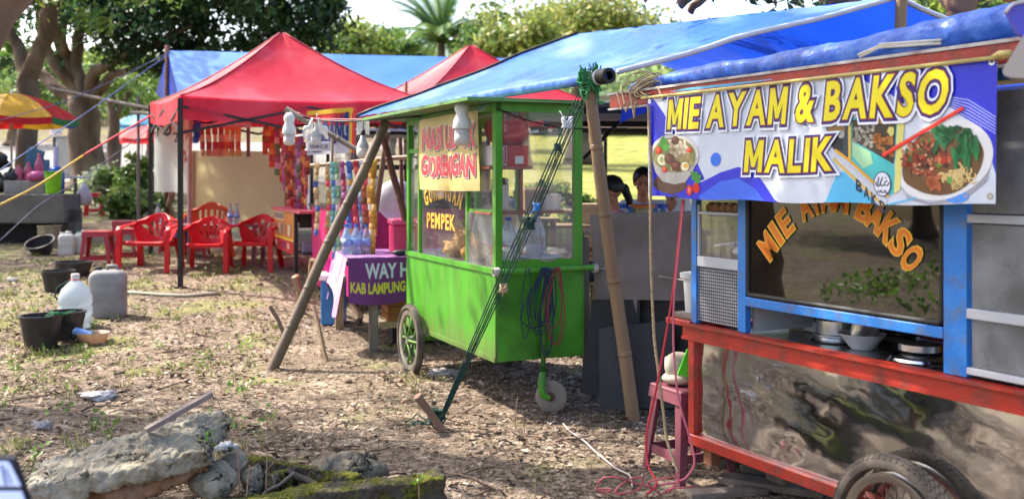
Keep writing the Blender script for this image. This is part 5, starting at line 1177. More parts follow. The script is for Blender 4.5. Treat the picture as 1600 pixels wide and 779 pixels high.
bam("bamboo_pole", "rough post behind the hanging lamps", P(553, 215, 9.9), P(549, 262, 9.9), .03, .03, woodg, 2)
# cable stays from the stake to the tarp corner
S0 = G(690, 672)
t = thing("tent_stake", "wooden stake leaning in the ground, lashed with green cord", "stake", tuple(S0))
m = MB(); m.tube(wob(S0+Vector((.05, -.02, -.06)), P(652, 618, 6.08), 5, .02), [.024, .027, .025, .024, .024, .027], 9); m.build("stick", mat("stake_wood", C('#8a6e5c'), .85, var=.3, bump=.4), t, smooth=True, angle=50)
m = MB()
for k in range(22):
    c = S0+Vector((-.01-.035*rng.random(), -.01, .03+.09*rng.random())); rr_ = rng.uniform(.026, .045); ti = rng.uniform(-.8, .8); m.tube([c+Vector((rr_*math.cos(q/10*6.283), rr_*math.sin(q/10*6.283), rr_*ti*math.cos(q/10*6.283+k))) for q in range(10)], .005, 5, closed=True)
for k in range(5): m.tube(wob(S0+Vector((0, 0, .06)), S0+Vector((-.25+rng.random()*.1, rng.gauss(0, .08), -.0+.03*rng.random())), 5, .25, k), .0045, 5)
m.build("lashing", ropeg, t, smooth=True)
top = P(921, 120, 6.18)
for k, (dx, dy, lab) in enumerate(((-13, 0, "leftmost"), (-7, 3, "second from the left"), (0, 6, "middle"), (6, 3, "fourth from the left"), (11, 8, "rightmost"))):
    e = P(921+dx*.55, 122+dy, 6.18+.01*k); s_ = S0+Vector((-.01+.006*k, 0, .07)); mid = s_.lerp(e, .5)+Vector((dx/16*.02, 0, -.02))
    cord("guy_rope", lab+" of five dark cords from the stake to the taped pole end", [s_, s_.lerp(mid, .5), mid, mid.lerp(e, .5), e], .0042, ropeg, "rope", twist=True, n=4, amp=.004, group="guy ropes of the big tarp")
for k, (f, r_, col, lab) in enumerate(((.4, .022, ropet, "frayed tan knot low on the cord bundle"), (.585, .032, ropeg, "thick dark green knot halfway up the cord bundle"), (.87, .03, mat("white_fray", C('#b9bcc0'), .8), "frayed white knot near the top of the cord bundle"), (.63, .02, bpy.data.materials["blue_string"], "blue string knot just above the middle of the cord bundle"), (.8, .018, ropeg, "small green knot on the upper cord bundle"))):
    c = S0.lerp(top, f)+Vector((rng.gauss(0, .012), -.01, 0)); m = MB()
    for q in range(9): ti = rng.uniform(-1, 1); m.tube([c+Vector((r_*math.cos(a/9*6.283)*rng.uniform(.8, 1.1), r_*.8*math.sin(a/9*6.283), r_*math.sin(a/9*6.283+ti*2)*1.1)) for a in range(9)], .005, 5, closed=True)
    for q in range(4): m.tube([c, c+Vector((rng.gauss(0, .03), rng.gauss(0, .02), rng.gauss(-.01, .04)))], .003, 4)
    tag(m.build("knot", col, smooth=True), lab, "knot")
m = MB(); c = top
for q in range(16): rr_ = rng.uniform(.045, .062); m.tube([c+Vector((rng.gauss(0, .01), 0, rng.gauss(-.03, .05)))+Vector((rr_*math.cos(a/10*6.283), rr_*math.sin(a/10*6.283), .3*rr_*math.cos(a/10*6.283+q))) for a in range(10)], .0055, 5, closed=True)
tag(m.build("lashing", mat("bright_green_cord", C('#2f7d4a'), .8, var=.3)), "green cord lashing where the bamboo pole meets the taped pole end", "rope")
# second roof, grey underside beyond the green cart, with a dark strut
t = thing("awning", "flat awning with grey underside seen beyond the green cart", "awning", tuple(Vector((.8, 9.5, 0))))
m = MB(); m.grid(lambda u, v: Vector((.35+u*3.1, 7.7+v*3.9+u*.2, 2.06+.02*math.sin(u*6+v*3)+.04*v)), 14, 10); m.build("sheet", mat("grey_sheet", C('#a8a09a'), .7, var=.2, transl=.5), t, smooth=True, mod='keep', solid=.01)
for q0_, q1_ in ((Vector((.3, 11.55, 2.05)), Vector((3.5, 11.75, 2.05))), (Vector((.3, 9.6, 2.02)), Vector((3.5, 9.8, 2.02))), (Vector((.3, 7.7, 2.02)), Vector((3.5, 7.9, 2.02)))): m = MB(); m.bar(q0_, q1_, .05, .05); m.build("beam", roped, t)
m = MB(); m.tube([P(912, 248, 9.2), P(968, 190, 9.25)], .018, 8); m.build("strut", rubber, t)

# ================================================================ long blue tent behind
tb = thing("ridge_tent", "long blue ridge tent behind the red gazebos", "tent", (-2.5, 16, gz(-2.5, 16)))
A = P(262, 79, 16.2); B = P(835, 92, 17.2); A2 = P(285, 175, 14.6); B2 = P(835, 185, 15.8); A3 = P(243, 147, 17.8); B3 = P(835, 160, 18.8)
m = MB(); m.grid(slope(A2, B2, B, A, .06, 4), 50, 12); m.build("front_slope", mat("sunlit_blue_tarp", C('#4a86d8'), .42, var=.15, vscale=.8, bump=.4, bscale=3, dirt=C('#7aa6dc'), dscale=.7, dirt_amt=.6, transl=.2), tb, smooth=True, mod='keep')  # paler tarp copy; the slope's sunlight is put into its colour
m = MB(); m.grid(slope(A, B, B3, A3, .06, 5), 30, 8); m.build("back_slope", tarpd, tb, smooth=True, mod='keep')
m = MB(); m.add([A2+Vector((.01, .02, 0)), A+Vector((0, .03, -.01)), A3], [(0, 1, 2)]); m.build("gable", tarpd, tb, mod='keep')
m = MB(); m.tube([A+Vector((0, -.03, .08)), Vector((A.x, A.y-.03, gz(A.x, A.y)))], .04, 8); m.build("pole", mat("rusty_pole", C('#6a4234'), .7, var=.2), tb, smooth=True)
m = MB(); c = P(634, 128, 15.2); m.tube([c, c-Vector((0, 0, 1.6))], .03, 8); m.build("pole", bpy.data.materials["rusty_pole"], tb, smooth=True)

# ================================================================ red gazebos
redt = mat("red_canopy", C('#cc1f3a'), .5, var=.12, vscale=1.5, transl=.35, bump=.4, bscale=5, dirt=C('#dd6a7c'), dscale=1.3, dirt_amt=.55)  # pink patches mixed into the red imitate dappled light on the cloth
poled = mat("dark_steel_pole", C('#2b2729'), .5, .3, var=.1)
def gazebo(label, c0, u, v, wu, wv, ztop, rise, group):
    """c0 front-left corner; u runs back-left, v runs right"""
    u = Vector((*u, 0)).normalized(); v = Vector((*v, 0)).normalized(); base = Vector((c0[0], c0[1], gz(*c0[:2])))
    t = thing("gazebo", label, "gazebo", tuple(base), group)
    zt = lambda p: ztop+(gz(p.x, p.y)-base.z)*.62
    cs = [Vector((c0[0], c0[1], 0)), Vector((c0[0], c0[1], 0))+v*wv, Vector((c0[0], c0[1], 0))+v*wv+u*wu, Vector((c0[0], c0[1], 0))+u*wu]
    for c in cs: c.z = zt(c)
    ctr = sum(cs, Vector())/4; pk = ctr+Vector((0, 0, rise))
    m = MB()
    for i in range(4):
        a, b = cs[i], cs[(i+1) % 4]
        def fn(s_, r_):
            e = a.lerp(b, s_); e = e.copy(); e.z -= .05*math.sin(math.pi*s_)
            h = (1-r_); hh = h**1.45*.72+h*.28; p = e.lerp(pk, 0); p = Vector((e.x+(pk.x-e.x)*h, e.y+(pk.y-e.y)*h, e.z+(pk.z-e.z)*hh))
            rdg = abs(s_-.5)*2; p.z -= .07*(1-rdg**2)*math.sin(math.pi*h)
            p.z += .012*mnoise.noise((s_*8, r_*6, i)); return p
        m.grid(lambda s_, q: fn(s_, max(.02, 1-q)), 20, 16)
    m.build("canopy", redt, t, smooth=True, mod='keep')
    for i in range(4):
        m = MB(); m.tube([(lambda h: Vector((cs[i].x+(pk.x-cs[i].x)*h, cs[i].y+(pk.y-cs[i].y)*h, cs[i].z+(pk.z-cs[i].z)*(h**1.45*.72+h*.28)+.004)))(q/16*.98) for q in range(17)], .011, 5); m.build("seam", mat("seam_red", C('#8a1428'), .6) if "seam_red" not in bpy.data.materials else bpy.data.materials["seam_red"], t, smooth=True)
    for i in range(4):
        a, b = cs[i], cs[(i+1) % 4]; nrm = (b-a).cross(Vector((0, 0, 1))).normalized()
        m = MB(); m.grid(lambda s_, q: a.lerp(b, s_)+Vector((0, 0, -.05*math.sin(math.pi*s_)-q*.27))+nrm*(.012+.012*math.sin(s_*17+i)*q), 30, 4); m.build("valance", redt, t, smooth=True, mod='keep')
    for c in cs:
        m = MB(); m.bar(Vector((c.x, c.y, gz(c.x, c.y))), Vector((c.x, c.y, c.z-.03)), .05); m.bar(Vector((c.x, c.y, gz(c.x, c.y))), Vector((c.x, c.y, gz(c.x, c.y)+.012)), .11); m.build("leg", poled, t)
    for i in range(4):
        a, b = cs[i], cs[(i+1) % 4]; z_ = Vector((0, 0, -.12)); z2 = Vector((0, 0, -.42)); md = a.lerp(b, .5)
        m = MB(); m.bar(a+z_, md+z2, .03); m.bar(md+z2, b+z_, .03); m.bar(a+z2, md+z_, .03); m.bar(md+z_, b+z2, .03); m.build("truss", poled, t)
    return cs
UU, VV = (-.43, .9), (.9, .43)
gc = gazebo("red peaked gazebo over the red chairs and the snack kiosk", (P(282, 440, 11.5).x, 11.5), UU, VV, 2.95, 2.95, 2.44, .92, "red gazebos")
g2 = Vector((*gc[1][:2], 0))+Vector((.05, .02, 0))+Vector((*UU, 0))*.72
gazebo("second red gazebo, its peak rising between the blue tarps", (g2.x, g2.y), UU, VV, 2.95, 2.95, 2.52, .94, "red gazebos")
# white hand-painted banner on the left side of the gazebo
wb0, wb1 = P(241, 180, 14.0), P(298, 184, 13.4); wt = thing("banner", "white cloth banner with dark hand painted letters hanging at the gazebo's left side", "banner", (wb0.x, wb0.y, 1.4))
def wsf(u, v, k=0):
    p = wb0.lerp(wb1, u); n = (wb1-wb0).cross(Vector((0, 0, 1))).normalized()
    return Vector((p.x, p.y, 1.33-.0+.05*math.sin(u*3.1)*0-(.06*u if v < .5 else 0)*0+v*1.04))+n*(.03*math.sin(u*9)+.004*k)
m = MB(); m.grid(wsf, 20, 12); m.build("cloth", mat("white_cloth", C('#ccd8cb'), .7, var=.08, vscale=3, transl=.5), wt, smooth=True, mod='keep')
m = MB()
for s_, u0, u1, v0, v1, col in (("PO", .1, .42, .72, .92, '#343c40'), ("ZE", .45, .82, .64, .76, '#343c40'), ("Ji", .86, .96, .66, .8, '#a84848'), ("8", .72, .92, .36, .56, '#a03c40')):
    vs, fs = text_map(s_, lambda u, v: wsf(u0+(u1-u0)*u+.05*(1-v), v0+(v1-v0)*v, 1), .03, ref_bold=.03); m.add(vs, fs, C(col))
m.build("lettering", vcolm, wt, mod='keep')
bam("bamboo_pole", "thin pinkish pole standing at the right edge of the white banner", Vector((wb1.x, wb1.y-.08, gz(wb1.x, wb1.y))), P(299, 165, 13.3), .025, .025, mat("pink_pole", C('#9a7c76'), .6), 3)
bam("bamboo_pole", "brown post below the white banner behind the red chairs", G(269, 346)+Vector((0, .0, 0)), P(268, 300, 14.4), .045, .045, bambooy, 2)
bam("bamboo_pole", "thin upright stick left of the red gazebo among the shrubs", Vector((P(217, 330, 15.5).x, 15.5, gz(-5.6, 15.5))), P(216, 150, 15.5), .028, .022, woodg, 3)
bam("bamboo_pole", "long grey branch tied level between the massive tree and the gazebo", P(78, 138, 17), P(236, 170, 15.2), .025, .03, woodg, 3)
bam("bamboo_pole", "short level branch below the long grey branch at the gazebo corner", P(205, 176, 15.5), P(237, 178, 14.6), .03, .03, woodg, 2)
bam("bamboo_pole", "second thin branch crossing below the long grey one", P(90, 142, 17), P(205, 163, 15.6), .02, .02, woodg, 2)
# cloth wall at the back
sc0, sc1 = P(300, 290, 14.6), P(447, 290, 15.2); sw = thing("cloth_screen", "plain olive yellow cloth screen stretched behind the red chairs", "screen", (sc0.x, sc0.y, gz(sc0.x, sc0.y)))
m = MB(); m.grid(lambda u, v: Vector((sc0.x+(sc1.x-sc0.x)*u, sc0.y+(sc1.y-sc0.y)*u+.03*math.sin(u*8), .85+v*1.06)), 24, 10); m.build("cloth", mat("olive_cloth", C('#cfc594'), .75, var=.08, vscale=1.2, transl=.5), sw, smooth=True, mod='keep')
m = MB(); m.bar(sc0+Vector((0, .03, -1)), sc0+Vector((0, .03, .5)), .04); m.bar(sc1+Vector((0, .03, -1)), sc1+Vector((0, .03, .5)), .04); m.build("stake", woodm, sw)

# ---------------------------------------------------------------- snack strips
def sachet_cols(pal): return [tuple(np.array(C(c))*rng.uniform(.8, 1.15)) for c in pal]
def strip_of(name, label, top, n, w, h, pal, group, face=(0, -1), sway=.01):
    """a hanging strip of joined sachets"""
    m = MB(); f = Vector((face[0], face[1], 0)).normalized(); s_ = Vector((-f.y, f.x, 0)); top = Vector(top)
    for k in range(n):
        a_ = rng.gauss(0, .25); s2 = (s_*math.cos(a_)+f*math.sin(a_)); f2 = Vector((-s2.y, s2.x, 0))
        c = top+Vector((0, 0, -(k+.5)*h))+s_*sway*math.sin(k*.7+top.x*9); col = pal[k % len(pal)]; col2 = tuple(min(1, q*1.8+.12) for q in col); dk = tuple(q*.5 for q in pal[(k+1) % len(pal)])
        def q3(x, z, b): return c+s2*(x*w/2)+Vector((0, 0, z*h/2))+f2*b
        nu = 4; vs = [q3(-1+2*i/nu, -1+2*j/nu, .012*math.sin(math.pi*i/nu)*math.sin(math.pi*j/nu)+.001) for j in range(nu+1) for i in range(nu+1)]; o_ = (nu+1)**2
        vs += [q3(-1+2*i/nu, -1+2*j/nu, -.012*math.sin(math.pi*i/nu)*math.sin(math.pi*j/nu)-.001) for j in range(nu+1) for i in range(nu+1)]
        for j in range(nu):
            for i in range(nu):
                b = j*(nu+1)+i; cc = col if not (i in (1, 2) and j in (1, 2)) else (col2 if (k+j+i) % 2 else dk)
                m.add([vs[b], vs[b+1], vs[b+nu+2], vs[b+nu+1]], [(0, 1, 2, 3)], cc); m.add([vs[o_+b], vs[o_+b+1], vs[o_+b+nu+2], vs[o_+b+nu+1]], [(0, 3, 2, 1)], col)
    return tag(m.build(name, vcolpl, smooth=False, mod='keep'), label, "sachets", group)
GS = "strips of snack sachets hanging at the kiosk"
pals = [['#b85a5c', '#d06a3a', '#8c2a2a'], ['#c4483c', '#d8a04a', '#c03a4c'], ['#7a5a4a', '#b0508a', '#d8a8b8', '#5a7a4a'], ['#c03a40', '#e0c0b0', '#a83848', '#cc6a50'], ['#7a4a3c', '#c8a078', '#93603c', '#c04a4a'], ['#c88a3c', '#c8563a', '#b03030'], ['#b05a8a', '#c88ab4', '#a85080'], ['#8a2a30', '#b83a34', '#d07038']]
for k, (px, y0_, y1_, d) in enumerate(((415, 193, 242, 13.2), (424, 193, 262, 13.1), (433, 195, 274, 13), (442, 195, 286, 12.9), (450, 200, 330, 12.6), (458, 218, 300, 12.4), (466, 222, 352, 12.2), (474, 222, 330, 12), (482, 240, 310, 11.9), (461, 200, 260, 12.6), (470, 205, 250, 12.3), (437, 193, 240, 13.1), (419, 193, 235, 13.15), (428, 193, 252, 13.05), (446, 197, 300, 12.75), (454, 205, 312, 12.5), (462, 222, 366, 12.25), (478, 235, 345, 11.95), (469, 226, 318, 12.1))):
    h = .08; n = max(2, int((y1_-y0_)*d/FPX/h)); strip_of("sachet_strip", "narrow strip of reddish snack sachets hanging at the kiosk under the red gazebo", P(px, y0_, d), n, .06+.02*rng.random(), h, sachet_cols(pals[k % len(pals)]), GS)
for k in range(7):
    px = 316+k*9.5; strip_of("snack_packs", "column of red snack packs hanging in a block above the olive screen", P(px, 199, 14.2), 4, .078, .1, sachet_cols(['#b0424a', '#d8b0a0', '#a83a4a', '#c88a7a'] if k < 4 else ['#c88a4a', '#d8b890', '#b85a44', '#c8a86c']), "snack packs hanging above the olive screen")
m = MB(); m.bar(P(300, 197, 14.25), P(392, 196, 14.25), .03, .06); tag(m.build("hanging_rail", alumw), "pale rail the block of snack packs hangs from", "rail")
m = MB(); m.bar(P(388, 198, 14.3), P(388, 245, 14.3), .05, .04); tag(m.build("post", woodg), "short pale upright at the right of the snack pack block", "post")
m = MB()
for q in range(4): m.ell(P(303+rng.random()*6, 196+q*7, 14), (.05, .05, .06), nz=.4, seed=q)
tag(m.build("blue_bag", mat("blue_film", C('#1d5cc0'), .35, var=.2), smooth=True), "crumpled blue plastic bag tied beside the snack packs", "bag")
GB = "sachet strips hanging from the bamboo rail"
bp = [(['#c8a878', '#b89868', '#d0b890'], "tan", 10, 496-7, 9.5), (['#7ab0b8', '#5a98a8', '#a8c8c0'], "pale teal", 13, 521, 9.45), (['#8ab48a', '#6a9a78', '#b0c8a0'], "green", 13, 528, 9.4), (['#b05088', '#c070a0', '#903868'], "pink", 12, 536, 9.35), (['#4a78c8', '#3a68b8', '#6a98d8'], "bright blue", 14, 546, 9.3), (['#b83848', '#c86058', '#983040'], "red", 13, 556, 9.25), (['#8a98b0', '#a0b0c8', '#7a88a8'], "grey blue", 12, 565, 9.2), (['#8a4a2c', '#a86038', '#704020'], "brown", 14, 570, 9.1), (['#c89a4a', '#b8883c', '#d8b060'], "golden", 13, 579, 9.05), (['#c8a040', '#b89030', '#a87828'], "mustard", 12, 584, 9.0), (['#c8b088', '#c09860', '#a88850'], "sand coloured", 11, 513, 9.5)]
for pal, nm, n, px, d in bp:
    strip_of("sachet_strip", nm+" sachet strip hanging from the bamboo rail above the purple table", P(px+(6 if px < 500 else 0), 254-(px-500)*.06, d), int(n*1.28), .046, .056, sachet_cols(pal+[rng.choice(['#d8d0c8', '#c8485a', '#4a68a8', '#d8b060'])]), GB)
# ================================================================ people
def remeshed(name, mb, mt, parent, voxel=.009, smooth=3):
    o = mb.build(name, mt, parent, smooth=True)
    r = o.modifiers.new("r", 'REMESH'); r.mode = 'VOXEL'; r.voxel_size = voxel
    s_ = o.modifiers.new("s", 'SMOOTH'); s_.factor = .5; s_.iterations = smooth
    dg = bpy.context.evaluated_depsgraph_get(); me = bpy.data.meshes.new_from_object(o.evaluated_get(dg)); old = o.data
    o.modifiers.clear(); o.data = me; me.name = name; bpy.data.meshes.remove(old); me.polygons.foreach_set("use_smooth", [True]*len(me.polygons))
    if not me.materials: me.materials.append(mt)
    return o
def caps(m, p0, p1, r0, r1, n=12):
    p0 = Vector(p0); p1 = Vector(p1); L_ = (p1-p0).length; d = (p1-p0)/max(L_, 1e-6); pts = []; rs = []
    for k in range(5): a = math.pi/2*(1-k/4); pts.append(p0-d*r0*math.sin(a)); rs.append(max(.0015, r0*math.cos(a)))
    for k in range(1, 4): pts.append(p0.lerp(p1, k/4)); rs.append(r0+(r1-r0)*k/4)
    for k in range(5): a = math.pi/2*k/4; pts.append(p1+d*r1*math.sin(a)); rs.append(max(.0015, r1*math.cos(a)))
    m.tube(pts, rs, n)
def skin_mat(name, h): return mat(name, C(h), .5, var=.06, vscale=9, spec=.4)
def hand(m, wrist, dirv, up, s=1.0, curl=.5):
    d = Vector(dirv).normalized(); u = (Vector(up)-d*Vector(up).dot(d)).normalized(); sd = d.cross(u)
    w = Vector(wrist); pc = w+d*.05*s
    for q in (-.026, -.009, .009, .026): caps(m, w+sd*q*.7*s+d*.01*s, w+sd*q*s+d*.088*s, .013*s, .011*s, 8)
    for q, ln in ((-.028, .06), (-.0095, .073), (.0095, .078), (.028, .068)):
        b = w+sd*q*s+d*.09*s; k1 = b+(d*math.cos(curl*.5)-u*math.sin(curl*.5))*ln*.5*s; k2 = k1+(d*math.cos(curl*1.3)-u*math.sin(curl*1.3))*ln*.5*s
        caps(m, b, k1, .0092*s, .0085*s, 8); caps(m, k1, k2, .0085*s, .0072*s, 8)
    b = w+sd*.024*s+d*.025*s; k1 = b+(sd*.7+d*.6-u*.3).normalized()*.042*s; caps(m, b, k1, .012*s, .0105*s, 8); caps(m, k1, k1+(sd*.3+d*.9-u*.4).normalized()*.032*s, .0105*s, .0085*s, 8)
def person(label, base, ang, seat, skin, shirtm, pantm, hairm, hair='short', tilt=(0, 0), elbows=None, hands_=None, standing=False, voxel=.008, group=None, scarf=None, female=False):
    """local: x right, y forward, z up; base on the ground"""
    t = thing("person", label, "person", tuple(base), group)
    M = Matrix.Translation(base) @ Matrix.Rotation(ang, 4, 'Z')
    hipz = .93 if standing else seat+.09; sh = hipz+.46; f = .9 if female else 1.0
    sw = .185*f; neck = Vector((0, .0, sh+.05)); hc = Vector((tilt[1], .03+tilt[0]*.16, sh+.215-abs(tilt[0])*.02))
    HM = Matrix.Translation(hc) @ Matrix.Rotation(-tilt[0], 4, 'X')
    def E(v): return HM @ Vector(v)
    def torso(m, g):
        m.ell((0, 0, hipz), (.165+g, .12+g, .12+g), 16, 10); m.ell((0, .005, hipz+.17), (.15*f+g, .105+g, .17+g), 16, 10); m.ell((0, 0, hipz+.33), (.175*f+g, .115+g, .17+g), 16, 10)
        caps(m, (-sw+.02, 0, sh-.02), (sw-.02, 0, sh-.02), .062+g, .062+g); 
        if female: m.ell((.065, .085, hipz+.3), (.07, .055, .07), 12, 8); m.ell((-.065, .085, hipz+.3), (.07, .055, .07), 12, 8)
    el = elbows or ((-sw-.09, .06, sh-.28), (sw+.09, .06, sh-.28)); ha = hands_ or ((-.16, .28, sh-.33), (.16, .28, sh-.33))
    def arms(m, g, full=True):
        for s_, e, h in ((-1, el[0], ha[0]), (1, el[1], ha[1])):
            a = Vector((s_*sw, 0, sh-.03)); e = Vector(e); h = Vector(h); caps(m, a, e, .052*f+g, .04*f+g)
            if full: caps(m, e, h, .04*f, .026*f)
    def legs(m, g):
        for s_ in (-1, 1):
            h = Vector((s_*.09, 0, hipz-.02))
            if standing: k = Vector((s_*.1, .03, .5)); a = Vector((s_*.11, 0, .09))
            else: k = Vector((s_*.11, .4, seat+.05)); a = Vector((s_*.11, .36, .09))
            caps(m, h, k, .085+g, .058+g); caps(m, k, a, .056+g, .036+g)
            if not g: caps(m, a+Vector((0, -.03, -.05)), a+Vector((0, .15, -.06)), .038, .03)
    m = MB(M); torso(m, 0); arms(m, 0); legs(m, 0); caps(m, neck-Vector((0, 0, .07)), hc-Vector((0, .015, .06)), .055*f, .05*f)
    for e, h in ((el[0], ha[0]), (el[1], ha[1])): hand(m, h, Vector(h)-Vector(e), (0, 0, 1))
    m.ell(E((0, -.008, .025)), (.078, .098, .098), 20, 14); m.ell(E((0, .028, -.045)), (.058, .066, .07), 16, 12); m.ell(E((0, .062, -.085)), (.026, .024, .022), 12, 8)
    caps(m, E((0, .088, .015)), E((0, .108, -.028)), .010, .0145, 10); m.ell(E((0, .1, -.032)), (.021, .012, .010), 10, 8)
    caps(m, E((-.05, .078, .034)), E((.05, .078, .034)), .013, .013, 8); m.ell(E((0, .087, -.062)), (.025, .011, .0075), 12, 8); m.ell(E((0, .085, -.073)), (.02, .011, .007), 12, 8)
    for s_ in (-1, 1): m.ell(E((s_*.078, -.005, -.005)), (.012, .022, .034), 10, 8); m.ell(E((s_*.045, .06, -.025)), (.022, .02, .02), 10, 8)
    body = remeshed("body", m, skin, t, voxel, 2)
    m = MB(M)
    for s_ in (-1, 1): m.ell(E((s_*.03, .079, .007)), (.0125, .009, .0065), 12, 8)
    m.build("eye", mat("dark_eye", C('#241a16'), .2) if "dark_eye" not in bpy.data.materials else bpy.data.materials["dark_eye"], t, smooth=True)
    m = MB(M)
    for s_ in (-1, 1): caps(m, E((s_*.014, .0925, .03)), E((s_*.05, .083, .034)), .0042, .003, 6)
    m.build("eyebrow", hairm, t, smooth=True)
    m = MB(M); torso(m, .013); arms(m, .016, False); remeshed("shirt", m, shirtm, t, .011, 4)
    m = MB(M); legs(m, .014); m.ell((0, 0, hipz-.03), (.178, .132, .11), 16, 10); remeshed("trousers", m, pantm, t, .012, 4)
    m = MB(M)
    if scarf is None:
        vs = []; n, q = 26, 14
        def hs(u, v):
            ph = 2*math.pi*u; front = max(0, math.sin(ph)); lim = 1.95-1.05*front**1.3; th = v*lim
            r_ = 1.0+.05*mnoise.noise((math.cos(ph)*3, math.sin(ph)*3, v*4)); top = .016 if hair == 'short' else .012
            return E((math.sin(th)*math.cos(ph)*(.083+top*.5)*r_, -.01+math.sin(th)*math.sin(ph)*(.1+top)*r_, .03+math.cos(th)*(.096+top)*r_))
        m.grid(hs, 30, 14)
        if hair == 'pony':
            m.ell(E((0, -.115, .02)), (.03, .03, .03), 12, 8); caps(m, E((0, -.125, .01)), E((0, -.155, -.09)), .036, .028); caps(m, E((0, -.155, -.09)), E((0, -.15, -.2)), .028, .01)
        m.build("hair", hairm, t, smooth=True, solid=.012)
    else:
        m.ell(E((0, -.022, .03)), (.095, .105, .112), 20, 14); m.ell((0, .0, sh+.02), (.17, .13, .11), 20, 12); caps(m, E((0, -.03, -.02)), (0, 0, sh+.03), .1, .12)
        remeshed("headscarf", m, scarf, t, .012, 4)
    return t
hairk = mat("black_hair", C('#17130f'), .45, var=.3, vscale=30, stretch=(1, 1, .2), bump=.3, bscale=60)
sk1 = skin_mat("tan_skin", '#b98060'); jean = mat("dark_trousers", C('#2c3140'), .85, var=.15)
def striped():
    m = mat("striped_shirt", C('#b9c4d4'), .8, var=.05); nt = m.node_tree; N = nt.nodes; L = nt.links
    g = N.new("ShaderNodeNewGeometry"); sp = N.new("ShaderNodeSeparateXYZ"); L.new(g.outputs['Position'], sp.inputs[0])
    mu = N.new("ShaderNodeMath"); mu.operation = 'MULTIPLY'; mu.inputs[1].default_value = 2*math.pi/.085; L.new(sp.outputs['Z'], mu.inputs[0])
    si = N.new("ShaderNodeMath"); si.operation = 'SINE'; L.new(mu.outputs[0], si.inputs[0])
    r = N.new("ShaderNodeValToRGB"); r.color_ramp.interpolation = 'CONSTANT'; e = r.color_ramp.elements; e[0].color = (*C('#3a5fae'), 1); e[1].position = .5; e[1].color = (*C('#c8cdd8'), 1)
    mr = N.new("ShaderNodeMapRange"); mr.inputs[1].default_value = -1; mr.inputs[2].default_value = 1; L.new(si.outputs[0], mr.inputs[0]); L.new(mr.outputs[0], r.inputs[0]); L.new(r.outputs[0], N["Principled BSDF"].inputs['Base Color']); return m
pA = P(963, 0, 9.0); bA = Vector((pA.x, 9.0, gz(pA.x, 9.0)))
person("woman in a pink shirt with black ponytail, seated facing left behind the metal boards", bA, R(98), .57, sk1, mat("pink_shirt", C('#b9808a'), .8, var=.06), jean, hairk, hair='pony', tilt=(.12, 0), female=True)
pB = P(1004, 0, 9.5); bB = Vector((pB.x, 9.5, gz(pB.x, 9.5)))
person("young man in a blue and white striped shirt seated beside the banner edge, looking down", bB, R(176), .60, sk1, striped(), jean, hairk, tilt=(.3, 0))
pC = P(1062, 0, 8.8); bC = Vector((pC.x, 8.8, gz(pC.x, 8.8)))
person("seated person in white headscarf mostly hidden behind the printed banner", bC, R(120), .5, sk1, mat("white_shirt", C('#c9c5c4'), .8), jean, hairk, scarf=mat("white_scarf", C('#d0cccb'), .8, var=.05), female=True)
for k, b in enumerate((bA, bB, bC)):
    t = thing("bench", ("wooden bench under the woman in pink", "wooden bench under the man in stripes", "wooden bench under the person in white")[k], "bench", tuple(b)); st_ = (.57, .60, .5)[k]
    m = MB(); m.box(b+Vector((0, 0, st_-.03)), (.5, .34, .035), bev=.004); m.build("seat", woodm, t)
    for sx in (-1, 1):
        for sy in (-1, 1): m = MB(); m.bar(b+Vector((sx*.2, sy*.12, 0)), b+Vector((sx*.2, sy*.12, st_-.045)), .04); m.build("leg", woodm, t)
tc = P(1000, 0, 8.55); gz_ = gz(tc.x, 8.55); t = thing("table", "plain wooden table in front of the seated people behind the metal boards", "table", (tc.x, 8.55, gz_))
m = MB(); m.box((tc.x, 8.6, 1.06), (1.1, .5, .035), bev=.004); m.build("tabletop", woodm, t)
for sx in (-1, 1):
    for sy in (-1, 1): m = MB(); m.bar((tc.x+sx*.5, 8.6+sy*.2, gz_), (tc.x+sx*.5, 8.6+sy*.2, 1.04), .05); m.build("leg", woodm, t)
bucket("food_tub", "translucent tub with orange lid on the table before the striped man", "tub", P(1004, 0, 8.5)*1+Vector((0, 0, 1.078-1.5-280*8.5/1600)), .085, .1, .2, mat("cloudy_orange_tub", C('#c9b48a'), .4, transl=.2), mat("orange_lid", C('#d8702c'), .4))
for k, (px, dx) in enumerate(((986, 0), (1024, 0), (1036, 0))): bottle("water_bottle", ("clear water bottle left of the orange lidded tub", "blue tinted water bottle right of the orange lidded tub", "second blue tinted bottle against the banner edge")[k], Vector((P(px, 0, 8.45).x, 8.45, 1.078)), .05, .2, mat("blue_pet%d" % k, C('#5a9ad0'), .15, trans=.6, alpha=.8), capb)
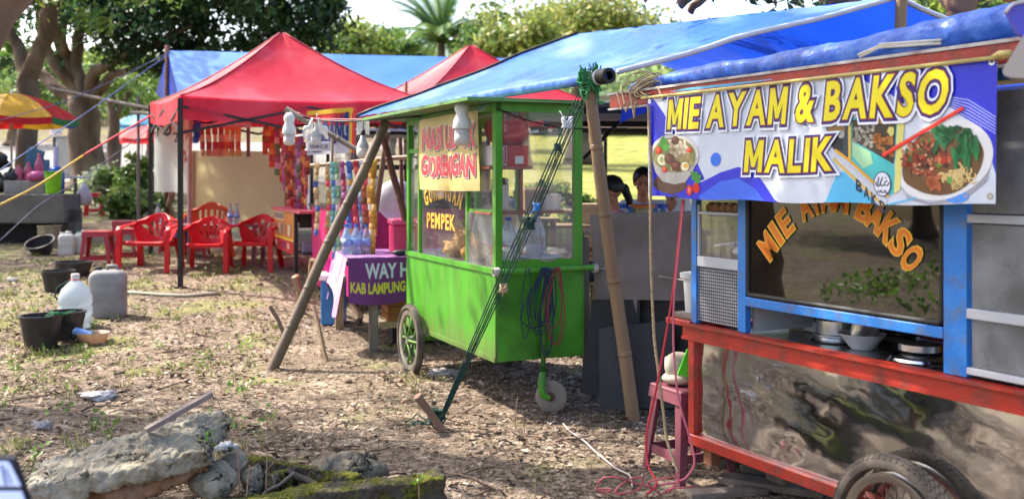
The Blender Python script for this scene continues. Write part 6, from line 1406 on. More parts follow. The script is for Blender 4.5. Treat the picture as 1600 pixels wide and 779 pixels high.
# far people and stalls on the road
fr_ = gp(184, 46); person("distant person in a red shirt standing on the pavement behind the shrubs", Vector(fr_), R(40), .5, sk1, mat("red_shirt", C('#a02430'), .8), jean, hairk, standing=True, voxel=.02)
fr_ = gp(88, 56); person("distant person in white standing far up the pavement above the umbrella", Vector((fr_[0], 56, gz(fr_[0], 56))), R(200), .5, sk1, mat("pale_shirt", C('#c8c8cc'), .8), jean, hairk, standing=True, voxel=.02)
def parasol(label, px, py, d, w, col, base, group=None, hh=.32, alt=None, sag=0, n=8):
    k = d/FPX; c = P(px, py, d); g = gz(c.x, d) if base is None else base; t = thing("parasol", label, "parasol", (c.x, d, g), group); r = w*k/2; H_ = r*hh*2
    m = MB(); cols = alt or [col]
    for i in range(n):
        a0_, a1_ = 2*math.pi*(i+.35)/n, 2*math.pi*(i+1.35)/n
        def fn(u, v):
            p0, p1 = Vector((math.cos(a0_), math.sin(a0_), 0)), Vector((math.cos(a1_), math.sin(a1_), 0)); q = p0.lerp(p1, u)*r*v
            return Vector((c.x, d, c.z))+q+Vector((0, 0, -H_*v**1.9-.03*r*math.sin(math.pi*u)*v))
        m.grid(fn, 6, 10, C(cols[i % len(cols)]))
        m.grid(lambda u, v: fn(u, 1)+Vector((0, 0, -.11*r*v)), 6, 1, C(cols[(i+1) % len(cols)] if alt else cols[0]))
    m.build("canopy", mat("parasol_cloth%d" % int(px), (0, 0, 0), .6, attr="Col", var=.06, transl=.4), t, smooth=False, mod='keep')
    m = MB(); m.tube([(c.x, d, g), (c.x, d, c.z+.06)], max(.018, .02*r), 8); m.build("pole", mat("pale_pole%d" % int(px), C('#b4b0aa'), .4), t, smooth=True)
    m = MB()
    for i in range(n): a = 2*math.pi*(i+.35)/n; m.tube([(c.x, d, c.z-H_*.35), (c.x+math.cos(a)*r*.6, d+math.sin(a)*r*.6, c.z-H_*.36)], .006, 4)
    m.build("rib", poled, t); return t
parasol("large parasol with yellow, red and blue panels over the drinks stall at the left edge", 18, 146, 17.0, 195, '#d8a82c', None, alt=['#2f7d4a', '#3a50b8', '#d8a42c', '#c8282c', '#2f7d4a', '#d8a42c', '#d8a42c', '#c8282c'], hh=.2)
parasol("distant pale blue parasol on the pavement behind the shrubs", 222, 178, 40, 90, '#5a98b8', None, hh=.2)
parasol("distant red parasol in front of the pale blue one", 232, 197, 37, 100, '#c8303a', None, hh=.2)
for k, (px, py, w, h, d) in enumerate(((132, 222, 20, 24, 42), (160, 222, 16, 22, 44), (60, 224, 14, 18, 47), (105, 240, 26, 60, 36))):
    p = gp(px, d); kk = d/FPX; m = MB(); z_ = p[2]; m.box((p[0], d, z_+h*kk/2), (w*kk, w*kk*.8, h*kk), bev=.03); m.box((p[0], d, z_+h*kk+.03), (w*kk*1.12, w*kk*.92, .06))
    tag(m.build("concrete_post", mat("pale_concrete%d" % k, C('#a8a49e'), .9, var=.15)), ("pale square block beside the road left of the massive trunk", "second pale block further along the road", "small pale block behind the umbrella pole", "tall pale cabinet against the massive trunk")[k], "block")
m = MB(); p = P(747, 55, 58); m.prism([(-1.2, -1.4), (1.6, -1.4), (1.6, .0), (.3, .75), (-1.2, .0)], Matrix.Translation(p) @ Matrix.Rotation(R(90), 4, 'X'), -3); t = thing("house", "grey gabled house top showing between the palm and the trees", "house", (p.x, p.y, gz(p.x, p.y)))
m.build("wall", mat("grey_render", C('#9a928c'), .9), t); m = MB(); 
for s_, x0, x1 in ((1, .3, 1.9), (-1, -1.5, .3)): m.bar(p+Vector((x0 if s_ > 0 else x1, 1.5, .8)), p+Vector((x1 if s_ > 0 else x0, 1.5, -.1)), 3.4, .1)
m.build("roof", mat("grey_roof", C('#7a726c'), .8), t)
m = MB(); p = P(985, 208, 72); m.box((p.x, 74, gz(p.x, 74)+1.2), (16, 3, 2.4)); t = thing("house", "long pale blue low building beyond the yellow field", "house", (p.x, 74, gz(p.x, 74))); m.build("wall", mat("pale_blue_wall", C('#a8b8c4'), .9, var=.1), t)
m = MB(); m.box((p.x, 74, gz(p.x, 74)+2.5), (16.6, 3.6, .2)); m.build("roof", mat("dull_roof", C('#8a7470'), .9), t)
for q in range(4): m = MB(); m.box((p.x-5.6+q*3.6, 72.48, gz(p.x, 74)+1.3), (1.2, .06, 1.0)); m.build("window", mat("dim_window", C('#4c5a66'), .3) if q == 0 else bpy.data.materials["dim_window"], t)

# ================================================================ plastic armchairs
def armchair(label, col, group, slots='fan', dirtc='#c8606c'):
    t = thing("plastic_armchair", label, "chair", (0, 0, 0), group); mt = mat("chair_plastic_"+col[1:], C(col), .35, var=.06, transl=.3, spec=.5)
    def back(u, v):
        s_ = u*2-1; hw = .205+.085*math.sin(min(1, v*1.15)*math.pi/2); z = .385+.40*v*(1-.2*s_*s_*v)-.04*max(0, abs(s_)-.75)*v*6*.2
        if v > .8: hw *= 1-.55*((v-.8)/.2)**2*1.0
        return Vector((s_*hw, .2+.11*v-.13*s_*s_, z))
    nu, nv = 56, 44; vs = [back(i/nu, j/nv) for j in range(nv+1) for i in range(nu+1)]; fs = []
    for j in range(nv):
        for i in range(nu):
            u, v = (i+.5)/nu*2-1, (j+.5)/nv; hole = False
            if slots == 'fan':
                for q in range(-2, 3):
                    v1 = .80-.085*abs(q)
                    if .2 < v < v1:
                        f = (v-.2)/(v1-.2); uc = q*(.13+.2*f); w_ = .03+.035*f if f < .62 else .03+.06*math.sqrt(max(0, 1-((f-.72)/.28)**2))
                        if abs(u-uc) < w_ and not (.58 < f < .64): hole = True
            else:
                for q in range(-2, 3):
                    if .25 < v < .75 and abs(u-q*.26) < .06: hole = True
            if not hole: b = j*(nu+1)+i; fs.append((b, b+1, b+nu+2, b+nu+1))
    m = MB(); m.add(vs, fs); m.build("backrest", mt, t, smooth=True, mod='weld', solid=.012)
    m = MB(); m.grid(lambda u, v: Vector(((u*2-1)*(.235-.03*v), -.2+.4*v, .40-.03*v+.012*(u*2-1)**2-.02*math.exp(-((v)/.06)**2))), 16, 16); m.build("seat", mt, t, smooth=True, mod='keep', solid=.022)
    for s_ in (-1, 1):
        pts = [(.265, .22, .66), (.29, .10, .635), (.305, -.05, .625), (.305, -.19, .61), (.30, -.235, .57), (.295, -.245, .48)]
        m = MB(); m.grid(lambda u, v: (lambda i, f: Vector((s_*(pts[i][0]*(1-f)+pts[i+1][0]*f+(u-.5)*.07), pts[i][1]*(1-f)+pts[i+1][1]*f, pts[i][2]*(1-f)+pts[i+1][2]*f-.012*(2*u-1)**2)))(min(4, int(v*5)), v*5-min(4, int(v*5))), 5, 20); m.build("armrest", mt, t, smooth=True, mod='keep', solid=.014)
        for sy, top, bot in ((0, (.29, -.245, .5), (.30, -.27, 0)), (1, (.23, .2, .45), (.275, .30, 0))):
            m = MB(); T = Vector((s_*top[0], top[1], top[2])); B_ = Vector((s_*bot[0], bot[1], bot[2])); 
            for (ox, oy, wx, wy) in ((0, 0, .062, .012), (-s_*.027, (.02 if sy == 0 else -.02), .012, .045)):
                m.bar(T+Vector((ox, oy, 0)), B_+Vector((ox*.8, oy*.8, 0)), wx, wy, up=(0, 1, 0))
            m.build("leg", mt, t)
    m = MB(); m.box((0, -.2, .375), (.45, .012, .045)); m.build("apron", mt, t); m = MB(); m.box((0, .19, .35), (.4, .012, .04)); m.build("apron", mt, t); return t
gr = "red armchairs in a row"
ch = armchair("leftmost red plastic armchair with fan slots, facing forward behind the jerrycan", '#d2202a', gr)
def at(px, py): p = G(px, py); return p
p = at(232, 424); place(ch, p+Vector((0, .1, 0)), R(-4), (1.03, 1, .9))
p = at(320, 426); dup(ch, p+Vector((0, .1, 0)), R(5), "middle red plastic armchair just right of the dark tent leg", (.9, .95, .86))
p = at(396, 424); dup(ch, p+Vector((0, .1, 0)), R(-6), "rightmost red plastic armchair beside the snack kiosk", (.93, .95, .88))
oc = armchair("orange plastic armchair with straight slots behind the middle red one", '#d0683c', None, 'bars'); p = P(326, 400, 13.6); place(oc, Vector((p.x, 13.6, gz(p.x, 13.6))), R(8), (1, 1, .98))
s1 = stool("stool", "dark red plastic stool at the left end of the row, in front of the others", .46, .40, '#a02434'); p = at(147, 419); place(s1, p+Vector((0, .12, 0)), R(10))
for (px, py, rz, sc, lab) in ((196, 414, 20, 1.0, "red plastic stool half hidden behind the leftmost armchair"), (193, 394, 0, .95, "rear red stool just left of the leftmost armchair back"), (268, 396, 12, 1.0, "rear red stool between the leftmost armchair and the tent leg"), (300, 404, 5, .95, "red stool partly hidden between the two left armchairs")):
    p = at(px, py); dup(s1, p+Vector((0, .12, 0)), R(rz), lab, sc)
s5 = stool("stool", "bright red plastic stool standing alone by the drinks stall", .45, .36, '#cf1f2a', group="red plastic stools"); p = at(147, 338); place(s5, p, R(15), 1.0)
p = P(350, 0, 13.2); g = gz(p.x, 13.2); t = thing("table", "low red plastic table behind the armchairs with water bottles on it", "table", (p.x, 13.2, g))
m = MB(); m.box((p.x-.1, 13.2, g+.5), (1.2, .6, .03), bev=.01); m.build("tabletop", bpy.data.materials["stool_plastic"], t)
for sx in (-1, 1):
    for sy in (-1, 1): m = MB(); m.bar((p.x-.1+sx*.54, 13.2+sy*.24, g), (p.x-.1+sx*.56, 13.2+sy*.25, g+.49), .05); m.build("leg", bpy.data.materials["stool_plastic"], t)
for k, (px, lab) in enumerate(((360, "left one of two blue capped water bottles behind the chairs"), (370, "right one of two blue capped water bottles behind the chairs"), (247, "blue capped bottle left of the dark tent leg behind the chair"))):
    bottle("water_bottle", lab, Vector((P(px, 0, 13.0).x, 13.0, g+.515)), .035, .26, petm, capb, band=bandm)
t = bottle("water_gallon", "big blue water gallon with green pump behind the tent leg", Vector((P(290, 0, 14.0).x, 14.0, gz(-4.4, 14)+.12)), .14, .42, mat("blue_gallon", C('#2a62b8'), .2, transl=.4, alpha=.9), mat("green_pump", C('#2a9a8a'), .4))
# ================================================================ snack kiosk and pink cart
k0, k1 = P(428, 348, 12.9), P(459, 372, 11.6); t = thing("snack_kiosk", "low kiosk counter with orange and red printed front board", "kiosk", (k0.x, 12.2, gz(k0.x, 12.2)))
kd = (k1-k0); kd.z = 0; kn = Vector((kd.y, -kd.x, 0)).normalized()
m = MB(); FKm = frame((k0.x, k0.y, 0), (kd.x, kd.y)); L_ = kd.length; z0_ = gz(k0.x, 12.2)+.3
def kp(u, z, b=0): return FKm @ Vector((u*L_, b, z))
def quadp(u0, u1, z0, z1, b, col): m.add([kp(u0, z0, b), kp(u1, z0, b), kp(u1, z1, b), kp(u0, z1, b)], [(0, 1, 2, 3)], C(col))
m.fr = None; quadp(0, 1, z0_, z0_+.48, 0, '#c88438'); quadp(0, 1, z0_, z0_+.14, .004, '#b8323a'); quadp(0, 1, z0_+.14, z0_+.165, .006, '#d8c04a'); quadp(.05, .55, z0_+.36, z0_+.46, .004, '#c8c0a8'); quadp(.08, .9, z0_+.19, z0_+.33, .004, '#b08a68')
for q in range(5): quadp(.1+q*.16, .2+q*.16, z0_+.2, z0_+.32, .006, ['#8a5a3a', '#c8b090', '#7a6a5a', '#b86a3a', '#d0c0a0'][q])
for q in range(4): quadp(.12+q*.2, .2+q*.2, z0_+.04, z0_+.11, .006, ['#d8b0a0', '#8a3040', '#4a4a8a', '#d8c0a0'][q])
for q in range(5): quadp(.09+q*.09, .15+q*.09, z0_+.38, z0_+.445, .006, '#5a5a58')
m.build("front_board", vcol, t, mod='keep')
m = MB(FKm); m.box((L_/2+.2, -.35, z0_+.49), (L_+.5, .75, .03)); m.build("counter", mat("pink_counter", C('#c05a68'), .5, var=.1), t)
for c_, s_ in (((L_+.03, -.02, z0_+.1), (.04, .04, .75)), ((L_+.03, -.7, z0_+.1), (.04, .04, .75)), ((.03, -.7, z0_+.1), (.04, .04, .75)), ((L_+.02, -.36, z0_+.38), (.03, .6, .16))): m = MB(FKm); m.box(c_, s_); m.build("leg" if s_[0] == .04 else "side_panel", darkin, t)
m = MB(FKm); m.box((L_+.0, -.36, z0_+.02), (.5, .6, .02)); m.build("shelf", darkin, t)
cup_c = ['#c03040', '#d06038', '#c8b040', '#b83050', '#6a4a8a']
for k in range(5):
    q = kp(.28+.13*(k % 3), z0_+.507+(.12 if k > 2 else 0), -.18-.06*(k % 2)); lath("paper_cup", ("red paper cup at the left of the kiosk counter", "orange paper cup in the middle of the kiosk counter", "yellow paper cup at the right of the kiosk cups", "crimson cup stacked on the red kiosk cup", "violet cup stacked on the orange kiosk cup")[k], "cup", q, [(.035, 0), (.045, .11), (.047, .115), (0, .115)], mat("kcup%d" % k, C(cup_c[k]), .5, var=.2, vscale=20))
m = MB(FKm); m.box((L_*.85, -.25, z0_+.62), (.16, .1, .22), col=C('#b8b8d0'), bev=.005); m.box((L_*.85, -.197, z0_+.7), (.14, .004, .05), col=C('#3a48a8')); tag(m.build("carton", vcolm), "pale lilac carton with a blue stripe on the kiosk counter", "carton")
m = MB(FKm); m.box((L_+.1, -.4, z0_+.7), (.05, .5, .4), col=C('#c4c4c8'), bev=.005); m.box((L_+.128, -.4, z0_+.7), (.006, .42, .32), col=C('#a8aaa8')); tag(m.build("white_board", vcolm), "white panel standing at the right end of the kiosk counter", "panel")
for k in range(3):
    m = MB(FKm); m.box((L_+.06, -.15-.17*k, z0_+.09), (.1, .13, .12+.03*k), col=C(['#8a8098', '#c0a890', '#8a6a48'][k]), bev=.004); tag(m.build("carton", vcolm), ("mauve carton on the kiosk's lower shelf, front", "tan carton on the kiosk's lower shelf, middle", "brown carton on the kiosk's lower shelf, back")[k], "carton")
pc0 = P(487, 0, 11.5); FPk = frame((pc0.x, pc0.y, 0), (.43, -.9)); FPf = None; PL, PW = 1.5, 1.5; g = gz(pc0.x, 10.8)
t = thing("pink_cart", "pink panelled glass food cart behind the hanging sachets and purple table", "food cart", (pc0.x+.6, 10.8, g))
m = MB(FPk)
def corr(fr, L_, zlo, zhi, b, n):
    mm = MB(fr); mm.grid(lambda u, v: (u*L_, b+.012*abs(math.sin(u*n*math.pi)), zlo+v*(zhi-zlo)), n*8, 1); return mm
pinkm = mat("pink_sheet", C('#c02468'), .4, var=.1, transl=.1)
cpt = FPk @ Vector((PL, 0, 0)); FPr = frame((cpt.x, cpt.y, 0), (.9, .43))
corr(FPk, PL, g+.12, 1.2, 0, 9).build("side_panel", pinkm, t, mod='keep'); corr(FPr, PW, g+.12, 1.2, 0, 9).build("front_panel", pinkm, t, mod='keep')
m = MB(FPk); m.box((PL/2, -PW/2, 1.215), (PL+.06, PW+.06, .03)); m.build("counter", rubber, t)
for a, b in ((0, 0), (PL, 0), (PL*.45, 0), (0, -PW), (PL, -PW)): m = MB(FPk); m.box((a, b, 1.6), (.03, .03, .75)); m.build("post", rubber, t)
for c_, s_ in (((PL/2, 0, 1.97), (PL, .04, .04)), ((PL, -PW/2, 1.97), (.04, PW, .04)), ((PL, -PW/2, 1.62), (.03, PW, .05)), ((PL, -PW/2, 1.28), (.03, PW, .06))): m = MB(FPk); m.box(c_, s_); m.build("rail", rubber, t)
m = MB(FPk); m.box((PL/2, -PW/2, 1.99), (PL+.3, PW+.3, .02)); m.build("roof", alumw, t)
m = MB(FPk); m.box((PL/2, -.002, 1.6), (PL-.03, .004, .72)); m.box((PL-.002, -PW/2, 1.6), (.004, PW-.03, .72)); m.build("pane", clearg, t)
m = MB(FPk); m.box((PL/2, -PW+.02, 1.55), (PL, .02, .7), col=C('#b8b0c4')); m.build("back_wall", vcolm, t)
for sx in (.1, PL-.1):
    for sy in (-.1, -PW+.1): m = MB(FPk); m.box((sx, sy, g+.06), (.06, .06, .2)); m.build("leg", rubber, t)
for k in range(5):
    q = FPk @ Vector((.35+.24*k, -.35, 1.23)); bottle("water_bottle", "water bottle standing inside the glass of the pink cart", q, .06, .3, petm, capb, group="bottles inside the pink cart")
# red padang banner
d0, d1 = P(480, 176, 10.0), P(555, 172, 9.75); t = thing("banner", "red and white banner with dark letters PADANG above the pink cart", "banner", tuple(d0))
def pb_(u, v, k=0): p = d0.lerp(d1, u); return Vector((p.x, p.y-.002*k+.02*math.sin(u*8), 1.735+v*.43+.02*u))
m = MB(); m.grid(pb_, 20, 8, C('#c4c2cc')); 
for (u0, u1, v0, v1, col, k) in ((0, 1, .62, 1, '#c42a2c', 1), (.0, .95, .9, 1, '#d8a830', 2), (.93, 1, 0, 1, '#c8302c', 2), (.88, .93, 0, 1, '#d8a830', 2)):
    m.grid(lambda u, v: pb_(u0+(u1-u0)*u, v0+(v1-v0)*v, k), 12, 2, C(col))
m.build("sheet", vcol, t, mod='keep'); m = MB()
vs, fs = text_map("PADANG", lambda u, v: pb_(.1+.77*u, .2+.02*u+v*(.42+.3*u), 3), .05, .1, ref_bold=.05); m.add(vs, fs, C('#2a3268'))
vs, fs = text_map("Nasi", lambda u, v: pb_(.03+.27*u, .05+v*.16, 3), .03, ref_bold=.03); m.add(vs, fs, C('#2a3268')); m.build("lettering", vcolm, t, mod='keep')
m = MB(); c = P(499, 229, 9.4); m.box(c, (.205, .012, .085), rot=(0, 0, .1), col=C('#d0d0d4'), bev=.004); t = thing("plate_sign", "small white plate with grey characters under the hanging lamps", "sign", tuple(c)); m.build("plate", vcolm, t)
m = MB(); vs, fs = text_map("N5AM IC.YB", lambda u, v: c+Vector((-.08+.16*u, -.022+.018*(u-.5), -.018+.036*v)), .03, ref_bold=.03); m.add(vs, fs, C('#5a5a60')); m.build("lettering", vcolm, t, mod='keep')
# lamps
bulbw = mat("frosted_bulb", C('#d8d4d2'), .35, transl=.35); bulbn = mat("lamp_neck", C('#b8b8b8'), .35)
def lamp(label, top, s=1.0, bag=0, fan=False):
    c = Vector(top); t = thing("hanging_lamp", label, "lamp", tuple(c), "white LED lamps hanging from the poles")
    m = MB(); m.lathe([(.02*s, -.02*s), (.028*s, -.06*s), (.05*s, -.105*s), (.058*s, -.125*s), (.058*s, -.15*s), (.0, -.15*s)], tuple(c), 20); m.build("neck", bulbn, t, smooth=True, angle=50)
    m = MB(); m.lathe([(.058*s, -.15*s), (.062*s, -.2*s), (.055*s, -.228*s), (.035*s, -.24*s), (0, -.243*s)], tuple(c), 20); m.build("bulb", bulbw, t, smooth=True)
    m = MB(); m.lathe([(.02*s, .03*s), (.024*s, -.02*s), (.02*s, -.03*s), (0, -.03*s)], tuple(c), 14); m.tube([c+Vector((0, 0, .03)), c+Vector((.01, 0, .1))], .004, 5); m.build("socket", rubber if not bag else white_pl, t, smooth=True)
    if bag:
        m = MB()
        if fan:
            for sg in (-1, 1): m.grid(lambda u, v: c+Vector((sg*(.02+u*.09), -.03-.02*math.sin(v*5), .06-u*.1-v*(.13-.05*u)+.015*math.sin(u*9+v*4))), 8, 6)
        else: m.lathe([(.02, .09), (.045, .06), (.05, .03), (.038, .0), (.055, -.04), (.062, -.09), (.06, -.1)], tuple(c), 16)
        m.build("plastic_wrap", white_pl, t, smooth=True, mod='keep')
lamp("leftmost white LED lamp, wrapped in plastic, hanging in front of the snack sachets", P(452, 192, 9.0), .82, 1); lamp("white LED lamp with a torn white bag fanned over it below the PADANG banner", P(494, 195, 9.0), .72, 1, True)
lamp("white LED lamp hanging just left of the thick grey bamboo pole", P(567, 207, 8.6), .88); lamp("white LED lamp with bag tied on its neck before the yellow banner", P(722, 178, 6.65), .85, 1)
m = MB(); m.grid(lambda u, v: P(557+u*20, 186+v*22+6*abs(u-.5), 8.65)+Vector((0, .01*math.sin(u*7), 0)), 8, 6); tag(m.build("white_bag", white_pl, smooth=True, mod='keep'), "small white plastic bag tied above the lamp by the bamboo pole", "bag")
cord("cable", "black cable strung from the branch to the green cart roof above the lamps", [P(472, 183, 9.0), P(495, 188, 9), P(540, 190, 8.8), P(600, 186, 8.3), P(655, 182, 7.8)], .008, roped, "cable", amp=.01)
cord("cord", "pink cord drooping between the branch and the bamboo pole top", [P(465, 176, 9.0), P(490, 186, 9), P(530, 186, 8.8), P(590, 187, 8.5)], .005, bpy.data.materials["pink_cord"], "cord", amp=.03)
cord("cable", "black cable drooping inside the top of the green cart's front glass", [LV(.0, .01, 1.95), LV(.2, .012, 1.88), LV(.45, .012, 1.83), LV(GW+.3, .05, 1.84)], .004, roped, "cable", amp=.01)
# purple table
ta = Vector((P(547, 0, 8.55).x, 8.55, 0)); FT = frame((ta.x, ta.y, 0), (.965, .262)); TZ = .84; TW, TD = 1.35, 1.0; g = gz(ta.x, 8.8)
def LT(a, b, z): return FT @ Vector((a, b, z))
t = thing("table", "wooden market table behind the grey bamboo pole, covered by the purple cloth", "table", tuple(LT(.5, -.4, g)))
m = MB(FT); m.box((TW/2, -TD/2, TZ-.025), (TW, TD, .03)); m.build("tabletop", woodm, t)
for a, b in ((.2, -.03), (.0, -TD+.1), (TW-.06, -.03), (TW-.06, -TD+.06)):
    q = LT(a, b, 0); m = MB(FT); m.box((a, b, (TZ-.04+gz(q.x, q.y))/2), (.075, .05, TZ-.04-gz(q.x, q.y))); m.build("leg", woodg if a > .1 else woodm, t)
m = MB(FT); m.box((TW/2+.1, -.03, .27), (TW-.3, .03, .05)); m.box((.1, -TD/2, .35), (.03, TD-.2, .05)); m.build("stretcher", woodm, t)
cl = thing("tablecloth", "purple printed tablecloth reading WAY H and KAB LAMPUNG on the market table", "tablecloth", tuple(LT(.5, 0, .4)))
m = MB(); m.grid(lambda u, v: LT(-.02+u*(TW+.04), .02-v*(TD+.04), TZ+.004+.006*mnoise.noise((u*9, v*9, 3))), 24, 18); m.build("top_sheet", mat("shiny_lilac", C('#b48ac8'), .25, var=.2, vscale=4, bump=.4, bscale=9, coat=.3), cl, smooth=True, mod='keep')
def drop(u, v, k=0): return LT(-.02+u*(TW+.04), .03+.02*math.sin(u*14)*v+.03*v+.001*k, TZ+.006-v*(.37+.025*math.sin(u*9)))
m = MB(); m.grid(drop, 50, 12); m.build("front_drop", mat("purple_vinyl", C('#6a1a72'), .4, var=.12, bump=.3, bscale=5), cl, smooth=True, mod='keep')
m = MB()
for s_, u0, u1, v0, v1, col in (("WAY H", .10, .365, .45, .12, '#c8ccd8'), ("KAB LAMPUNG", .012, .345, .77, .53, '#d0c83a')):
    vs, fs = text_map(s_, lambda u, v: drop(u0+(u1-u0)*u, v0+(v1-v0)*v, 2), .035, ref_bold=.035); m.add(vs, fs, C(col))
m.build("lettering", vcol, cl, mod='keep')
m = MB(); m.grid(lambda u, v: LT(-.03-.02*math.sin(u*12)*v-.09*v, .03-u*(TD+.03), TZ+.005-v*(.38+.12*math.sin(u*6+1))), 30, 10)
m.build("side_drop", mat("lilac_vinyl", C('#c08ac4'), .35, var=.35, vscale=5, bump=.4, bscale=6, dirt=C('#d8d4e0'), dscale=3, dirt_amt=.8), cl, smooth=True, mod='keep')
m = MB(); m.grid(lambda u, v: P(500+u*32, 420-18*v-14*u+10*math.sin(u*5), 9.5)+Vector((0, .15*v, .04*math.sin(u*9))), 16, 6); tag(m.build("pink_sheet", mat("hot_pink_film", C('#c43a88'), .4, var=.3, vscale=3, transl=.3), smooth=True, mod='keep'), "loose pink plastic sheet hanging at the left of the market table", "sheet")
m = MB(); p = P(515, 425, 9.7); m.box(p+Vector((0, 0, -.04)), (.3, .35, .06), rot=(0, .1, .2), bev=.02); t_ = thing("white_box", "white box lid on blue crate below the pink sheet", "box", (p.x, p.y, gz(p.x, p.y))); m.build("lid", white_pl, t_); m = MB(); m.box((p.x+.04, p.y, gz(p.x, p.y)+.22), (.2, .26, .44), bev=.01); m.build("crate", mat("blue_crate", C('#3a78b8'), .4), t_)
m = MB(); p = G(522, 455); 
for q in range(3): m.ell((p.x+q*.07, p.y+.3, p.z+.08), (.09, .08, .09), nz=.5, seed=q)
tag(m.build("red_bag", mat("crimson_film", C('#b82848'), .4, var=.2), smooth=True), "crumpled crimson plastic bag on the ground under the pink sheet", "bag")
t = thing("cooler", "pink plastic cool box on the market table beside the green cart", "cool box", tuple(LT(.5, -.3, TZ))); m = MB(FT); m.box((.52, -.35, TZ+.14), (.26, .22, .26), bev=.02, taper=1.0); m.build("body", mat("pink_plastic", C('#c83a64'), .35, var=.06), t); m = MB(FT); m.box((.52, -.35, TZ+.29), (.28, .24, .05), bev=.015); m.build("lid", mat("pink_lid", C('#d85a7c'), .35), t)
for k in range(5): bottle("water_bottle", "clear water bottle in the cluster on the left of the market table", LT(.02+.085*(k % 3), -.42-.09*(k//3), TZ+.005), .04, .26, petm, capb, group="water bottles on the market table", band=bandm)
for k in range(4): m = MB(FT); m.box((.62+.09*k, -.12-.04*(k % 2), TZ+.018), (.12, .09, .018), rot=(0, 0, .4*k), col=C(['#c8c8b8', '#b89858', '#c4c8cc', '#5a6a58'][k]), bev=.004); tag(m.build("packet", vcolm), ("pale packet lying flat at the front of the market table", "tan packet beside the pale one on the table front", "white packet nearest the green cart on the table", "dark green packet at the table's right end")[k], "packet")
m = MB(FT); m.ell((.47, -.14, TZ+.03), (.1, .04, .03)); tag(m.build("black_pouch", roped, smooth=True), "black pouch lying in front of the pink cool box", "pouch")
m = MB(); p = LT(.75, -.3, .0); p.z = gz(p.x, p.y)
t = thing("wooden_crate", "orange brown wooden crate under the purple tablecloth", "crate", tuple(p)); m = MB(FT)
for q in range(3): m.box((.62, -.22, .30+.065*q), (.5, .02, .055)); m.box((.36, -.42, .30+.065*q), (.02, .4, .055))
m.box((.62, -.42, .27), (.5, .4, .02)); m.build("slat_box", mat("crate_wood", C('#a8703c'), .7, var=.2), t); m = MB(FT); m.box((.62, -.42, .14), (.46, .36, .23)); m.build("base", darkin, t)
m = MB(); m.ell((p.x+.05, p.y-.12, p.z+.12), (.16, .12, .11), nz=.4, seed=9); tag(m.build("grey_bag", mat("grey_film", C('#8a8a90'), .4, var=.2), smooth=True), "crumpled grey plastic bag on the ground below the wooden crate", "bag")
m = MB(); q = P(618, 312, 9.4); m.ell(q, (.17, .12, .2), nz=.15, seed=4); tag(m.build("white_sack", mat("milky_film", C('#c4c4cc'), .35, transl=.3, var=.1), smooth=True), "big milky plastic sack hanging left of the green cart glass", "sack")
# sticks around
for p0, p1, r, mt, lab in ((G(452, 532), P(422, 478, 9.0), .02, bamboo, "short dark stake leaning left beside the thick grey bamboo pole"), (G(512, 566), P(490, 478, 8.5), .018, bambooy, "thin bent stick with a blue tip in front of the market table"), (G(476, 490), P(459, 432, 10), .025, woodm, "pale stick leaning left behind the grey bamboo pole, front one"), (G(470, 478), P(463, 430, 10.3), .028, mat("brown_stick", C('#8a5a44'), .8, var=.2), "reddish stick leaning behind the grey bamboo pole"), (G(478, 470), P(488, 405, 10.4), .03, woodm, "upright wooden post beside the pink cart corner"), (G(516, 480), P(528, 420, 9.4), .03, woodm, "curved wooden leg under the loose pink sheet")):
    m = MB(); m.tube(wob(Vector(p0)+Vector((0, 0, -.03)), p1, 5, .05, seed=p0.x), [r, r*.95, r, r*.9, r, r*.95], 8); tag(m.build("stick", mt, smooth=True, angle=50), lab, "stick")
# metal boards
def sheet(label, pts, d_, mt, thick=.012, name="metal_board"):
    m = MB(); vs = [P(x, y, d) for (x, y), d in zip(pts, d_)]; n = len(vs); off = Vector((0, thick, 0)); m.add(vs+[v+off for v in vs], [tuple(range(n)), tuple(n+i for i in range(n))]+[(i, (i+1) % n, n+(i+1) % n, n+i) for i in range(n)])
    return tag(m.build(name, mt), label, "board")
boardm = mat("stained_board", C('#7a706c'), .75, var=.25, vscale=2.2, bump=.25, bscale=20, dirt=C('#4a3a34'), dscale=1.6, dirt_amt=.75)
blackm = mat("sooty_sheet", C('#1b1a1d'), .6, var=.35, vscale=2, bump=.2, dirt=C('#363438'), dscale=1.8, dirt_amt=.5)
sheet("tall stained grey board standing behind the tan bamboo pole", [(922, 335), (1082, 329), (1086, 470), (996, 468), (994, 510), (932, 515), (928, 425)], [6.75, 6.5, 6.5, 6.6, 6.6, 6.75, 6.75], boardm)
sheet("black sooty sheet leaning low at the left behind the others", [(926, 468), (1000, 468), (1000, 640), (906, 612)], [6.7, 6.6, 6.55, 6.65], blackm)
sheet("dark slate coloured sheet in front of the black one", [(936, 512), (1052, 500), (1060, 636), (936, 640)], [6.55, 6.45, 6.4, 6.5], mat("slate_sheet", C('#333238'), .6, var=.3, vscale=2, bump=.2, dirt=C('#1c1a1c'), dirt_amt=.6))
sheet("black sheet filling the gap under the tall stained board", [(996, 440), (1090, 440), (1090, 640), (1000, 640)], [6.66, 6.5, 6.45, 6.6], blackm)
m = MB(); m.bar(P(917, 640, 6.9), P(914, 370, 6.95), .05); tag(m.build("post", woodg), "weathered upright post right behind the green cart", "post")

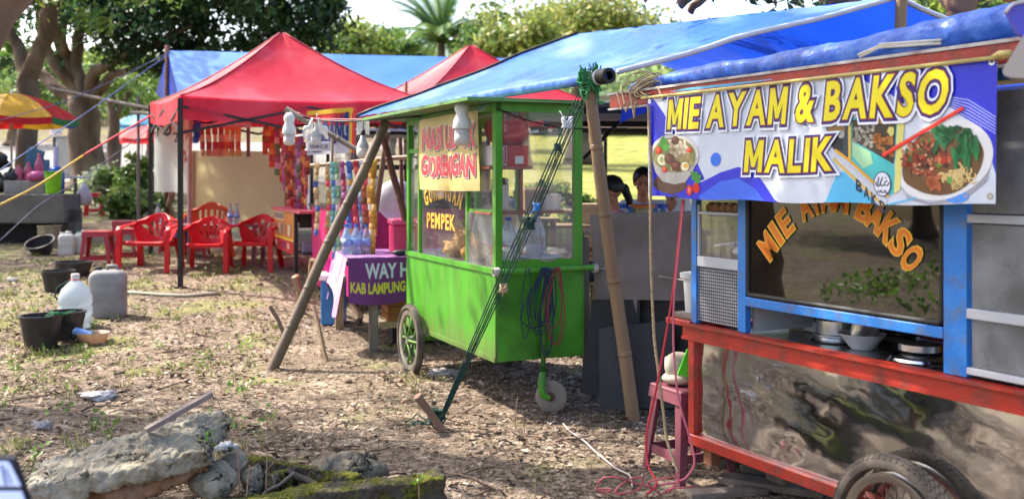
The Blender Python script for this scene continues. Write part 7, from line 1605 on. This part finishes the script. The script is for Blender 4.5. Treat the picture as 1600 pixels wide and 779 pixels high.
# rough market benches on the field side, glimpsed past the green cart
for k, (px, d, w, h, rz, lab) in enumerate(((925, 12.2, 1.3, .62, .3, "rough plank bench in the field just left of the woman in pink"), (845, 13.0, 1.5, .7, -.1, "rough plank bench seen through the front glass of the green cart"), (800, 11.6, 1.0, .75, .2, "small plank table seen low through the green cart's glass"))):
    x = P(px, 0, d).x; g = gz(x, d); t = thing("bench", lab, "bench", (x, d, g)); M_ = Matrix.Translation((x, d, g)) @ Matrix.Rotation(rz, 4, 'Z')
    m = MB(M_); m.box((0, 0, h), (w, .45, .04), bev=.004); m.build("seat", woodm, t)
    for sx in (-1, 1):
        for sy in (-1, 1): m = MB(M_); m.bar((sx*w*.43, sy*.18, 0), (sx*w*.43, sy*.18, h-.02), .06); m.build("leg", woodm, t)
for k, (px, d, s_, col, lab) in enumerate(((915, 12.2, .3, '#b09a78', "tan carton on the plank bench left of the woman in pink"), (835, 13.0, .34, '#9a8468', "brown carton on the bench behind the green cart glass"), (858, 13.0, .24, '#c4c0b8', "white carton beside the brown one behind the cart glass"), (795, 11.6, .26, '#3a6a9a', "blue crate on the small plank table behind the cart glass"))):
    x = P(px, 0, d).x; g = gz(x, d)+(.64, .72, .72, .77)[k]; m = MB(); m.box((x, d, g+s_*.4), (s_, s_*.8, s_*.8), rot=(0, 0, .3*k), bev=.006, col=C(col)); tag(m.build("carton", vcolm), lab, "carton")
# ================================================================ left side clutter
blackp = mat("black_bucket_plastic", C('#26252a'), .5, var=.15, dirt=C('#5e5650'), dscale=5, dirt_amt=.45)
wire = mat("wire_handle", C('#3a3a3a'), .4, .6)
def gpos(px, py): return G(px, py)
p = gpos(54, 550); bucket("bucket", "black plastic bucket nearest the camera on the left, with green string on its rim", "bucket", p+Vector((0, .12, 0)), .125, .17, .29, blackp, handle=wire, group="black buckets on the left ground")
p2 = p+Vector((-.02, .12, .29)); m = MB()
for k in range(5): m.tube(wob(p2+Vector((.1, -.1, 0)), p2+Vector((.19+.02*k, .04*k-.05, .02)), 5, .3, k), .006, 5)
tag(m.build("green_string", mat("green_film", C('#2a7a4a'), .5), smooth=True), "green string lying on the rim of the nearest black bucket", "string")
p = gpos(92, 533); bucket("bucket", "black bucket tucked right behind the nearest bucket", "bucket", p+Vector((.02, .1, 0)), .12, .16, .25, blackp, handle=wire, group="black buckets on the left ground")
p = gpos(83, 458); bucket("bucket", "wide black tub in the middle of the left ground behind the water bottle", "tub", p+Vector((0, .12, 0)), .13, .17, .24, blackp, handle=wire, group="black buckets on the left ground")
p = gpos(92, 440); bucket("bucket", "flat black basin showing only its rim behind the wide tub", "basin", p+Vector((.02, .35, 0)), .16, .21, .2, blackp, group="black buckets on the left ground")
p = gpos(62, 398); bucket("bucket", "tilted black basin leaning on the tan tub by the culvert", "basin", p+Vector((0, .1, .03)), .13, .19, .17, blackp, tilt=(.45, -.1))
p = gpos(60, 390); bucket("bucket", "grimy tan square-sided tub standing upright by the culvert", "tub", p+Vector((0, .35, 0)), .17, .17, .33, mat("tan_tub", C('#8f8368'), .7, var=.2, dirt=C('#6a5f4c'), dirt_amt=.6), n=8)
# large water bottle
p = gpos(109, 516)+Vector((0, .12, 0)); t = thing("water_jug", "large clear water bottle with milky glow and red ring, standing on the left ground", "water bottle", tuple(p))
jm = mat("milky_water_plastic", C('#c9d4dc'), .18, trans=.35, transl=.35, var=.06, vscale=5, bump=.15, bscale=14)
m = MB(); m.lathe([(.12, 0), (.145, .012), (.148, .1), (.138, .115), (.15, .135), (.15, .2), (.138, .215), (.15, .235), (.148, .3), (.12, .37), (.06, .43), (.034, .45), (.034, .47), (0, .47)], tuple(p), 32); m.build("body", jm, t, smooth=True)
m = MB(); m.lathe([(.039, .468), (.039, .505), (.034, .51), (0, .51)], tuple(p), 20); m.build("cap", white_pl, t, smooth=True, angle=40)
m = MB(); m.tube([p+Vector((.04*math.cos(a/10*6.283), .04*math.sin(a/10*6.283), .455)) for a in range(10)], .006, 6, closed=True); m.build("ring", mat("red_ring", C('#d0304a'), .4), t, smooth=True)
m = MB(); m.tube([p+Vector((-.04, 0, .455)), p+Vector((-.14, -.06, .39)), p+Vector((-.17, -.05, .31)), p+Vector((-.155, -.02, .27))], .008, 6); m.build("strap", ropeg, t, smooth=True)
def jerry(label, p, w, d_, h, mt, rz=0, capm=None, group=None):
    t = thing("jerrycan", label, "jerrycan", tuple(p), group); M_ = Matrix.Translation(p) @ Matrix.Rotation(rz, 4, 'Z'); m = MB(M_)
    rings = []; n = 24
    for zf, s_ in ((0, .9), (.02, .98), (.3, 1), (.33, .97), (.36, 1), (.62, 1), (.65, .97), (.68, 1), (.84, 1), (.92, .93), (.97, .78), (1.0, .6)):
        for k in range(n):
            a = 2*math.pi*k/n; ca, sa = math.cos(a), math.sin(a); e = .45
            rings.append((w/2*s_*abs(ca)**e*(1 if ca > 0 else -1), d_/2*s_*abs(sa)**e*(1 if sa > 0 else -1), zf*h))
    R_ = 12; fs = [tuple(range(n))[::-1], tuple((R_-1)*n+k for k in range(n))]
    for q in range(R_-1): fs += [(q*n+k, q*n+(k+1) % n, (q+1)*n+(k+1) % n, (q+1)*n+k) for k in range(n)]
    m.add(rings, fs); m.build("body", mt, t, smooth=True, angle=45)
    m = MB(M_); m.tube([(-w*.05, 0, h*.96), (0, 0, h*1.08), (w*.22, 0, h*1.08), (w*.3, 0, h*.95)], .018, 8); m.build("handle", mt, t, smooth=True)
    m = MB(M_); m.lathe([(.032, h*.97), (.034, h*1.06), (.03, h*1.07), (0, h*1.07)], (-w*.26, -.0, 0), 16); m.build("cap", capm or mt, t, smooth=True, angle=40); return t
p = gpos(160, 499); jerry("big dusty grey jerrycan with worn blue print beside the large water bottle", p+Vector((0, .14, 0)), .34, .24, .46, mat("dusty_grey_plastic", C('#8f8e8e'), .6, var=.2, dirt=C('#6d675e'), dscale=4, dirt_amt=.7, transl=.1), .15, blackp)
jw = mat("white_jerry", C('#cfd0cc'), .4, transl=.3, var=.06)
p = gpos(99, 399); jerry("white jerrycan leaning left in front of the culvert, left one", p+Vector((0, .1, 0)), .21, .16, .29, jw, .3, group="white jerrycans by the culvert")
p = gpos(124, 396); jerry("white jerrycan with a green cap, right one, beside the maroon stool", p+Vector((0, .1, 0)), .19, .16, .28, jw, -.2, mat("green_cap", C('#5a9a6a'), .5), group="white jerrycans by the culvert")
# foil tray
p = gpos(136, 543)+Vector((0, .12, 0)); t = thing("foil_tray", "crinkled foil-like plastic tray on the ground right of the black buckets", "tray", tuple(p))
m = MB(); n = 40; m.lathe([(.1, 0), (.145, .1), (.15, .105), (.14, .1), (.098, .008), (0, .008)], tuple(p), n, sy=.8)
m.v = [(x+.008*math.sin(40*math.atan2(y-p.y, x-p.x))*(z-p.z)/.1*math.cos(math.atan2(y-p.y, x-p.x)), y, z) for x, y, z in m.v]; m.build("tray", mat("peach_plastic", C('#cbb09a'), .35, transl=.3, var=.15, vscale=14), t, smooth=True)
m = MB(); m.box(p+Vector((-.08, -.02, .1)), (.16, .08, .05), rot=(.2, .3, .2), bev=.02); m.build("wrapper", mat("blue_wrapper", C('#6a9ae0'), .35, var=.2), t)
# culvert wall and drinks stall
c0 = P(100, 305, 15.3); t = thing("culvert", "low stained concrete culvert wall at the left edge under the drinks stall", "culvert", (c0.x-1, 15.4, gz(c0.x, 15.4)))
conc = mat("stained_concrete", C('#6f6a63'), .9, var=.25, vscale=2, bump=.4, bscale=14, dirt=C('#3a3733'), dscale=1.8, dirt_amt=.7)
m = MB(); xa = c0.x; m.box((xa-1.3, 15.6, 1.06), (2.6, .6, .44), bev=.015); m.box((xa-.12, 15.7, .75), (.24, .5, .6)); m.build("wall", conc, t); m = MB(); m.box((xa-1.5, 15.62, .62), (2.5, .5, .44)); m.build("opening_shade", mat("dark_void", C('#14110f'), .9), t)  # solid dark box; the shade of the hollow is put into its colour
m = MB(); q = P(45, 291, 15.7); m.box((q.x, 15.75, 1.38), (.62, .4, .2), bev=.01); tag(m.build("stall_counter", mat("grey_counter", C('#8a8580'), .85, var=.2, dirt=C('#8a6a4c'), dirt_amt=.5)), "small grey counter on the culvert wall carrying pink drinks", "counter")
pinkt = mat("pink_drink", C('#c86a84'), .25, transl=.3, var=.1)
for k, (px, h, lab) in enumerate(((27, .24, "pink drink bottle at the left of the stall counter"), (39, .28, "orange topped jar in the middle of the stall counter"), (53, .42, "tall pink bottle behind the pink tub on the counter"))):
    bottle("drink_bottle", lab, Vector((P(px, 0, 15.7).x, 15.75+.06*k, 1.482)), .065, h, pinkt, mat("coral_cap%d" % k, C('#d0705a'), .4))
lath("plastic_tub", "pink plastic wrapped tub on the right of the stall counter", "tub", Vector((P(56, 0, 15.6).x, 15.62, 1.482)), [(.12, 0), (.14, .06), (.13, .1), (.07, .14), (0, .15)], mat("magenta_wrap", C('#b84a80'), .35, var=.25, vscale=9))
m = MB(); q = P(54, 247, 15.95); m.box(q, (.26, .02, .3), rot=(.2, .3, .1)); m.box(q+Vector((.02, .12, -.12)), (.24, .2, .2)); tag(m.build("carton", mat("faded_blue_card", C('#4a7a98'), .8, var=.3, vscale=4, dirt=C('#a05a4c'), dirt_amt=.4)), "open faded blue cardboard box behind the pink bottles", "box")
q = Vector((P(83, 0, 15.7).x, 15.8, 1.28)); t = thing("water_gallon", "blue water gallon with tall white pump on the culvert wall", "water bottle", tuple(q))
m = MB(); m.lathe([(.11, 0), (.125, .02), (.125, .3), (.1, .37), (.05, .42), (0, .42)], tuple(q), 24); m.build("body", mat("blue_gallon_b", C('#2f62b8'), .2, transl=.35), t, smooth=True, angle=50); m = MB(); m.tube([q+Vector((0, 0, .4)), q+Vector((.0, 0, .72))], .04, 10); m.build("pump", mat("lilac_pump", C('#b8b4d4'), .4), t, smooth=True, angle=50)
q = Vector((P(80, 0, 15.35).x, 15.42, 1.285)); bucket("bin", "lime green lidded bin standing at the end of the culvert wall", "bin", q, .105, .125, .32, mat("lime_plastic", C('#7cc023'), .35), mat("green_lid", C('#58a020'), .35))
m = MB(); q = P(5, 280, 15.8); 
for k in range(5): m.ell(q+Vector((rng.gauss(0, .1), 0, rng.gauss(0, .12))), (.16, .14, .14), nz=.4, seed=k)
tag(m.build("garbage_bag", mat("black_film", C('#17171a'), .3, var=.3, bump=.5, bscale=9), smooth=True), "heap of black plastic bag at the far left of the stall counter", "bag")
q = P(118, 277, 16.3); t = thing("side_table", "small white topped stand right of the lime bin", "stand", (q.x, 16.3, gz(q.x, 16.3))); m = MB(); m.box(q, (.38, .3, .04), bev=.01); m.build("tabletop", white_pl, t); m = MB(); m.tube([q, (q.x, 16.3, gz(q.x, 16.3))], .03, 8); m.build("leg", woodg, t)
m = MB(); q = P(131, 303, 16.0); m.lathe([(.02, .18), (.07, .1), (.12, -.04), (.11, -.16), (0, -.18)], tuple(q), 14); tag(m.build("carrier_bag", mat("thin_white_film", C('#cfc8cc'), .4, transl=.4, var=.1), smooth=True), "white carrier bag hanging from the small white stand", "bag")
q = gpos(109, 338); bucket("bucket", "square blue bucket on the ground at the end of the culvert", "bucket", q, .1, .11, .22, mat("sky_blue_tub", C('#3a7ab0'), .4, var=.15), n=4)
cord("ribbon", "red and yellow twisted ribbon slanting from the gazebo corner to the left edge", [P(236, 180, 13.8), P(180, 213, 13), P(130, 243, 12.5)], .012, mat("coral_ribbon", C('#d0404a'), .5), "ribbon", amp=.01)
cord("ribbon", "yellow end of the slanting ribbon at the left edge", [P(130, 243, 12.5), P(60, 290, 12), P(-10, 325, 11.6)], .012, mat("yellow_ribbon_b", C('#c8a83a'), .5), "ribbon", amp=.01)
bl = mat("steel_blue_line", C('#5a6a9a'), .6)
cord("guy_line", "blue grey line slanting down from the long blue tent peak, lower one", [P(262, 86, 16.1), P(130, 180, 14), P(50, 232, 13), P(-10, 272, 12.4)], .007, bl, "rope", amp=.005)
cord("guy_line", "blue grey line slanting gently from the long blue tent peak, upper one", [P(262, 83, 16.1), P(190, 120, 16), P(100, 160, 16), P(0, 188, 15.5)], .006, bl, "rope", amp=.005)
cord("guy_line", "dark line slanting across the culvert to the lower left edge", [P(236, 200, 13.8), P(120, 285, 13), P(60, 320, 12.4), P(-10, 385, 11.8)], .006, mat("navy_line", C('#3a4060'), .6), "rope", amp=.005)
cord("hose", "pale hose lying on the ground behind the grey jerrycan", [G(190, 458)+Vector((0, 0, .015)), G(240, 463)+Vector((0, 0, .015)), G(290, 466)+Vector((0, 0, .015)), G(345, 460)+Vector((0, 0, .015))], .018, mat("pale_hose", C('#a8a48c'), .6, var=.15), "hose", amp=.05)
# litter of scraps and twigs
for k, (px, py, w, lab, col) in enumerate(((156, 625, .13, "crumpled white plastic film on the ground behind the boulder", '#c8c4c8'), (66, 672, .05, "small pale scrap left of the crumpled film", '#c4b8b8'), (690, 588, .11, "crushed clear plastic bottle by the green cart wheel", '#b8b0b0'), (352, 705, .07, "white rag between the boulder and the stones", '#c4c4c8'), (20, 440, .07, "pale scrap on the ground near the left edge", '#b8b0a8'))):
    p = gpos(px, py); m = MB(); m.ell(p+Vector((0, 0, .02)), (w, w*.6, .03), 18, 10, nz=.9, seed=k+20, nsc=3); tag(m.build("scrap", mat("scrap%d" % k, C(col), .4, transl=.2, var=.1), smooth=True), lab, "litter")
tw = MB()
for k in range(260):
    px, d = nr.uniform(-40, 1100), 4.4+7*nr.uniform()**1.4; x = (px-800)/FPX*d; a = nr.uniform(0, 6.28); L_ = nr.uniform(.05, .28); p0 = Vector((x, d, gz(x, d)+.012)); p1 = Vector((x+L_*math.cos(a), d+L_*math.sin(a), 0)); p1.z = gz(p1.x, p1.y)+.012+nr.uniform(0, .03)
    tw.tube(wob(p0, p1, 3, .12, k), [.004+.004*nr.uniform(), .005, .004, .002], 5)
kind(tw.build("fallen_twigs", mat("twig", C('#5a463a'), .9, var=.3), org=(0, 7, 0), smooth=True), 'stuff')
tw = MB()
for k in range(110):
    px, d = nr.uniform(200, 1060), 4.9+2.6*nr.uniform(); x = (px-800)/FPX*d; z = gz(x, d); h = nr.uniform(.04, .2); tw.tube(wob((x, d, z-.01), (x+nr.normal(0, .03), d+nr.normal(0, .03), z+h), 3, .15, k), [.0028, .0022, .0018, .0012], 4)
kind(tw.build("dry_stalks", mat("stalk", C('#8a7460'), .9, var=.3), org=(0, 6, 0), smooth=True), 'stuff')
cl_ = MB()
for k in range(900):
    px, d = nr.uniform(-60, 1250), 4.2+8*nr.uniform()**1.4; x = (px-800)/FPX*d; r_ = abs(nr.normal(0, .007))+.004; cl_.ell((x, d, gz(x, d)+r_*.2), (r_*1.3, r_, r_*.8), 7, 5, nz=.5, seed=k)
kind(cl_.build("soil_clods", mat("clod", C('#6d5a4c'), .95, var=.35, vscale=3), org=(0, 7, 0), smooth=True), 'stuff')

# ================================================================ foreground stones
rockm = mat("weathered_rock", C('#8a8373'), .92, var=.4, vscale=9, bump=1.0, bscale=34, dirt=C('#aaa498'), dscale=6, dirt_amt=.65, spec=.2)
clay = mat("ochre_clay", C('#785640'), .95, var=.35, vscale=8, bump=.8, bscale=20, dirt=C('#a08a78'), dscale=5, dirt_amt=.5, spec=.1)
def rough(o, amps, seed):
    me = o.data
    for v in me.vertices:
        n = v.normal.copy(); d_ = 0
        for a, f in amps: d_ += a*mnoise.noise((v.co*f)+Vector((seed, seed*2, 0)))
        d_ -= .6*a*abs(mnoise.noise(v.co*f*.6+Vector((9, seed, 3))))*2
        v.co += n*d_
    me.update()
rb_ = P(190, 720, 4.75); t = thing("boulder", "large pitted grey boulder with ochre clay underside at the bottom left", "boulder", (rb_.x, rb_.y, gz(rb_.x, rb_.y)))
def hull(m, pts):
    bm = bmesh.new()
    for x, y, d in pts: bm.verts.new(P(x, y, d))
    bmesh.ops.convex_hull(bm, input=bm.verts); bm.verts.index_update(); used = [v for v in bm.verts if v.link_faces]; ix = {v: k for k, v in enumerate(used)}
    m.add([v.co.copy() for v in used], [tuple(ix[v] for v in f.verts) for f in bm.faces]); bm.free()
m = MB()
hull(m, [(25, 772, 4.52), (120, 742, 4.5), (225, 728, 4.5), (318, 702, 4.55), (334, 728, 4.58), (215, 748, 4.5), (100, 780, 4.5), (60, 722, 4.95), (160, 690, 5.0), (240, 664, 5.0), (312, 652, 5.0), (330, 690, 4.95)])
hull(m, [(215, 690, 4.6), (268, 655, 4.75), (300, 643, 4.85), (330, 700, 4.6), (300, 718, 4.55), (240, 722, 4.5), (320, 660, 5.0), (250, 668, 5.0)])
hull(m, [(285, 656, 4.75), (312, 643, 4.85), (350, 640, 4.85), (361, 655, 4.8), (352, 688, 4.75), (335, 700, 4.7), (296, 690, 4.65), (340, 645, 5.05), (300, 650, 5.05), (352, 672, 5.0)])
hull(m, [(15, 790, 4.5), (60, 752, 4.5), (130, 752, 4.5), (90, 735, 4.8), (40, 745, 4.8), (140, 785, 4.5)])
o = remeshed("body", m, rockm, t, .009, 2); rough(o, [(.022, 5), (.02, 11), (.016, 24), (.010, 52)], 3)
m = MB()
hull(m, [(60, 800, 4.56), (100, 772, 4.55), (222, 742, 4.55), (312, 716, 4.6), (326, 734, 4.62), (270, 758, 4.56), (170, 800, 4.54), (120, 800, 4.8), (310, 740, 4.85), (200, 750, 4.8)])
o = remeshed("clay_underside", m, clay, t, .01, 2); rough(o, [(.025, 7), (.022, 15), (.014, 38)], 6)
m = MB(); m.bar(P(228, 672, 4.62), P(331, 614, 4.75), .055, .022); tag(m.build("plank", mat("grey_plank", C('#7d706c'), .8, var=.2, stretch=(3, 3, 1), bump=.2)), "weathered grey board lying across the top of the large boulder", "plank")
mossm = bpy.data.materials.new("mossy_concrete"); mossm.use_nodes = True
def moss_nodes(m_, base, moss):
    nt = m_.node_tree; N = nt.nodes; L = nt.links; b = N["Principled BSDF"]; b.inputs['Roughness'].default_value = .95; b.inputs['Specular IOR Level'].default_value = .15
    tc = N.new("ShaderNodeTexCoord"); g = N.new("ShaderNodeNewGeometry"); sp = N.new("ShaderNodeSeparateXYZ"); L.new(g.outputs['Normal'], sp.inputs[0])
    no = N.new("ShaderNodeTexNoise"); no.inputs['Scale'].default_value = 9; no.inputs['Detail'].default_value = 8; L.new(tc.outputs['Object'], no.inputs['Vector'])
    n2 = N.new("ShaderNodeTexNoise"); n2.inputs['Scale'].default_value = 60; n2.inputs['Detail'].default_value = 6; L.new(tc.outputs['Object'], n2.inputs['Vector'])
    ad = N.new("ShaderNodeMath"); ad.operation = 'MULTIPLY_ADD'; ad.inputs[1].default_value = .16; L.new(sp.outputs['Z'], ad.inputs[0]); L.new(no.outputs[0], ad.inputs[2])
    mr = N.new("ShaderNodeMapRange"); mr.inputs[1].default_value = .5; mr.inputs[2].default_value = .66; L.new(ad.outputs[0], mr.inputs[0])
    r1 = N.new("ShaderNodeValToRGB"); r1.color_ramp.elements[0].color = (*C(base[0]), 1); r1.color_ramp.elements[1].color = (*C(base[1]), 1); L.new(n2.outputs[0], r1.inputs[0])
    r2 = N.new("ShaderNodeValToRGB"); r2.color_ramp.elements[0].position = .3; r2.color_ramp.elements[1].position = .7; r2.color_ramp.elements[0].color = (*C(moss[0]), 1); r2.color_ramp.elements[1].color = (*C(moss[1]), 1); L.new(n2.outputs[0], r2.inputs[0])
    mx = N.new("ShaderNodeMix"); mx.data_type = 'RGBA'; L.new(mr.outputs[0], mx.inputs[0]); L.new(r1.outputs[0], mx.inputs[6]); L.new(r2.outputs[0], mx.inputs[7]); L.new(mx.outputs[2], b.inputs['Base Color'])
    bp = N.new("ShaderNodeBump"); bp.inputs['Strength'].default_value = 1; bp.inputs['Distance'].default_value = .02; L.new(n2.outputs[0], bp.inputs['Height']); L.new(bp.outputs[0], b.inputs['Normal'])
moss_nodes(mossm, ('#35302a', '#665e54'), ('#343c16', '#716f2a'))
def curb(label, pts, w, h, seed):
    m = MB()
    for k in range(len(pts)-1): m.bar(pts[k], pts[k+1], w, h)
    t = remeshed("kerb_stone", m, mossm, None, .014, 2); rough(t, [(.022, 5), (.014, 14), (.009, 40)], seed); tag(t, label, "kerb"); return t
curb("long moss covered concrete kerb along the bottom edge left of centre", [P(330, 815, 4.45), P(520, 788, 4.68), P(688, 768, 4.88)], .15, .17, 2)
curb("second mossy kerb slanting back from the stones to the long kerb", [P(372, 728, 5.25), P(460, 740, 5.08), P(560, 762, 4.9)], .07, .12, 8)
def stone(label, px, py, d, r, seed, mt=None, rz=0, flat=None):
    m = MB(); m.ell(tuple(P(px, py, d)), r, 30, 20, M=Matrix.Rotation(rz, 4, 'Y')); o = remeshed("stone", m, mt or rockm, None, .011, 1); rough(o, [(.05*r[2]/.08, 6), (.02, 15), (.01, 40)], seed); tag(o, label, "stone"); return o
slabm = mat("brown_slab", C('#6f685a'), .9, var=.25, vscale=6, bump=.6, bscale=25, dirt=C('#4c4a36'), dirt_amt=.6)
stone("flat brownish slab stone lying behind the long mossy kerb", 543, 734, 5.12, (.2, .17, .075), 4, slabm)
stone("grey stone with pale top, right under the boulder's end", 335, 750, 4.72, (.11, .12, .075), 5)
stone("rounded dark grey stone between the boulder and the slanting kerb", 395, 752, 4.8, (.055, .08, .075), 6)
stone("rough pale stone beside the white rag", 362, 722, 4.95, (.075, .08, .06), 7)
stone("moss capped mound between the two kerbs", 432, 757, 4.85, (.1, .1, .07), 8, mossm)
stone("small grey stone lying in the angle of the two kerbs", 470, 772, 4.72, (.045, .05, .04), 9)
m = MB(); m.tube(wob(P(448, 736, 4.9), P(500, 762, 4.75), 5, .05), [.02, .022, .02, .018, .02, .015], 8); tag(m.build("burnt_stick", mat("charred_wood", C('#2a2625'), .8, var=.3), smooth=True), "short charred stick lying in the angle between the kerbs", "stick")
m = MB(); m.tube(wob(P(405, 778, 4.6), P(460, 738, 4.75), 5, .1, 3), [.007]*6, 6); m.tube(wob(P(430, 758, 4.68), P(425, 740, 4.7), 3, .1, 5), [.005]*4, 5); tag(m.build("twig", mat("grey_twig", C('#6a625c'), .8), smooth=True), "grey forked twig leaning over the mossy mound", "twig")
for k, (px, y0_, y1_, d) in enumerate(((375, 775, 690, 4.6), (416, 770, 700, 4.6), (385, 778, 725, 4.5))):
    m = MB(); m.tube(wob(P(px, y0_, d), P(px-3+k*4, y1_, d), 5, .04, k), [.004, .004, .0035, .003, .0025, .0015], 5); m.tube([P(px, (y0_+y1_)/2, d), P(px+12, (y0_+y1_)/2-14, d)], .002, 4); tag(m.build("dry_stem", bpy.data.materials["stalk"], smooth=True), ("tall dry stem in front of the rounded stone", "dry stem in front of the mossy mound", "short dry stem in front of the pale topped stone")[k], "plant")
t_ = P(655, 760, 4.72); t = thing("sprout", "tiny green sprout in front of the mossy kerb's right end", "plant", tuple(t_)); m = MB(); m.tube(wob(t_+Vector((0, 0, -.06)), t_+Vector((0, 0, .06)), 3, .1), .003, 5); m.build("stem", bpy.data.materials["stalk"], t); leaf_mesh("leaves", [tuple(t_+Vector((.012*k-.02, 0, .02+.012*k))) for k in range(4)], .035, pick(['#8aba3c'], 4), leafm, t, up=.5)
t_ = P(327, 695, 4.6); t = thing("sprout", "small bright green sprout growing against the boulder's right end", "plant", tuple(t_)); leaf_mesh("leaves", [tuple(t_+Vector((rng.gauss(0, .02), rng.gauss(0, .02), rng.random()*.06))) for k in range(9)], .03, pick(['#5a8a34', '#6a983a'], 9), leafm, t, up=.5)
# device at the lower left corner
D = 1.9; t = thing("display_stand", "black framed device with pale blue screens poking up at the bottom left corner", "device", (P(-10, 0, D).x, D+.02, gz(-.9, D)))
def devpoly(pts, y0, y1):
    vs = [P(x, y, D)+Vector((0, y0, 0)) for x, y in pts]+[P(x, y, D)+Vector((0, y1, 0)) for x, y in pts]; n = len(pts); m = MB(); m.add(vs, [tuple(range(n)), tuple(n+i for i in range(n))]+[(i, (i+1) % n, n+(i+1) % n, n+i) for i in range(n)]); return m
devpoly([(-60, 715), (12, 715), (18, 718), (22, 726), (52, 810), (56, 840), (-60, 840)], 0, .02).build("frame", mat("navy_black_frame", C('#1c1a2a'), .35), t)
scr = mat("pale_screen", C('#b4c2e8'), .15, var=.05, emit=C('#a8b8e8'), estr=.25)
devpoly([(-55, 720), (12, 720), (17, 725), (33, 758), (-55, 758)], -.004, .0).build("screen", scr, t); devpoly([(-55, 766), (34, 766), (50, 812), (-55, 812)], -.004, .0).build("screen", scr, t)
m = MB(); m.tube([P(5, 724, D)+Vector((0, -.006, 0)), P(12, 756, D)+Vector((0, -.006, 0))], .002, 4); m.tube([P(12, 730, D)+Vector((0, -.006, 0)), P(20, 754, D)+Vector((0, -.006, 0))], .0012, 4); m.build("screen_mark", mat("screen_ink", C('#3a3f70'), .5), t)
m = MB(); q = P(-20, 838, D); m.tube([q+Vector((0, .01, 0)), (q.x, q.y+.01, gz(q.x, q.y))], .012, 8); m.build("stand", roped, t)
